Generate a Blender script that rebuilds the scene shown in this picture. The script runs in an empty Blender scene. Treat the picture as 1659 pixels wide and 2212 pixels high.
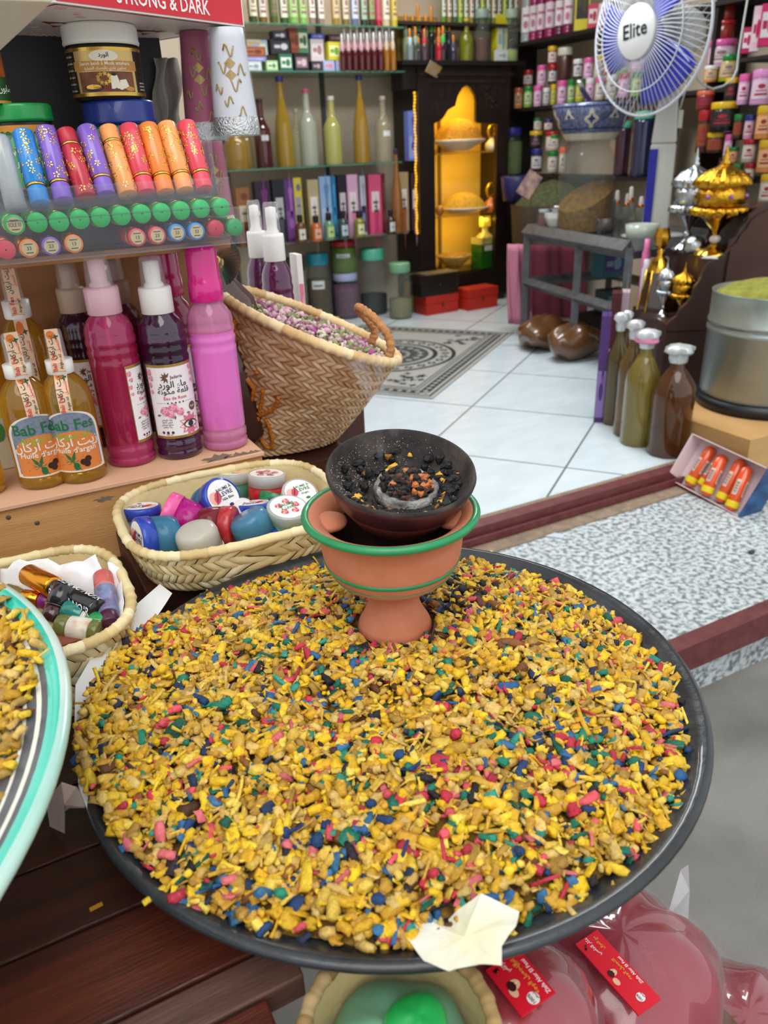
import bpy, math, random
import numpy as np
from mathutils import Vector, Matrix, Euler
random.seed(7); rng = np.random.default_rng(11)
S = bpy.context.scene; C = S.collection
PI = math.pi; R = math.radians
# ---------------- camera (looking down 25 degrees into the shop, world X along the shop sill) ----------------
FPX = 1662.0; AZ, PITCH, ROLL = R(27), R(25.3), R(2.47); CAMZ = 1.4
fh = Vector((math.sin(AZ), math.cos(AZ), 0)); UPV = Vector((0, 0, 1))
fw = (fh*math.cos(PITCH) - UPV*math.sin(PITCH)).normalized()
r0 = fw.cross(UPV).normalized(); u0 = r0.cross(fw)
cr = r0*math.cos(ROLL) - u0*math.sin(ROLL); cu = u0*math.cos(ROLL) + r0*math.sin(ROLL)
CP = Vector((0, 0, CAMZ))
cam = bpy.data.cameras.new('camera'); camo = bpy.data.objects.new('camera', cam); C.objects.link(camo)
camo.matrix_world = Matrix(((cr.x, cu.x, -fw.x, 0), (cr.y, cu.y, -fw.y, 0), (cr.z, cu.z, -fw.z, CAMZ), (0, 0, 0, 1)))
cam.sensor_fit = 'VERTICAL'; cam.sensor_height = 34.6; cam.lens = FPX/2212*34.6; cam.clip_start = .02
cam.dof.use_dof = True; cam.dof.focus_distance = .9; cam.dof.aperture_fstop = 7.0
S.camera = camo
# ---------------- light ----------------
W = bpy.data.worlds.new('world'); S.world = W; W.use_nodes = True
W.node_tree.nodes['Background'].inputs[0].default_value = (.93, .97, 1.0, 1)
W.node_tree.nodes['Background'].inputs[1].default_value = 1.15
def lamp(name, kind, loc, rot, power, col, **k):
    l = bpy.data.lights.new(name, kind); l.energy = power; l.color = col
    for a, b in k.items(): setattr(l, a, b)
    o = bpy.data.objects.new(name, l); C.objects.link(o); o.location = loc; o.rotation_euler = rot; return o
lamp('daylight_sun', 'SUN', (0, 0, 5), (R(28), R(-14), 0), 2.0, (1, .97, .92), angle=R(50))
lamp('shop_fill_light', 'AREA', (2.3, 3.3, 2.78), (0, 0, 0), 52, (.93, .97, 1), shape='RECTANGLE', size=1.4, size_y=.5)  # added fill light that brightens the shop interior, no fitting behind it
lamp('rear_fill_light', 'AREA', (2.45, 4.75, 2.85), (0, 0, 0), 26, (1, .93, .84), shape='RECTANGLE', size=1.6, size_y=.4)  # second added fill, lifts and warms the back wall and its shelves
S.view_settings.view_transform = 'Standard'; S.view_settings.look = 'None'
S.view_settings.exposure = 0.0; S.view_settings.gamma = 1; S.view_settings.use_curve_mapping = False
# ---------------- pixel to point ----------------
def ray(x, y): return fw + cr*((x-829.5)/FPX) + cu*((1106-y)/FPX)
def atz(x, y, z): d = ray(x, y); return CP + d*((z-CAMZ)/d.z)
def aty(x, y, Y): d = ray(x, y); return CP + d*(Y/d.y)
def atx(x, y, X): d = ray(x, y); return CP + d*(X/d.x)
def atd(x, y, D): return CP + ray(x, y)*D
def dep(p): return (Vector(p)-CP).dot(fw)
def pxy(p):
    v = Vector(p)-CP; w = v.dot(fw); return 829.5+FPX*v.dot(cr)/w, 1106-FPX*v.dot(cu)/w
def topz(p, yt):                       # height z above point p that shows at picture row yt
    a, b = p[2], p[2]+1.0
    lo, hi = (-1.0, 4.0)
    for _ in range(40):
        m = (lo+hi)/2
        if pxy((p[0], p[1], m))[1] > yt: lo = m
        else: hi = m
    return (lo+hi)/2
def mpp(p): return dep(p)/FPX          # metres per picture pixel at p
# ---------------- materials ----------------
def lin(h):
    h = h.lstrip('#'); o = []
    for i in (0, 2, 4):
        c = int(h[i:i+2], 16)/255; o.append(c/12.92 if c <= .04045 else ((c+.055)/1.055)**2.4)
    return (*o, 1)
MC = {}
def M(h, r=.5, met=0, tr=0, al=1, em=0, n=None, b=None, coat=0, ior=1.45, st=None, attr=None, sub=0, vo=None):
    """h colour, r roughness, n=(colour2, scale, sharpness) mottling, b=(strength, scale) bump, st=stretch of the pattern"""
    key = (h, r, met, tr, al, em, n, b, coat, ior, st, attr, sub, vo)
    if key in MC: return MC[key]
    m = bpy.data.materials.new('mat_'+h.strip('#')+str(len(MC))); m.use_nodes = True
    nt = m.node_tree; p = nt.nodes['Principled BSDF']; I = p.inputs
    I['Base Color'].default_value = lin(h); I['Roughness'].default_value = r; I['Metallic'].default_value = met
    I['Transmission Weight'].default_value = tr; I['Alpha'].default_value = al; I['IOR'].default_value = ior
    I['Coat Weight'].default_value = coat
    if sub: I['Subsurface Weight'].default_value = sub; I['Subsurface Scale'].default_value = .01
    if em: I['Emission Color'].default_value = lin(h); I['Emission Strength'].default_value = em
    co = None
    if n or b or vo:
        tc = nt.nodes.new('ShaderNodeTexCoord'); mp = nt.nodes.new('ShaderNodeMapping'); nt.links.new(tc.outputs['Object'], mp.inputs[0])
        if st: mp.inputs['Scale'].default_value = st
        co = mp.outputs[0]
    col = None
    if attr:
        a = nt.nodes.new('ShaderNodeAttribute'); a.attribute_name = attr; col = a.outputs['Color']
    if n:
        t = nt.nodes.new('ShaderNodeTexNoise'); t.inputs['Scale'].default_value = n[1]; t.inputs['Detail'].default_value = 6
        nt.links.new(co, t.inputs['Vector'])
        mr = nt.nodes.new('ShaderNodeMapRange'); k = n[2]
        c0 = n[3] if len(n) > 3 else .5
        mr.inputs[1].default_value = c0-.5/k; mr.inputs[2].default_value = c0+.5/k
        nt.links.new(t.outputs['Fac'], mr.inputs[0])
        mx = nt.nodes.new('ShaderNodeMix'); mx.data_type = 'RGBA'
        nt.links.new(mr.outputs[0], mx.inputs['Factor'])
        if col: nt.links.new(col, mx.inputs['A'])
        else: mx.inputs['A'].default_value = lin(h)
        if attr:
            mu = nt.nodes.new('ShaderNodeMix'); mu.data_type = 'RGBA'; mu.blend_type = 'MULTIPLY'; mu.inputs['Factor'].default_value = 1
            nt.links.new(col, mu.inputs['A']); mu.inputs['B'].default_value = lin(n[0]); nt.links.new(mu.outputs['Result'], mx.inputs['B'])
        else: mx.inputs['B'].default_value = lin(n[0])
        col = mx.outputs['Result']
    if col: nt.links.new(col, I['Base Color'])
    if b:
        t = nt.nodes.new('ShaderNodeTexNoise'); t.inputs['Scale'].default_value = b[1]; t.inputs['Detail'].default_value = 4
        nt.links.new(co, t.inputs['Vector']); bp = nt.nodes.new('ShaderNodeBump'); bp.inputs['Strength'].default_value = b[0]
        bp.inputs['Distance'].default_value = .004
        nt.links.new(t.outputs['Fac'], bp.inputs['Height']); nt.links.new(bp.outputs[0], I['Normal'])
    MC[key] = m; return m
def GL(h='e8f0ea', al=.28, r=.06): return M(h, r, al=al, coat=.5)          # clear glass or plastic shell
# ---------------- Arabic letters joined from their presentation forms ----------------
AF = {}; _c = 0xFE8D
for ch, k in (('ا',2),('ب',4),('ة',2),('ت',4),('ث',4),('ج',4),('ح',4),('خ',4),('د',2),('ذ',2),('ر',2),('ز',2),('س',4),('ش',4),('ص',4),('ض',4),('ط',4),('ظ',4),('ع',4),('غ',4),('ف',4),('ق',4),('ك',4),('ل',4),('م',4),('ن',4),('ه',4),('و',2),('ى',2),('ي',4)):
    AF[ch] = (_c, k); _c += k
AF['أ'] = (0xFE83, 2); AF['إ'] = (0xFE87, 2)
def arab(s):
    o = []
    for i, ch in enumerate(s):
        if ch not in AF: o.append(ch); continue
        c, k = AF[ch]; pj = i > 0 and s[i-1] in AF and AF[s[i-1]][1] == 4; nj = k == 4 and i+1 < len(s) and s[i+1] in AF
        o.append(chr(c + (3 if pj and nj else 1 if pj else 2 if nj else 0)))
    return ''.join(reversed(o))
TC = {}
def tmesh(s):
    if s in TC: return TC[s]
    c = bpy.data.curves.new('t', 'FONT'); c.body = arab(s) if any(ord(x) > 0x600 for x in s) else s
    c.align_x = 'CENTER'; c.resolution_u = 2; c.offset = .014
    o = bpy.data.objects.new('t', c); C.objects.link(o)
    m = bpy.data.meshes.new_from_object(o.evaluated_get(bpy.context.evaluated_depsgraph_get()))
    v = [tuple(x.co)[:2] for x in m.vertices]; f = [tuple(p.vertices) for p in m.polygons]
    bpy.data.objects.remove(o); bpy.data.curves.remove(c); bpy.data.meshes.remove(m)
    TC[s] = (v, f); return TC[s]
# ---------------- mesh builder ----------------
def T(x=0, y=0, z=0, rx=0, ry=0, rz=0, s=1):
    return Matrix.Translation((x, y, z)) @ Euler((rx, ry, rz)).to_matrix().to_4x4() @ Matrix.Scale(s, 4)
def cyl(Rr, z0=0): return lambda u, v, l: ((Rr+l)*math.sin(u/Rr), -(Rr+l)*math.cos(u/Rr), v+z0)
def flat(y=0): return lambda u, v, l: (u, y-l, v)
def topm(z=0): return lambda u, v, l: (u, v, z+l)
def circ(r, n=16, rx=None, a0=0): return [(r*math.cos(a0+2*PI*i/n), (rx or r)*math.sin(a0+2*PI*i/n)) for i in range(n)]
def star(r, k, q=.45, a0=PI/2): return [((r if i % 2 == 0 else r*q)*math.cos(a0+PI*i/k), (r if i % 2 == 0 else r*q)*math.sin(a0+PI*i/k)) for i in range(2*k)]
class B:
    def __init__(s): s.v = []; s.f = []; s.m = []; s.s = []
    def add(s, v, f, m=0, sm=False, X=None):
        k = len(s.v)
        s.v += [tuple(X @ Vector(p)) for p in v] if X is not None else [tuple(p) for p in v]
        s.f += [tuple(i+k for i in q) for q in f]
        s.m += (m if isinstance(m, list) else [m]*len(f)); s.s += [sm]*len(f); return s
    def box(s, x, y, z, a, b, c, m=0, X=None, top=1.0):     # centre x,y, base z
        v = [(x+i*a/2*(top if k else 1), y+j*b/2*(top if k else 1), z+k*c) for k in (0, 1) for j in (-1, 1) for i in (-1, 1)]
        return s.add(v, [(0,2,3,1),(4,5,7,6),(0,1,5,4),(2,6,7,3),(0,4,6,2),(1,3,7,5)], m, False, X)
    def lathe(s, pts, n=28, m=0, X=None, cap=True, sm=True, fn=None):
        v = []; f = []; mm = []
        for i, (r, z) in enumerate(pts):
            for j in range(n):
                a = 2*PI*j/n; q = fn(a, i, r) if fn else r
                v.append((q*math.cos(a), q*math.sin(a), z))
        for i in range(len(pts)-1):
            for j in range(n):
                k = (j+1) % n; f.append((i*n+j, i*n+k, (i+1)*n+k, (i+1)*n+j)); mm.append(m[i] if isinstance(m, (list, tuple)) else m)
        if cap:
            f.append(tuple(reversed(range(n)))); mm.append(mm[0]); f.append(tuple((len(pts)-1)*n+j for j in range(n))); mm.append(mm[-2])
        return s.add(v, f, mm, sm, X)
    def tube(s, path, r, n=8, m=0, closed=False, X=None, flat_=1.0):
        P = [Vector(p) for p in path]; N = len(P); v = []; f = []
        up = Vector((0, 0, 1)); pn = None
        for i, p in enumerate(P):
            t = (P[(i+1) % N]-P[i-1]) if closed else (P[min(i+1, N-1)]-P[max(i-1, 0)])
            t = t.normalized() if t.length > 1e-9 else Vector((0, 0, 1))
            if pn is None:
                a = t.cross(up if abs(t.z) < .9 else Vector((1, 0, 0))).normalized()
            else:
                a = (pn - t*pn.dot(t)); a = a.normalized() if a.length > 1e-6 else t.orthogonal().normalized()
            pn = a; b = t.cross(a); rr = r[i] if isinstance(r, (list, tuple)) else r
            for j in range(n):
                an = 2*PI*j/n; v.append(p + a*rr*math.cos(an) + b*rr*flat_*math.sin(an))
        for i in range(N if closed else N-1):
            for j in range(n):
                k = (j+1) % n; q = (i+1) % N; f.append((i*n+j, i*n+k, q*n+k, q*n+j))
        if not closed: f += [tuple(reversed(range(n))), tuple((N-1)*n+j for j in range(n))]
        return s.add(v, f, m, True, X)
    def sph(s, c, r, m=0, n=10, X=None, fn=None):
        rx, ry, rz = r if isinstance(r, (tuple, list)) else (r, r, r); k = max(4, n//2+1); v = [(c[0], c[1], c[2]-rz)]; f = []
        for i in range(1, k):
            for j in range(n):
                a = PI*i/k; t = 2*PI*j/n; q = fn(a, t) if fn else 1
                v.append((c[0]+rx*q*math.sin(a)*math.cos(t), c[1]+ry*q*math.sin(a)*math.sin(t), c[2]-rz*q*math.cos(a)))
        v.append((c[0], c[1], c[2]+rz)); L = len(v)-1
        for j in range(n):
            f.append((0, 1+(j+1) % n, 1+j)); f.append((L, L-n+j, L-n+(j+1) % n))
            for i in range(k-2): f.append((1+i*n+j, 1+i*n+(j+1) % n, 1+(i+1)*n+(j+1) % n, 1+(i+1)*n+j))
        return s.add(v, f, m, True, X)
    def grid(s, fn, nu, nv, m=0, sm=True, X=None, cu=False):
        v = [fn(i/(nu if cu else nu-1), j/(nv-1)) for j in range(nv) for i in range(nu)]; f = []
        for j in range(nv-1):
            for i in range(nu if cu else nu-1):
                k = (i+1) % nu; f.append((j*nu+i, j*nu+k, (j+1)*nu+k, (j+1)*nu+i))
        return s.add(v, f, m, sm, X)
    def prism(s, pts, z0, z1, m=0, X=None, sm=False):
        n = len(pts); v = [(x, y, z0) for x, y in pts] + [(x, y, z1) for x, y in pts]
        return s.add(v, [tuple(reversed(range(n))), tuple(range(n, 2*n))] + [(i, (i+1) % n, n+(i+1) % n, n+i) for i in range(n)], m, sm, X)
    # flat printing that follows a surface map mp(u, v, lift)
    def rect(s, mp, x0, z0, x1, z1, l, m=0, nu=None, X=None, nv=2):
        nu = nu or max(2, int(abs(x1-x0)/.004)+2)
        return s.grid(lambda u, v: mp(x0+(x1-x0)*u, z0+(z1-z0)*v, l), nu, nv, m, False, X)
    def blob(s, mp, x, z, pts, l, m=0, rings=2, X=None, rot=0, sc=1):
        n = len(pts); ca, sa = math.cos(rot)*sc, math.sin(rot)*sc; v = [mp(x, z, l)]
        for k in range(1, rings+1):
            for (a, b) in pts: q = k/rings; v.append(mp(x+(a*ca-b*sa)*q, z+(a*sa+b*ca)*q, l))
        f = [(0, 1+i, 1+(i+1) % n) for i in range(n)]
        for k in range(rings-1):
            for i in range(n): j = (i+1) % n; f.append((1+k*n+i, 1+(k+1)*n+i, 1+(k+1)*n+j, 1+k*n+j))
        return s.add(v, f, m, False, X)
    def text(s, mp, t, x, z, size, l, m=0, X=None, rot=0, wmax=None):
        v, f = tmesh(t)
        if not v: return s
        w = max(p[0] for p in v)-min(p[0] for p in v); k = size
        kx = min(k, wmax/w) if wmax else k
        ca, sa = math.cos(rot), math.sin(rot)
        return s.add([mp(x+a*kx*ca-b*k*sa, z+a*kx*sa+b*k*ca, l) for a, b in v], f, m, False, X)
    def rose(s, mp, x, z, r, l, m1, m2, X=None):
        for k in range(6): s.blob(mp, x+r*.5*math.cos(k*PI/3), z+r*.5*math.sin(k*PI/3), circ(r*.55, 9), l+.00001*k, m1 if k % 2 else m2, 1, X)
        s.blob(mp, x, z, circ(r*.4, 8), l+.0001, m2, 1, X); return s.blob(mp, x, z, circ(r*.2, 8), l+.00015, m1, 1, X)
    def mesh(s, name, mats):
        me = bpy.data.meshes.new(name); me.from_pydata(s.v, [], s.f)
        for m in (mats if isinstance(mats, (list, tuple)) else [mats]): me.materials.append(m)
        me.polygons.foreach_set('material_index', s.m); me.polygons.foreach_set('use_smooth', s.s); me.update(); return me
    def part(s, name, mats, parent=None, bev=0, sub=0, loc=None, rot=None, label=None, solid=0):
        o = bpy.data.objects.new(name, s.mesh(name, mats)); C.objects.link(o); o.parent = parent
        if loc is not None: o.location = loc
        if rot is not None: o.rotation_euler = rot
        if label: o['label'] = label
        if solid: d = o.modifiers.new('t', 'SOLIDIFY'); d.thickness = solid; d.offset = 0
        if bev: d = o.modifiers.new('b', 'BEVEL'); d.width = bev; d.segments = 2; d.limit_method = 'ANGLE'
        if sub: d = o.modifiers.new('s', 'SUBSURF'); d.levels = sub; d.render_levels = sub
        return o
    def solo(s, name, mats, label, cat, group=None, kind=None, **k):
        o = s.part(name, mats, **k); return tag(o, label, cat, group, kind)
    def struct(s, name, mats, **k):
        o = s.part(name, mats, **k); o['kind'] = 'structure'; return o
def tag(o, label, cat, group=None, kind=None):
    o['label'] = label; o['category'] = cat
    if group: o['group'] = group
    if kind: o['kind'] = kind
    return o
def thing(name, label, cat, loc=(0, 0, 0), rz=0, group=None, rot=None, scale=None):
    o = bpy.data.objects.new(name, None); C.objects.link(o); o.location = loc; o.rotation_euler = rot or (0, 0, rz)
    if scale: o.scale = scale
    o.empty_display_size = .05
    return tag(o, label, cat, group)
def noise2(x, y, k=1):
    return (math.sin(x*3.1*k+1.3)*math.cos(y*2.7*k-.4)+math.sin(x*5.3*k+y*4.1*k)*.5+math.cos(y*7.9*k-x*2.2*k)*.3)/1.8
# ================= THE SETTING =================
FZ = .25                                   # shop floor
def tiles():
    m = bpy.data.materials.new('floor_tiles'); m.use_nodes = True; nt = m.node_tree; p = nt.nodes['Principled BSDF']
    tc = nt.nodes.new('ShaderNodeTexCoord'); mp = nt.nodes.new('ShaderNodeMapping'); mp.inputs['Rotation'].default_value = (0, 0, -R(37.2))
    mp.inputs['Location'].default_value = (-2.80+.3, -.5616+.3+.3, 0)
    bt = nt.nodes.new('ShaderNodeTexBrick'); bt.offset = 0; bt.inputs['Scale'].default_value = 1
    bt.inputs['Brick Width'].default_value = .63; bt.inputs['Row Height'].default_value = .596; bt.inputs['Mortar Size'].default_value = .0045
    bt.inputs['Color1'].default_value = lin('c8d6de'); bt.inputs['Color2'].default_value = lin('ceDAe0'); bt.inputs['Mortar'].default_value = lin('6f7272')
    mp.inputs['Location'].default_value = (-2.80, -.5616, 0)
    nz = nt.nodes.new('ShaderNodeTexNoise'); nz.inputs['Scale'].default_value = 5; nz.inputs['Detail'].default_value = 7; nz.inputs['Roughness'].default_value = .7
    m2 = nt.nodes.new('ShaderNodeMapping'); m2.inputs['Scale'].default_value = (1, 3, 1); m2.inputs['Rotation'].default_value = (0, 0, -R(37.2))
    cr_ = nt.nodes.new('ShaderNodeMapRange'); cr_.inputs[1].default_value = .35; cr_.inputs[2].default_value = .75; cr_.inputs[3].default_value = 1.0; cr_.inputs[4].default_value = .84
    mx = nt.nodes.new('ShaderNodeMix'); mx.data_type = 'RGBA'; mx.blend_type = 'MULTIPLY'; mx.inputs['Factor'].default_value = 1
    L = nt.links.new
    L(tc.outputs['Object'], mp.inputs[0]); L(mp.outputs[0], bt.inputs['Vector']); L(tc.outputs['Object'], m2.inputs[0]); L(m2.outputs[0], nz.inputs['Vector'])
    L(nz.outputs['Fac'], cr_.inputs[0]); L(bt.outputs['Color'], mx.inputs['A']); L(cr_.outputs[0], mx.inputs['B']); L(mx.outputs['Result'], p.inputs['Base Color'])
    p.inputs['Roughness'].default_value = .22; return m
B().box(2.42, 3.79, FZ-.25, 3.8, 3.72, .25, 0).struct('floor', tiles())
wallm = M('cfc0aa', .85, n=('b8a68e', 2.5, 2), b=(.1, 40))
B().box(2.42, 5.68, 0, 3.9, .1, 3.0).struct('wall_back', wallm)
B().box(4.34, 3.79, 0, .1, 3.78, 3.0).struct('wall_right', wallm)
B().box(.5, 3.79, 0, .1, 3.78, 3.0).struct('wall_left', wallm)
B().box(2.42, 3.78, 2.95, 3.95, 3.86, .1).struct('ceiling', M('8f8a80', .9))
B().box(2.42, 1.93, 2.62, 3.95, .12, .33).struct('trim_1', M('5a3a2a', .6))
B().box(2.5, 1, -.05, 9, 9, .05).struct('ground', M('7f7d78', .8, n=('5f5e5a', 3, 2.5), b=(.5, 120)))
# granite threshold between two maroon steel strips
def granite():
    m = bpy.data.materials.new('granite'); m.use_nodes = True; nt = m.node_tree; p = nt.nodes['Principled BSDF']; L = nt.links.new
    tc = nt.nodes.new('ShaderNodeTexCoord'); v = nt.nodes.new('ShaderNodeTexNoise'); v.inputs['Scale'].default_value = 60; v.inputs['Detail'].default_value = 3
    w = nt.nodes.new('ShaderNodeTexNoise'); w.inputs['Scale'].default_value = 2.2; L(tc.outputs['Object'], w.inputs['Vector'])
    ramp = nt.nodes.new('ShaderNodeValToRGB'); e = ramp.color_ramp.elements
    e[0].position = .34; e[0].color = lin('666c70'); e[1].position = .6; e[1].color = lin('c3ccce')
    q = e.new(.45); q.color = lin('8f989b'); q = e.new(.52); q.color = lin('b4bdbf')
    mx = nt.nodes.new('ShaderNodeMix'); mx.data_type = 'RGBA'; mx.blend_type = 'MULTIPLY'; mx.inputs['Factor'].default_value = .6
    mr = nt.nodes.new('ShaderNodeMapRange'); mr.inputs[1].default_value = .3; mr.inputs[2].default_value = .6; mr.inputs[3].default_value = .72; mr.inputs[4].default_value = 1
    L(tc.outputs['Object'], v.inputs['Vector']); L(v.outputs['Fac'], ramp.inputs[0]); L(w.outputs['Fac'], mr.inputs[0])
    L(ramp.outputs[0], mx.inputs['A']); L(mr.outputs[0], mx.inputs['B']); L(mx.outputs['Result'], p.inputs['Base Color']); p.inputs['Roughness'].default_value = .45; return m
B().box(2.0, 1.47, 0, 3.2, .66, .2).struct('floor_threshold', granite())
mar = M('57252a', .45, n=('6b3a38', 30, 2), b=(.2, 60)); sand = M('92806c', .8, n=('6f5f50', 25, 2), b=(.4, 80))
b = B(); b.box(2.0, 1.118, .125, 3.2, .03, .082); b.box(2.0, 1.13, .2, 3.2, .045, .006); b.struct('trim_2', mar)
b = B(); b.box(2.0, 1.905, .2, 3.2, .05, .058); b.box(2.0, 1.865, .2, 3.2, .012, .03); b.struct('trim_3', mar)
B().box(2.0, 1.825, .185, 3.2, .06, .02).struct('trim_4', sand)
B().box(2.0, 1.94, .225, 3.2, .03, .03).struct('trim_5', sand)
# small litter on the threshold
b = B(); b.box(0, 0, 0, .07, .03, .004); b.solo('paper_scrap', M('b9c3cc', .4), 'small silver grey scrap lying on the granite threshold', 'litter', loc=atz(1195, 1157, .201), rot=(0, 0, R(-50)))
b = B()
for i in range(9): b.sph((random.uniform(-.06, .06), random.uniform(-.02, .02), .002), (random.uniform(.004, .01), .004, .002), 0, 6)
b.solo('glass_crumbs', M('a8c8c0', .1, al=.6), 'small clear glittering crumbs on the granite near the maroon track', 'litter', kind='stuff', loc=atz(1250, 1130, .201))
b = B(); b.sph((0, 0, .006), (.012, .009, .006), 0, 8); b.solo('pebble', M('1d3a30', .6), 'tiny dark green lump lying on the right of the granite', 'litter', loc=atz(1623, 1196, .2))
# rug, laid square with the floor tiles
def rug():
    a = Vector((.785, .62, 0)); n = Vector((-.62, .785, 0)); o = Vector((1.93, 3.20, FZ+.001)); Lx, Ly = 1.54, 1.12
    X = Matrix((( a.x, n.x, 0, o.x), (a.y, n.y, 0, o.y), (0, 0, 1, o.z), (0, 0, 0, 1)))
    b = B(); b.box(Lx/2, Ly/2, 0, Lx, Ly, .006, 0, X); mp = topm(.006); e = [0]
    def R_(x0, y0, x1, y1, m): e[0] += 1; b.rect(mp, x0, y0, x1, y1, .0004+e[0]*.00002, m, 2, X)
    def fr(d, w, m):
        R_(d, d, Lx-d, d+w, m); R_(d, Ly-d-w, Lx-d, Ly-d, m); R_(d, d, d+w, Ly-d, m); R_(Lx-d-w, d, Lx-d, Ly-d, m)
    fr(.02, .012, 1); fr(.05, .055, 1); fr(.12, .008, 1); fr(.14, .008, 1)
    k = 0
    for t in np.arange(.06, Lx-.05, .05):
        for y in (.0775, Ly-.0775): b.blob(mp, t, y, star(.021, 4, .5), .0012, 0, 1, X)
    for t in np.arange(.06, Ly-.05, .05):
        for x in (.0775, Lx-.0775): b.blob(mp, x, t, star(.021, 4, .5), .0012, 0, 1, X)
    cx, cy = Lx/2, Ly/2
    def D(r, m, l, sq=1.0): b.blob(mp, cx, cy, circ(r, 48), l, m, 1, X)
    D(.40, 1, .0008); D(.375, 0, .0009)
    for i in range(26):
        t = 2*PI*i/26; b.blob(mp, cx+.335*math.cos(t), cy+.335*math.sin(t), [(-.03, 0), (0, .033), (.032, 0), (0, -.033)], .0011, 1, 1, X, t)
        b.blob(mp, cx+.335*math.cos(t), cy+.335*math.sin(t), circ(.012, 6), .0012, 0, 1, X, t)
    D(.29, 1, .0011); D(.262, 0, .0012); D(.235, 2, .0013)
    for i in range(18):
        t = 2*PI*i/18; b.blob(mp, cx+.185*math.cos(t), cy+.185*math.sin(t), star(.03, 4, .4), .0015, 0, 1, X, t)
        b.blob(mp, cx+.11*math.cos(t+.2), cy+.11*math.sin(t+.2), star(.022, 3, .5), .0016, 0, 1, X, t)
    D(.06, 1, .0016); D(.04, 0, .0017)
    for sx in (0, 1):
        for sy in (0, 1):
            for i in range(16):
                x = .17+.26*random.random(); y = .17+.17*random.random(); X0 = x if sx == 0 else Lx-x; Y0 = y if sy == 0 else Ly-y
                if math.hypot(X0-cx, Y0-cy) > .43: b.blob(mp, X0, Y0, star(.03, 4, .35, i), .0011+i*.00001, 1, 1, X)
    b.solo('patterned_rug', [M('9a9a95', .9), M('1f2124', .9), M('3c3e40', .9)], 'black and grey rug with round medallion on white shop floor tiles', 'rug')
rug()
# ================= WOODEN STAND, TRAY OF CHIPS, PLATTER =================
wd = M('4a2216', .42, n=('24110d', 3.0, 2.2), b=(.25, 30), st=(1.2, 14, 14)); wd2 = M('5e2a1a', .4, n=('2c130c', 4.0, 2.2), b=(.25, 30), st=(1.2, 14, 14))
wd3 = M('66483c', .6, n=('3a241c', 4.0, 2), b=(.25, 30), st=(1.2, 14, 14))
TZ = .86
t = thing('display_stand', 'dark red brown slatted wooden stand under the chip tray and baskets', 'stand', (0, 0, 0))
ys = [.16, .235, .31, .355, .39, .475, .555, .64, .73, .82, .91, 1.0, 1.09, 1.18, 1.29, 1.42]
for i in range(len(ys)-1):
    y0, y1 = ys[i]+.0015, ys[i+1]-.0015; x1 = (.070 if y1 < .36 else .10) if y1 < .40 else (.46 if y1 < 1.15 else .60)
    x0 = -.62; w = y1-y0
    b = B(); b.box((x0+x1)/2, (y0+y1)/2, TZ-.024, x1-x0, w, .024); b.part('slat', [wd2, wd, wd2, wd3, wd2, wd, wd, wd, wd, wd, wd, wd, wd, wd, wd][i], t, bev=.0015, rot=None)
for (x, y) in ((-.55, .2), (.09, .2), (.40, .62), (-.55, 1.37), (.55, 1.37)):
    b = B(); b.box(x, y, 0, .05, .05, TZ-.024); b.part('leg', wd, t, bev=.002)
b = B(); b.box(-.23, .19, .3, .6, .02, .05); b.part('crossbar', wd, t)
TC0 = Vector((.281, .548, 0)); TR = .294; RIMZ = .92
b = B(); prof = [(.0, .862), (.15, .862), (.16, .8605), (.165, .868), (.23, .880), (.282, .906), (.2925, .914), (.2950, .9185), (.2935, .9225), (.288, .9230), (.281, .9185), (.262, .905), (.21, .889), (.1, .884), (0, .884)]
b.lathe([(max(r, .0005), z) for r, z in prof], 96, m=[1, 1, 1, 1, 1, 1]+[0]*9, X=Matrix.Translation(TC0))
b.solo('round_tray', [M('16181b', .38, n=('2e3236', 14, 3), b=(.35, 60), coat=.35), M('6d3a2a', .7, b=(.3, 50))], 'large round black glazed clay tray heaped with coloured chips', 'tray')
# ---- chips: one heap that nobody could count ----
def chip_templates():
    out = []; g = np.random.default_rng(5)
    for k in range(26):
        kind = ('rod', 'rod', 'cube', 'twig', 'flake', 'curl', 'cube', 'rod')[k % 8]; n = 6; rings = 4
        L = dict(rod=g.uniform(1.2, 2.2), cube=g.uniform(.8, 1.1), twig=g.uniform(3.0, 4.2), flake=g.uniform(1.0, 1.8), curl=g.uniform(1.3, 2.0))[kind]
        rr = dict(rod=.5, cube=.55, twig=.2, flake=.62, curl=.5)[kind]; fl = dict(rod=.85, cube=.9, twig=.9, flake=.22, curl=.35)[kind]
        bend = g.uniform(-.5, .5)*(1.6 if kind in ('curl', 'twig') else .6); v = []
        for i in range(rings):
            s = i/(rings-1)-.5; c0 = np.array([s*L, bend*(s*s)*L*.8, g.normal(0, .05)]); q = rr*(1+g.normal(0, .12))*(.78 if i in (0, rings-1) and kind == 'rod' else 1)
            for j in range(n):
                a = 2*PI*j/n+.3; e = q*(1+g.normal(0, .13))
                if kind == 'cube': e *= 1/max(abs(math.cos(a)), abs(math.sin(a)))*.85
                zz = e*math.sin(a)*fl + (.45*(e*math.cos(a))**2 if kind in ('curl', 'flake') else 0)
                v.append(c0+np.array([g.normal(0, .04), e*math.cos(a), zz]))
        f = [[i*n+j, i*n+(j+1) % n, (i+1)*n+(j+1) % n, (i+1)*n+j] for i in range(rings-1) for j in range(n)]
        caps = [list(range(n))[::-1], [(rings-1)*n+j for j in range(n)]]
        out.append((np.array(v), f, caps))
    return out
TP = chip_templates()
def srgb(h): return np.array(lin(h)[:3])
YEL = [srgb(h) for h in ('e6be22', 'dcae26', 'f0d038', 'd0a434', 'b4903a', 'eed45c', 'e2c250', 'd8b040', 'c8a858', 'dcc070', 'f2cc20')]
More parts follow.
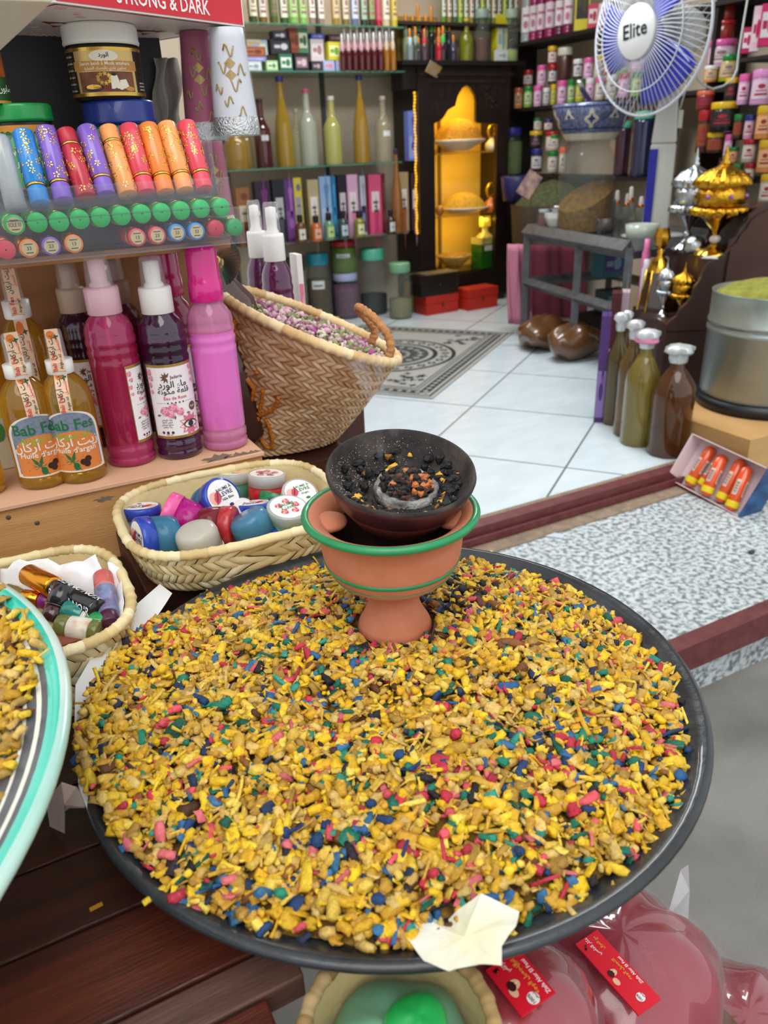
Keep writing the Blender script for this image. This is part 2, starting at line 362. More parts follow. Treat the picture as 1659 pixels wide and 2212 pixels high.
COLR = [srgb(h) for h in ('c8324c', 'd9707a', 'b83048', 'e05a68')]; COLB = [srgb(h) for h in ('1b3f74', '2c64a0', '213358', '3a76a6')]
COLT = [srgb(h) for h in ('0f6f5c', '1f8a72', '2f9a8c', '0d5a46')]; COLK = [srgb(h) for h in ('17151a', '26202a')]; COLN = [srgb(h) for h in ('6b4522', '8a5a2a', '4a2c18')]
def heap(name, pts, mats, colf, smin, smax, tilt=.5):
    N = len(pts); V = []; F = []; FC = []; LS = []; off = 0; g = rng
    nv = 24; vs = np.empty((N*nv, 3)); loops = []; lt = []; cols = []
    for i, (x, y, z) in enumerate(pts):
        v, f, caps = TP[g.integers(len(TP))]; s = g.uniform(smin, smax)*(1.35 if g.random() < .05 else 1)
        a = g.uniform(0, 2*PI); tx, ty = g.normal(0, tilt), g.normal(0, tilt)
        Mx = np.array((Euler((tx, ty, a)).to_matrix())); vs[i*nv:(i+1)*nv] = (v*s) @ Mx.T + (x, y, z)
        o = i*nv
        for q in f: loops += [o+k for k in q]; lt.append(4)
        for q in caps: loops += [o+k for k in q]; lt.append(6)
        c = colf(x, y); cols += [c]*18 + [c*1.12]*2
    me = bpy.data.meshes.new(name); me.vertices.add(N*nv); me.vertices.foreach_set('co', vs.ravel())
    me.loops.add(len(loops)); me.loops.foreach_set('vertex_index', loops)
    lt = np.array(lt); me.polygons.add(len(lt)); me.polygons.foreach_set('loop_start', np.concatenate(([0], np.cumsum(lt)[:-1])).astype(np.int32))
    me.polygons.foreach_set('loop_total', lt.astype(np.int32)); me.update(calc_edges=True)
    at = me.attributes.new('chip', 'FLOAT_COLOR', 'FACE'); cc = np.ones((len(lt), 4)); cc[:, :3] = np.clip(np.array(cols), 0, 1); at.data.foreach_set('color', cc.ravel())
    me.materials.append(mats); me.validate(); o = bpy.data.objects.new(name, me); C.objects.link(o); return o
chipm = M('ffffff', .62, attr='chip', n=('cdb79c', 260, 1.6), b=(.5, 500))
BURN = atz(853, 1352, .932)                 # foot of the clay burner
def hz(x, y):
    d = math.hypot(x-TC0.x, y-TC0.y); k = min(d/.285, 1); h = .905+.034*(1-k**2.6)+.003*noise2(x*14, y*14)+.012*max(0,-(x-TC0.x)/.285)*k**3
    h += .017*max(0, math.cos(math.atan2(y-TC0.y, x-TC0.x)-R(158)))**5*k**3
    q = math.hypot(x-BURN.x, y-BURN.y)
    h += .006*math.exp(-((q-.10)/.035)**2)
    if q < .075: h -= .014*(1-q/.075)
    return h
def heap_pts(N, rfun, hfun, c, rmax, seat=.006, skip=None):
    out = []
    while len(out) < N:
        x, y = rng.uniform(-rmax, rmax, 2); r = math.hypot(x, y); a = math.atan2(y, x)
        if r > rfun(a): continue
        if rng.random() < ((r/rfun(a))**14)*.35: continue
        X, Y = x+c[0], y+c[1]
        if skip and skip(X, Y): continue
        out.append((X, Y, hfun(X, Y)+rng.uniform(-.001, seat)))
    return out
def rf(a):                                   # the heap stops short of the rim at the front and reaches it behind
    f = .5-.5*math.cos(a-R(-95)-PI)          # 1 at the near side
    return .292-.016*f+.003*math.sin(a*9)+.002*math.sin(a*23)+.009*max(0, math.cos(a-R(158)))**5
def colmain(x, y):
    u = rng.random(); q = math.hypot(x-BURN.x-.05, y-BURN.y-.02); dk = .42*math.exp(-(q/.075)**2)+.03
    near = .03 if (y < .42) else 0
    if u < dk: c = COLK if rng.random() < .55 else COLN
    elif u < dk+.065+near: c = COLR
    elif u < dk+.125+near*2: c = COLB
    elif u < dk+.175+near*2.6: c = COLT
    else: c = YEL
    return c[rng.integers(len(c))]*rng.uniform(.85, 1.25)
b = B(); b.grid(lambda u, v: (lambda a, r: (TC0.x+r*math.cos(a), TC0.y+r*math.sin(a), hz(TC0.x+r*math.cos(a), TC0.y+r*math.sin(a))-.004))(2*PI*u, max(.001, v)*rf(2*PI*u)*.985), 90, 26, 0, True, None, True)
bed = b.part('chip_bed', M('8f6a1c', .9, n=('4a3210', 120, 3), b=(.8, 200)))
pts = heap_pts(11500, rf, hz, TC0, .306, .0075, lambda X, Y: math.hypot(X-BURN.x, Y-BURN.y) < .047)
chips = heap('incense_chips', pts, chipm, colmain, .0038, .0092, .4)
tag(chips, 'heap of yellow root chips mixed with red, blue and green on the black tray', 'incense chips', kind='stuff'); bed.parent = chips; bed['kind'] = 'stuff'
# ---- left platter ----
PC = Vector((-.396, .586, 0)); PR = .397; PZ = 1.03
b = B(); pp = [(.13, .945), (.16, .940), (.165, .952), (.26, .966), (.36, .996), (.393, 1.022), (.3975, 1.029), (.396, 1.034), (.390, 1.035), (.380, 1.029), (.375, 1.0265), (.371, 1.0245), (.369, 1.0235), (.363, 1.0205), (.360, 1.019), (.350, 1.014), (.345, 1.0115), (.334, 1.006), (.312, .997), (.25, .978), (.1, .966), (.0005, .966)]
b.lathe(pp, 120, m=[1, 1, 1, 1, 1, 1, 1, 1, 0, 2, 3, 2, 2, 3, 2, 1, 4, 1, 4, 1, 1], X=Matrix.Translation(PC))
b.solo('glazed_platter', [M('10b298', .12, n=('5fcdb9', 9, 2.2), coat=.6), M('cfd9cf', .22, n=('9fc9bd', 8, 2.4), coat=.4), M('3a3d44', .35, n=('6a6c70', 30, 2)), M('dfe0d2', .35), M('3fae9b', .3, n=('cfe0d8', 30, 3))], 'white glazed platter with turquoise rim and dark bands at the left edge', 'platter')
b = B(); b.box(-.44, .58, TZ, .3, .3, .079); b.solo('wooden_block', wd, 'dark wooden block holding up the turquoise rimmed platter', 'block', bev=.003)
def prf(a):
    a = math.degrees(a) % 360; a = a-360 if a > 180 else a
    return float(np.interp(a, [-180, -60, -25, -10, 5, 30, 180], [.35, .335, .352, .366, .382, .386, .386]))+.004*math.sin(a*.3)
def pz(x, y): d = math.hypot(x-PC.x, y-PC.y); return max(1.006+.022*(1-(min(d/.36, 1))**2), float(np.interp(d, [.312, .334, .35, .363, .371, .380], [.997, 1.006, 1.014, 1.0205, 1.0245, 1.029]))+.002)+.003*noise2(x*15, y*15)
b = B(); b.grid(lambda u, v: (lambda a, r: (PC.x+r*math.cos(a), PC.y+r*math.sin(a), pz(PC.x+r*math.cos(a), PC.y+r*math.sin(a))-.004))(2*PI*u, max(.001, v)*prf(2*PI*u)*.97), 70, 20, 0, True, None, True)
bed2 = b.part('chip_bed', M('8f6a1c', .9, n=('4a3210', 120, 3), b=(.8, 200)))
pts = [p for p in heap_pts(9500, prf, pz, PC, .388, .0075) if p[0] > -.2]
o = heap('root_chips', pts, chipm, lambda x, y: (lambda c: c[rng.integers(len(c))]*rng.uniform(.85, 1.2))(YEL if rng.random() < .95 else COLN), .0044, .0098, .4)
tag(o, 'heap of plain yellow root chips on the turquoise rimmed platter', 'root chips', kind='stuff'); bed2.parent = o; bed2['kind'] = 'stuff'
# ---- papers under the chips ----
def paper(name, label, pix, mat_, zf, cat='paper', amp=.004, sub=2):
    P = [atz(x, y, zf(i)) for i, (x, y) in enumerate(pix)]; c = sum(P, Vector())/len(P); n = len(P); b = B(); v = [c]+P; f = [(0, 1+i, 1+(i+1) % n) for i in range(n)]
    b.add(v, f, 0, False); o = b.solo(name, mat_, label, cat)
    d = o.modifiers.new('s', 'SUBSURF'); d.subdivision_type = 'SIMPLE'; d.levels = d.render_levels = 3
    tx = bpy.data.textures.new('crumple', 'CLOUDS'); tx.noise_scale = .03
    q = o.modifiers.new('d', 'DISPLACE'); q.texture = tx; q.strength = amp*2; q.texture_coords = 'GLOBAL'
    d = o.modifiers.new('t', 'SOLIDIFY'); d.thickness = .0004; return o
pw = M('d8d6cc', .7, n=('d9cf7a', 9, 2.5, .58)); pwh = M('dfe0e0', .75)
paper('white_paper', 'white paper sheet poking out under chips on the left of the tray', [(345, 1262), (372, 1282), (300, 1345), (225, 1430), (190, 1520), (176, 1600), (200, 1690), (215, 1735), (188, 1748), (170, 1700), (160, 1600), (163, 1480), (215, 1390), (290, 1310)], pwh, lambda i: (.925, .922, .917, .915, .914, .914, .914, .916, .922, .926, .928, .929, .93, .93)[i], amp=.0)
paper('torn_paper', 'torn yellow stained white paper on the near rim of the tray', [(860, 1965), (960, 1990), (1040, 1930), (1122, 1970), (1115, 2000), (1085, 2045), (1085, 2088), (1035, 2086), (970, 2097), (915, 2075), (870, 2020)], pw, lambda i: (.915, .917, .940, .934, .936, .932, .926, .926, .925, .924, .918)[i], amp=.004)
b = B(); pr = [(133, 1690, .93), (165, 1700, .925), (200, 1745, .922), (150, 1745, .90), (118, 1770, .875), (140, 1800, .87), (108, 1785, .862), (100, 1730, .90)]
b.add([atz(x, y, z) for x, y, z in pr]+[atz(140, 1738, .91)], [(8, i, (i+1) % 8) for i in range(8)]); b.solo('paper_corner', M('cfc0b6', .8, n=('b79a90', 20, 2)), 'crumpled pale paper corner hanging between the platter and the tray', 'paper', solid=.0006)
# ================= CLAY BURNER =================
clay = M('c97f60', .72, n=('b46a4a', 16, 2), b=(.25, 90)); clay_in = M('9c5b43', .85, n=('3a2720', 22, 2.4), b=(.4, 90)); grn = M('0f7a45', .4, n=('2a8a58', 40, 2), coat=.2)
zr = topz(BURN, 1098); K = mpp(BURN)
Rr = 187*mpp((BURN.x, BURN.y, zr)); H = zr-BURN.z
t = thing('incense_burner', 'terracotta incense burner with green painted rim standing in the chips', 'incense burner', BURN)
PXR = mpp((BURN.x, BURN.y, zr))
pb = [(.001, 0)]+[(p*PXR, f*H) for p, f in ((83, 0), (87, .02), (81, .07), (67, .15), (59, .22), (57, .28), (63, .335), (84, .395), (110, .45), (124, .485), (131, .505), (133, .525), (143, .57), (149, .62), (154, .70), (157, .80), (160, .87), (174, .93), (185, .955), (189, .975), (188, .995), (183, 1.0))]
b = B(); b.lathe(pb+[(p*PXR, f*H) for p, f in ((168, .985), (150, .945), (140, .90), (136, .84), (130, .6), (60, .42), (1, .42))], 72, m=[0]*26+[1]*3, cap=False)
b.part('pot', [clay, M('4a2d24', .9, n=('1e1512', 22, 2.4), b=(.4, 90))], t)
b = B(); b.tube([((Rr-.001)*math.cos(a), (Rr-.001)*math.sin(a), H*.978) for a in np.linspace(0, 2*PI, 73)[:-1]], .0042, 12, closed=True); b.part('painted_rim', grn, t)
def rad_at(z):
    for (a, z0), (c, z1) in zip(pb, pb[1:]):
        if z0 <= z <= z1: return a+(c-a)*(z-z0)/max(z1-z0, 1e-6)
for z0, z1 in ((.600*H, .636*H), (.522*H, .532*H)):
    b = B(); b.lathe([(rad_at(z0)+.0003, z0), (rad_at(z0)+.0011, z0+.0004), (rad_at(z1)+.0011, z1-.0004), (rad_at(z1)+.0003, z1)], 72, cap=False); b.part('painted_band', grn, t)
# three inner lugs
for a in (R(-28), R(150), R(60)):
    b = B(); b.sph((Rr*.74*math.cos(a), Rr*.74*math.sin(a), H*.9), (.021, .021, .008), 0, 14); b.part('lug', clay, t)
# charred saucer, tilted to the street
sc = atd(866, 1022, dep((BURN.x, BURN.y, zr))*1.0)
SR = 163*mpp(sc); tl = (R(13), R(-2), 0)
t2 = thing('charred_bowl', 'soot blackened clay bowl of coals resting tilted on the burner', 'bowl', sc, rot=tl)
b = B(); so = [(.002, -.060), (SR*.34, -.059), (SR*.66, -.046), (SR*.88, -.022), (SR*.985, -.003), (SR, .002), (SR*.985, .006), (SR*.95, .005), (SR*.90, -.004), (SR*.72, -.020), (SR*.45, -.030), (.002, -.031)]
def sootm():
    return M('1d1615', .75, n=('4a4038', 26, 3, .55), b=(.6, 120))
b.lathe(so, 80, m=[1, 1, 1, 2, 2, 0, 0, 0, 0, 0, 0], cap=False); b.part('bowl_shell', [sootm(), M('8a4c3a', .6, n=('5a2a24', 14, 2.5), b=(.2, 60)), M('54292a', .4, n=('2a1819', 18, 3), coat=.3)], t2)
b = B()
for i in range(1500):                          # pale ash specks stuck inside the bowl
    a = rng.uniform(0, 2*PI); q = rng.uniform(.45, .93)
    if math.cos(a-R(150)) < rng.uniform(-.9, .6): continue
    r = SR*q; z = np.interp(q, [.45, .72, .90, .95], [-.030, -.020, -.004, .004])
    b.sph((r*math.cos(a), r*math.sin(a), z+.0006), rng.uniform(.0002, .0006), 0, 4)
ob = b.part('ash_specks', M('b9b6ae', .9), t2); ob['kind'] = 'stuff'
# ash ring (burnt charcoal disc) with smouldering chips
R2 = tl
t3 = thing('charcoal_disc', 'grey ash covered charcoal disc glowing under burnt chips in the bowl', 'charcoal', sc+Vector((.006, .002, -.028)), rot=tl)
b = B(); q = 70*mpp(sc)
b.lathe([(.002, 0), (q*.96, 0), (q*1.02, .004), (q, .011), (q*.95, .015), (q*.84, .015), (q*.74, .010), (.002, .008)], 56, fn=lambda a, i, r: r*(1+.03*math.sin(a*5+i)+.02*math.sin(a*13)), cap=False)
b.part('ash_ring', M('b4b2ae', .9, n=('5a5756', 60, 3), b=(1, 220)), t3)
def lump(b, c, s, m=0, g=rng):
    ph = g.uniform(0, 6); return b.sph(c, (s*g.uniform(.7, 1.3), s*g.uniform(.6, 1.2), s*g.uniform(.5, 1)), m, 6, None, lambda a, t: 1+.28*math.sin(3*t+ph)*math.sin(a)+.15*math.cos(2*a*ph))
b = B()
for i in range(150):
    a = rng.uniform(0, 2*PI); r = q*.80*math.sqrt(rng.random()); u = rng.random()
    lump(b, (r*math.cos(a), r*math.sin(a), .011+.012*(1-(r/q)**2)+rng.uniform(0, .003)), rng.uniform(.0025, .0048), 0 if u < .66 else (1 if u < .86 else 2))
b.s = [False]*len(b.s); ob = b.part('burnt_chips', [M('1a1412', .6, b=(.5, 300)), M('4a2a1c', .6), M('b56a34', .6)], t3); ob['kind'] = 'stuff'
b = B()
for i in range(620):                          # broken coals around the disc
    a = rng.uniform(0, 2*PI); qq = rng.uniform(.46, .80)
    if math.sin(a) > .15 and rng.random() < .88: continue
    r = SR*qq; z = np.interp(qq, [.45, .72, .9], [-.030, -.020, -.004])+.003
    u = rng.random(); lump(b, (r*math.cos(a), r*math.sin(a), z+rng.uniform(0, .003)), rng.uniform(.003, .0068), 0 if u < .8 else (1 if u < .9 else 2))
b.s = [False]*len(b.s); ob = b.part('broken_coals', [M('141416', .55, b=(.6, 300)), M('8a5a22', .7), M('dca634', .7)], t2); ob['kind'] = 'stuff'
# thin smoke above the coals
def smoke():
    b = B()
    for k, (dx, ph) in enumerate(((0, 0), (.012, 1.6))):
        P = [(dx*(1+z*8)+.008*math.sin(z*34+ph)-z*.10, .01+z*.18+.006*math.cos(z*28+ph), z) for z in np.linspace(0, .11, 14)]
        b.tube(P, [.0035+.0008*i for i in range(14)], 10, flat_=.8)
    m = bpy.data.materials.new('smoke'); m.use_nodes = True; nt = m.node_tree; nt.nodes.remove(nt.nodes['Principled BSDF'])
    v = nt.nodes.new('ShaderNodeVolumePrincipled'); v.inputs['Color'].default_value = (.92, .93, 1, 1)
    tc = nt.nodes.new('ShaderNodeTexCoord'); nz = nt.nodes.new('ShaderNodeTexNoise'); nz.inputs['Scale'].default_value = 50
    mr = nt.nodes.new('ShaderNodeMapRange'); mr.inputs[1].default_value = .4; mr.inputs[2].default_value = .7; mr.inputs[3].default_value = 0; mr.inputs[4].default_value = 14
    nt.links.new(tc.outputs['Object'], nz.inputs['Vector']); nt.links.new(nz.outputs['Fac'], mr.inputs[0]); nt.links.new(mr.outputs[0], v.inputs['Density'])
    nt.links.new(v.outputs[0], nt.nodes['Material Output'].inputs['Volume'])
    o = b.solo('incense_smoke', m, 'thin wisps of white smoke rising from the bowl of coals', 'smoke', kind='stuff'); o.location = sc+Vector((-.005, .02, .0))
smoke()
# ================= WOVEN BASKETS, BALMS, ROLLERS =================
STR = [M(h, .65, b=(.3, 90)) for h in ('e0cf9e', 'd6c08c', 'c9b07a', 'e8dab0')]
STB = [M(h, .65, b=(.3, 90)) for h in ('dcb78c', 'd2a87c', 'c4966a', 'e6c69c')]
def cells(b, sf, nu, nv, slant, dome, cyc=True, rnd=.0, gap=.04, sr=2):
    e = 1e-3
    for j in range(nv):
        for i in range(nu):
            sl = slant*(1 if j % 2 else -1); m = rng.integers(4); off = (.5 if j % 2 else 0)+rng.uniform(-rnd, rnd)
            v = []; q = sr+2
            for y in range(q):
                for x in range(q):
                    s, t = gap+(1-2*gap)*x/(q-1), -.06+1.12*y/(q-1)
                    u = (i+off+s+sl*(t-.5))/nu; w = (j+t)/nv; w_ = min(max(w, 0), 1)
                    p = Vector(sf(u, w_)); n = (Vector(sf(u+e, w_))-p).cross(Vector(sf(u, min(w_+e, 1)))-Vector(sf(u, min(w_+e, 1)-e)))
                    if n.length > 0: n.normalize()
                    h = dome*(math.sin(PI*min(max(s, 0), 1))**.6)*(.35+.65*math.sin(PI*min(max(t, 0), 1)))
                    v.append(p+n*h)
            b.add(v, [(y*q+x, y*q+x+1, (y+1)*q+x+1, (y+1)*q+x) for y in range(q-1) for x in range(q-1)], int(m), True)
def rr(a, c, bb, p=.62):
    ca, sa = math.cos(a), math.sin(a); return (c*abs(ca)**p*(1 if ca > 0 else -1), bb*abs(sa)**p*(1 if sa > 0 else -1))
def rim_wrap(b, path, r, n=6, per=1, twist=.14):
    """rolled rim: a closed tube whose wrapped strands bulge one after the other"""
    N = len(path); q = 10; v = []; f = []; mm = []
    for i in range(N):
        p = Vector(path[i]); t = (Vector(path[(i+1) % N])-Vector(path[i-1])).normalized(); a = t.cross(Vector((0, 0, 1))).normalized(); c = a.cross(t)
        for j in range(q):
            an = 2*PI*j/q; rr_ = r*(1+.10*math.sin(2*PI*(i/n)+an*.5))*(1 if (i % n) else .86); v.append(p+a*rr_*math.cos(an)+c*rr_*math.sin(an))
    for i in range(N):
        for j in range(q): k = (j+1) % q; w = (i+1) % N; f.append((i*q+j, i*q+k, w*q+k, w*q+j)); mm.append((i//n*7+i//n//3) % 4)
    b.add(v, f, mm, True)
def tub(name, label, loc, a, bb, z0, z1, taper, rz=0, rows=4, nu=64, rimr=.0065, mats=STR):
    t = thing(name, label, 'basket', (*loc, z0), rz); h = z1-z0
    def sf(u, w): k = taper+(1-taper)*w**.7; x, y = rr(2*PI*u, a*k, bb*k); return (x, y, h*w)
    b = B(); b.grid(lambda u, v: (lambda p: (p[0]*.965, p[1]*.965, p[2]+.001))(sf(u, v)), 72, 8, 1, True, None, True)
    n = 36; b.add([(*[c*taper*.97 for c in rr(2*PI*i/n, a, bb)], .003) for i in range(n)], [tuple(range(n))], 1)
    cells(b, sf, nu, rows, .9, .0035, rnd=.05); b.part('woven_wall', mats, t)
    b = B(); rim_wrap(b, [(*rr(2*PI*i/240, a, bb), h) for i in range(240)], rimr, 5); b.part('wrapped_rim', mats, t); return t
tub('woven_basket', 'pale palm leaf basket full of lip balm jars in front of the wooden step', (.252, .957), .147, .128, .905, .965, .86, R(-2), 4, 60)
b = B(); b.box(.245, .985, TZ, .27, .21, .045); b.solo('wooden_riser', wd, 'dark wooden riser hidden under the basket of lip balms', 'block', bev=.002)
tub('woven_basket', 'pale palm leaf basket holding perfume rollers and white tissue, beside the platter', (-.028, .852), .112, .122, TZ, .95, .86, 0, 5, 52)
# ---- lip balm jars ----
def jar_mats(body, lid): return (M(body, .3, tr=.25, coat=.3, ior=1.3), M(lid, .28, coat=.3) if lid != 'clear' else M('d8dcd8', .15, al=.55, coat=.5))
def balm(x, y, z, dr, body, lid, label, style=0, s=1.0, group='lip balm jars in the basket'):
    d = (cr*dr[0]+cu*dr[1]-fw*dr[2]).normalized(); c = atz(x, y, z); s *= 1.16; Rj = .0232*s; h = .040*s
    q = d.to_track_quat('Z', 'Y'); o = thing('lip_balm_jar', label, 'jar', c-d*h/2, rot=q.to_euler(), group=None)
    bm, lm = jar_mats(body, lid)
    b = B(); b.lathe([(.001, 0), (Rj*.70, 0), (Rj*.86, .0025), (Rj*.94, .009), (Rj*.96, h*.68)], 32); b.part('body', bm, o)
    b = B(); b.lathe([(Rj*.96, h*.66), (Rj, h*.665), (Rj, h*.97), (Rj*.96, h), (.001, h)], 32, fn=lambda a, i, r: r*(1+(.012*math.sin(a*30) if i in (1, 2) else 0))); b.part('lid', lm, o)
    if style is not None:
        b = B(); mp = topm(h); P = Rj*.86; b.blob(mp, 0, 0, circ(P, 32), .0003, 0, 3)
        if style in (0, 1):          # lips
            lp = [(-1, 0), (-.5, .28), (-.15, .36), (0, .26), (.15, .36), (.5, .28), (1, 0), (.5, -.3), (0, -.42), (-.5, -.3)]
            b.blob(mp, -P*.38, P*.1, [(i*P*.42, j*P*.6) for i, j in lp], .0006, 1, 1, rot=R(60)); b.blob(mp, -P*.38, P*.1, [(i*P*.40, j*P*.12) for i, j in lp], .0007, 2, 1, rot=R(60))
            b.blob(mp, -P*.55, P*.1, circ(P*.38, 14), .0004, 3, 1)
            b.text(mp, 'BAUME À', P*.25, P*.35, P*.26, .0007, 4); b.text(mp, 'LEVRE', P*.28, P*.05, P*.34, .0007, 4)
            b.text(mp, 'Nila Bleu' if style == 0 else 'Argan', P*.25, -P*.2, P*.22, .0007, 4); b.blob(mp, P*.25, -P*.55, circ(P*.16, 10, P*.1), .0006, 4, 1)
        else:
            for k in range(5): a = k*1.3; b.rose(mp, P*.5*math.cos(a), P*.5*math.sin(a), P*.22, .0006, 1, 3)
            b.text(mp, 'BAUME', 0, P*.1, P*.3, .0012, 4); b.text(mp, 'À LEVRE', 0, -P*.2, P*.26, .0012, 4)
        tx = {0: '1d2c66', 1: '2c7a4a', 2: 'a83a50', 3: '2c7a4a'}[style]
        b.part('top_sticker', [M('ece8e4', .35), M('c8405c', .4), M('7a1c30', .5), M('e8b0a0', .5), M(tx, .5)], o)
    return o
balm(404, 1072, .925, (1, .2, .2), '2f7a44', '2f7a44', 'green lip balm jar lying behind the large blue capped one', None)
balm(503, 1052, .935, (0, 1, .25), '5f9a78', 'clear', 'greenish jar with clear lid and green printed sticker at the basket back', 1)
balm(577, 1057, .940, (.02, 1, .32), 'd01f2c', 'clear', 'bright red lip balm jar with clear lid and floral sticker', 2, 1.08)
balm(643, 1085, .935, (.25, .6, .7), 'c4cac6', 'clear', 'colourless jar with tilted white sticker beside the burner rim', 1, 1.0)
balm(552, 1118, .925, (-.1, 1, .2), '2a4f9a', '1f3fa8', 'blue lidded jar half buried beneath the bright red jar', 0, .95)
balm(309, 1128, .935, (-.05, 1, .25), '6f8f98', '1f3fa8', 'blue lidded jar standing upright at the left end of the basket', 0, 1.02)
balm(462, 1086, .950, (.62, .28, .62), '2f6f9a', '1f3fa8', 'largest looking blue jar, its lips sticker turned to the viewer', 0, 1.12)
balm(394, 1119, .945, (-.85, .35, .1), 'c01c88', 'e75a9c', 'magenta jar with pink lid lying on its side', None, 1.1)
balm(518, 1118, .925, (.6, .4, .4), 'c8c4bc', 'e0dcd8', 'small pale jar wedged between red and blue jars', 2, .85)
balm(470, 1137, .945, (.93, .0, .1), '7a1a2a', 'b02a30', 'dark red jar lying with its red lid to the right', None, 1.05)
balm(620, 1125, .945, (.12, .8, .62), '5f9a70', 'clear', 'pale green jar with an argan sticker near the right of the basket', 3, 1.05)
balm(340, 1163, .950, (-.80, -.12, .55), '3a7a9c', '1f3fa8', 'blue green jar lying with lips sticker facing left, at the front corner', 0, 1.14)
balm(432, 1176, .942, (.15, -.8, -.5), 'cfc9bb', 'd8d4cc', 'milky white jar upside down at the front of the basket', None, 1.1)
balm(550, 1146, .942, (.4, -.75, -.3), '4a88a8', '1f3fa8', 'blue grey jar upside down beside the argan sticker jar', None, 1.1)
balm(590, 1095, .925, (.2, 1, 0), '1f7a4a', '1f7a4a', 'small green jar showing between red and colourless jars', None, .9)
# ---- perfume rollers on tissue ----
def rod(x0, y0, z0, x1, y1, z1, r, segs, label, text=None, group=None, name='perfume_roller'):
    p, q = atz(x0, y0, z0), atz(x1, y1, z1); d = q-p; L = d.length; o = thing(name, label, 'perfume bottle', p, rot=d.to_track_quat('Z', 'Y').to_euler())
    for (pn, f0, f1, k, m) in segs:
        b = B(); z0_, z1_ = L*f0, L*f1; b.lathe([(.0005, z0_), (r*k*.9, z0_), (r*k, z0_+L*.02), (r*k, z1_-L*.02), (r*k*.9, z1_), (.0005, z1_)], 24, cap=False); b.part(pn, m, o)
    if text:
        s, f, col, sz, ang = text; b = B(); mp = cyl(r+.0004)
        vv = lambda u, v, l: (lambda P: (P[0], P[1], P[2]))(mp(u+r*ang, v, l))
        [b.text(mp, s, r*q_, L*f, sz, .0003, 0, rot=PI/2) for q_ in (0, PI/2, PI, -PI/2)]; b.part('lettering', M(col, .4), o)
    return o
gold = M('e2942c', .22, met=1); silv = M('c8ccd0', .2, met=1); blk = M('17161a', .25, coat=.6)
rod(60, 1240, .952, 212, 1318, .948, .0125, [('cap', 0, .40, 1.05, gold), ('neck', .40, .44, .9, blk), ('body', .44, 1, 1.0, blk)], 'black perfume roller with copper gold cap and white lettering', ('BLANC NOIR', .73, 'd8dce0', .013, PI*.55))
rod(143, 1268, .962, 108, 1345, .935, .0135, [('cap', 0, .55, 1.0, blk), ('ring', .55, .58, 1.03, silv), ('body', .58, 1, .92, M('3a1418', .2, coat=.5))], 'black capped roller with dark red bottle lying across the others')
rod(222, 1243, .955, 238, 1352, .935, .012, [('cap', 0, .26, .95, M('c2605a', .35)), ('ring', .26, .3, 1.0, M('d89088', .3)), ('label', .3, .8, 1.0, M('8a9cc0', .35, n=('5a2f68', 60, 3))), ('body', .8, 1, .95, M('4a1f3a', .3))], 'roller with dusty pink cap and blue violet cosmic label')
rod(143, 1315, .945, 226, 1350, .935, .0115, [('body', 0, .5, 1.0, M('1f7a70', .2, coat=.5)), ('label', .5, .62, 1.01, M('c9c4b8', .4)), ('cap', .62, 1, .95, M('1f8a4a', .25, coat=.5))], 'teal roller bottle with green cap under the black one')
rod(125, 1352, .938, 218, 1366, .932, .0135, [('body', 0, .28, 1.0, M('8a8a4a', .15, tr=.4)), ('label', .28, .78, 1.01, M('e4dfd0', .5, n=('c99a80', 90, 3, .6))), ('tail', .78, 1, .98, M('8a8a4a', .15, tr=.4))], 'olive oil coloured roller with a white label nearest the basket rim')
rod(50, 1290, .935, 112, 1302, .930, .010, [('cap', 0, .6, 1.0, gold), ('body', .6, 1, .95, M('7a1f6a', .3))], 'small roller with orange gold cap lying deep in the basket')
b = B(); b.box(0, 0, 0, .05, .028, .008); b.solo('brown_label_packet', M('8a4a34', .6), 'small flat brown packet at the front of the roller basket', 'packet', loc=atz(160, 1382, .925), rot=(.1, .1, .2))
def tissue(pix, zf, label, mat_, bump=.012, nm='tissue_paper'):
    P = [atz(x, y, z) for (x, y), z in zip(pix, zf)]; c = sum(P, Vector())/len(P); n = len(P); b = B(); v = [c]; f = []
    Q = 10
    for k in range(1, Q+1):
        for i in range(n*4):
            a, bb = P[i//4], P[(i//4+1) % n]; p = a.lerp(bb, (i % 4)/4); p = c.lerp(p, k/Q); w = bump*noise2(p.x*38, p.y*38)*(1.0); v.append(p+Vector((0, 0, w)))
    N = n*4; f = [(0, 1+i, 1+(i+1) % N) for i in range(N)]+[(1+k*N+i, 1+(k+1)*N+i, 1+(k+1)*N+(i+1) % N, 1+k*N+(i+1) % N) for k in range(Q-1) for i in range(N)]
    b.add(v, f, 0, True); return b.solo(nm, mat_, label, 'tissue', solid=.0004)
tis = M('e8e6e8', .8)
tissue([(0, 1225), (60, 1215), (150, 1212), (205, 1192), (225, 1240), (215, 1300), (150, 1290), (80, 1280), (0, 1262)], [.95, .955, .962, .975, .955, .925, .925, .925, .93], 'crumpled white tissue behind the rollers along the basket back', tis)
tissue([(232, 1215), (258, 1225), (268, 1300), (262, 1345), (240, 1350), (245, 1290)], [.96, .958, .945, .935, .92, .925], 'narrow fold of white tissue along the right side of the roller basket', tis, .004)
